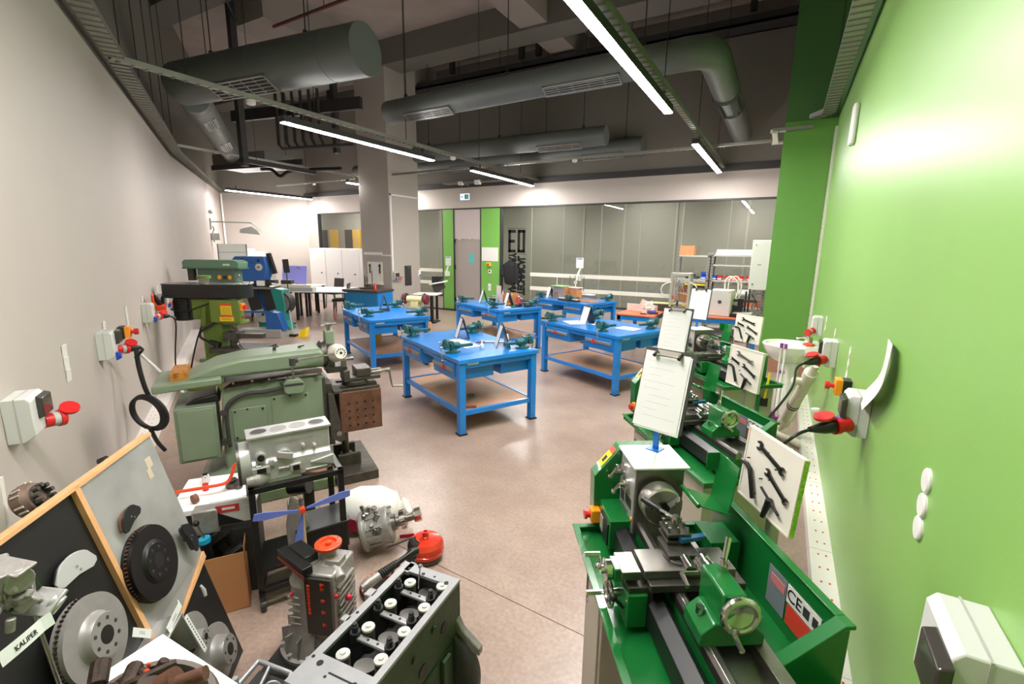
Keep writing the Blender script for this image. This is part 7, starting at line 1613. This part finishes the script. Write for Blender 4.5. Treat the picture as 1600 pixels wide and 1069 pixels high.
# clutch discs and bellows shaft on the floor
t = thing('clutch_disc', 'copper and silver clutch disc on the floor behind the transmission', 'clutch disc', (-1.765, 1.66, 0), 0)
obj('dark_ring', MB().lathe((0, 0, 0), (0, 0, 1), [(.115, 0), (.125, .006), (.125, .025), (.11, .03)], 44), BLACK, t); m = MB()
for k in range(24): a = k * PI / 12; m.box((.092 * math.cos(a), .092 * math.sin(a), .036), (.045, .008, .008), (0, 0, a + .4))
obj('friction_segments', m, mat('bright_silver', S(220, 214, 206), .25, .8), t); obj('copper_ring', MB().torus((0, 0, .034), (0, 0, 1), .065, .010, 36, 8).torus((0, 0, .034), (0, 0, 1), .112, .006, 40, 8), mat('copper', S(176, 92, 66), .35, .7), t)
t = thing('drive_shaft', 'drive shaft with ribbed black rubber boot between the engine and the red converter', 'drive shaft', (-1.545, 1.50, .32), R_(75))
t.scale = (.85, .62, .62)
m = MB().rings([((-.12, 0, -.03), .028), ((-.05, 0, -.02), .034)], 16); obj('housing', MB().rings([((-.17, 0, -.045), .03), ((-.12, 0, -.03), .042), ((-.06, 0, -.015), .034)], 18), ALU, t)
m = MB()
for k in range(8): m.torus((-.05 + k * .013, 0, -.012 + k * .003), (1, 0, .22), .034 - .001 * k, .006, 22, 6)
m.cyl((-.06, 0, -.014), (.06, 0, .012), .03); obj('rubber_boot', m, RUBBER, t); obj('joint', MB().rings([((.05, 0, .01), .024), ((.12, 0, .03), .02), ((.16, 0, .035), .038), ((.2, 0, .03), .03)], 16).b2((.12, -.03, -.02), (.18, .03, .03)), BLKM, t, .004)
obj('stand_leg', MB().cyl((.16, 0, -.515), (.16, 0, .02), .02).cyl((.16, 0, -.515), (.16, 0, -.49), .05), BLKM, t)
t = thing('flat_bracket', 'dark flat bracket before the red converter', 'bracket', (-1.52, 1.62, .0), R_(0)); obj('bar', MB().box((0, 0, .16), (.12, .03, .02), (0, .25, 0)).b2((-.01, -.01, 0), (.01, .01, .16)), DSTEEL, t, .002)

# ---- transmission cutaway standing on its bell housing
t = thing('cutaway_transmission', 'silver cutaway transmission standing upright with a black labelled side', 'transmission', (-1.735, 1.225, 0), R_(20))
t.scale = (1.05, 1.05, 1.06)
obj('base_board', MB().b2((-.16, -.20, 0), (.22, .18, .04)), BLACK, t, .004)
m = MB().lathe((-.02, 0, .04), (0, 0, 1), [(.15, 0), (.15, .015), (.135, .02), (.10, .11), (.088, .15), (.085, .30), (.09, .33), (.075, .36), (.06, .40), (.055, .42)], 28); c_ = obj('bell_housing', m, ALU, t)
m = MB()
for k in range(5): m.box((-.055, -.083, .19 + k * .032), (.055, .014, .008))
for k in range(12): a = k * PI / 6; m.box((-.02 + .112 * math.cos(a), .112 * math.sin(a), .10), (.05, .006, .09), (0, .42, 0) if False else (0, 0, a))
obj('cast_ribs', m, ALU, c_, .002)
m = MB()
for k in range(10): a = k * PI / 5; m.cyl((-.02 + .138 * math.cos(a), .138 * math.sin(a), .05), (-.02 + .138 * math.cos(a), .138 * math.sin(a), .075), .010, n=10)
obj('flange_bolts', m, SILVER, c_)
pn = obj('black_side_plate', MB().b2((.015, -.106, .17), (.135, -.094, .44)), mat('plate_dark', S(54, 48, 44), .35), t, .002)
m = MB()
for k in range(9): m.b2((.028, -.109, .27 + k * .016), (.040, -.106, .281 + k * .016))
for z in (.22, .28, .335, .39, .41): m.b2((.09, -.109, z), (.098, -.106, z + .013)).b2((.101, -.109, z + .003), (.106, -.106, z + .012))
obj('orange_lettering', m, mat('letter_orange', S(238, 70, 30), .5), pn)
obj('rear_casting', MB().b2((.01, -.09, .13), (.14, .09, .45)), ALU, t, .01); m = MB()
for k in range(9): m.b2((.14, -.07, .15 + k * .028), (.155, .06, .162 + k * .028))
obj('side_ribs', m, ALU, t, .001)
obj('control_box', MB().box((-.06, -.05, .47), (.22, .045, .035), (0, 0, R_(-28))).box((-.05, .0, .475), (.14, .06, .04), (0, 0, R_(-28))), BLACK, t, .004); obj('red_underside', MB().box((-.062, -.076, .452), (.22, .004, .012), (0, 0, R_(-28))), mat('dull_red', S(120, 40, 32), .5), t)
obj('upper_casting', MB().lathe((.06, .02, .42), (0, 0, 1), [(.07, 0), (.06, .03), (.035, .04), (.03, .085)], 24).box((.10, .0, .45), (.07, .06, .05)).cyl((.11, -.02, .44), (.16, -.06, .42), .022), ALU, t, .004)
fl = obj('output_flange', MB().lathe((.06, .02, .505), (0, 0, 1), [(.03, 0), (.055, .004), (.057, .018), (.05, .022), (.036, .022), (.032, .012), (.015, .012), (.014, .025), (.006, .028)], 36), ORANGE, t); m = MB()
for k in range(6): a = k * PI / 3; m.cyl((.06 + .046 * math.cos(a), .02 + .046 * math.sin(a), .525), (.06 + .046 * math.cos(a), .02 + .046 * math.sin(a), .528), .005, n=10)
obj('flange_holes', m, BRN, fl)
obj('red_caps', MB().ball((-.06, -.088, .335), .009).ball((.0, -.10, .44), .008).ball((.15, -.09, .36), .010).ball((.165, -.02, .30), .014), mat('cap_red', S(190, 24, 50), .4), t)

# ---- big cylinder head in the centre foreground
a_ = R_(-84); EO = Vector((-1.225, 1.285, 0)); 
t = thing('engine_cylinder_head', 'large open engine block with valve springs, green-sided, in the centre foreground', 'engine block', (EO.x, EO.y, 0), a_)
# local x: along the block towards the camera, y: across to its right (green side), z up
L_, W_, ZT = .60, .258, .62
EM = mat('machined_grey', S(168, 168, 170), .4, .5, var=.06, vscale=20)
DK = mat('engine_inner', S(58, 58, 60), .5, .4)
fm = MB().b2((.045, 0, ZT - .012), (L_ - .12, .03, ZT)).b2((.045, W_ - .025, ZT - .012), (L_ - .12, W_, ZT)).b2((0, 0, ZT - .012), (.045, W_, ZT)).b2((L_ - .12, 0, ZT - .012), (L_, W_, ZT))
fr_ = obj('top_deck', fm, EM, t)
obj('inner_walls', MB().b2((.02, .02, .36), (.03, W_ - .02, ZT - .012)).b2((.02, .01, .36), (L_, .03, ZT - .012)).b2((L_ - .1, .02, .36), (L_ - .09, W_ - .02, ZT - .012)).b2((.02, W_ - .03, .36), (L_, W_ - .02, ZT - .012)).b2((.02, .02, .44), (L_, W_ - .02, .45)), DK, t)
wl_ = obj('green_side', MB().b2((0, W_ - .02, .18), (L_, W_ - .001, ZT - .012)).b2((0, 0.01, .18), (.012, W_, ZT - .012)), MGREEN, t, .004)
obj('left_side', MB().b2((0, .0, .18), (L_, .012, ZT - .012)), DK, t, .004)
m = MB()
for x, z, r in ((.12, .50, .022), (.26, .44, .026), (.40, .46, .022), (.36, .40, .018), (.52, .42, .026)): m.cyl((x, W_ - .002, z), (x, W_ + .002, z), r, n=20)
obj('side_openings', m, BLACK, wl_); m = MB().b2((0, W_ - .001, .385), (L_, W_ + .004, .39))
for x, z, r in ((.19, .55, .014), (.31, .53, .012), (.45, .54, .016), (.58, .52, .014)): m.cyl((x, W_ - .002, z), (x, W_ + .006, z), r, n=12)
for x in (.10, .24, .38, .5): m.b2((x, W_, .2), (x + .05, W_ + .018, .375))
obj('side_bosses', m, MGREEN, wl_, .004)
obj('bell_flange', MB().lathe((.05, .13, .18), (-.0, 0, 1), [(.0, -.18)], 3) if False else MB().lathe((.02, .15, .22), (1, 0, 0), [(.20, -.02), (.21, .0), (.21, .03), (.19, .04)], 40), mat('flange_dark', S(66, 68, 66), .5, .3), t, .004)
obj('mount_lug', MB().prism([(W_ - .02, .50), (W_ + .02, .42), (W_ + .10, .36), (W_ + .10, .33), (W_ + .02, .34), (W_ - .02, .38)], 'x', .0, .03), ALU, t, .004)
obj('lower_block', MB().b2((.04, .03, .06), (L_ - .02, W_ - .03, .40)), MGREEN, t, .01); obj('floor_skid', MB().b2((.06, .02, 0), (.12, W_ - .02, .06)).b2((L_ - .12, .02, 0), (L_ - .06, W_ - .02, .06)), BLACK, t)
for k in range(4):
    x = .058 + k * .12
    if k < 3: br = obj('rocker_bridge', MB().box((x + .062, .13, ZT - .03), (.022, .17, .012)), EM, t, .003)
    if k < 3: obj('bridge_holes', MB().cyl((x + .062, .11, ZT - .0245), (x + .062, .11, ZT - .023), .005, n=10).cyl((x + .062, .15, ZT - .0245), (x + .062, .15, ZT - .023), .005, n=10), BLACK, br)
    for yy in ((.055, .20) if k < 3 else ()): obj('bolt_stud', MB().cyl((x + .062, yy, ZT - .06), (x + .062, yy, ZT - .01), .018, n=20).cyl((x + .062, yy, ZT - .01), (x + .062, yy, ZT + .012), .012, n=6).cyl((x + .062, yy, ZT + .012), (x + .062, yy, ZT + .022), .009, n=6), mat('bolt_dark', S(64, 64, 66), .4, .6), t, .001)
    for yy, xx in ((.088, x + .034), (.212, x)):
        sp_ = MB().cyl((xx, yy, ZT - .10), (xx, yy, ZT - .008), .012)
        for q in range(6): sp_.torus((xx, yy, ZT - .09 + q * .014), (.12, 0, 1), .018, .0035, 20, 6)
        s_ = obj('valve_spring', sp_, DSTEEL, t); obj('spring_retainer', MB().lathe((xx, yy, ZT - .01), (0, 0, 1), [(.022, 0), (.023, .004), (.022, .008), (.009, .009), (.008, .014), (.003, .015)], 24), mat('retainer', S(205, 203, 200), .3, .3), s_)
    obj('piston_crown', MB().cyl((x + .02, .145, .47), (x + .0, .145, ZT - .055), .036, n=28), mat('piston_grey', S(150, 146, 142), .35, .7), t)
m = MB()
for x, y, r in ((.03, .04, .006), (.035, .11, .008), (.04, .22, .009), (.03, .16, .005), (L_ - .09, .05, .011), (L_ - .06, .10, .005), (L_ - .04, .14, .006), (.3, .012, .006), (.5, .012, .006)): m.cyl((x, y, ZT - .001), (x, y, ZT + .0006), r, n=16)
m.box((L_ - .075, .15, ZT), (.006, .10, .0012), (0, 0, 0)).cyl((L_ - .075, .20, ZT - .001), (L_ - .075, .20, ZT + .0006), .009, n=14); obj('deck_holes', m, BLACK, fr_)
obj('side_tabs', MB().b2((.18, -.03, ZT - .03), (.22, .01, ZT)).b2((.32, -.025, ZT - .03), (.35, .01, ZT)).b2((-.01, .02, ZT - .02), (.05, .05, ZT)), EM, t, .004)
obj('push_rod', MB().cyl((.09, .125, ZT - .02), (.075, .125, ZT + .065), .003).cyl((.0745, .125, ZT + .063), (.0735, .125, ZT + .070), .009), CHROME, t)
m = MB().torus((L_ - .15, -.06, ZT - .03), (.3, -.2, 1), .05, .008, 24, 6)
# timing cover casting at the near left
t = thing('timing_cover', 'pale cast cover with openings at the bottom edge, left of the open engine block', 'engine cover', (-1.31, .70, .47), R_(-60))
t.scale = (.8, .8, 1)
m = MB()
pts = [(-.16, -.10), (-.02, -.13), (.16, -.10), (.20, .02), (.04, .10), (-.10, .07)]
for p, q in zip(pts, pts[1:] + pts[:1]): m.tube([(p[0], p[1], 0), (q[0], q[1], 0)], .010, 8)
m.tube([(-.02, -.13, 0), (-.02, .085, 0)], .008, 8).tube([(-.02, -.02, 0), (.18, -.02, 0)], .008, 8).tube([(-.14, -.04, 0), (-.02, -.03, 0)], .007, 8).torus((.02, .05, .03), (1, .4, .2), .035, .006, 24, 6).b2((-.02, -.12, -.02), (.0, -.10, .06))
obj('cast_web', m, EM, t, .002); obj('dark_backing', MB().prism([(x * .94, y * .94) for x, y in pts], 'z', -.07, -.03), DK, t); obj('support_post', MB().b2((-.03, -.05, -.55), (.03, .01, -.07)), BLACK, t)
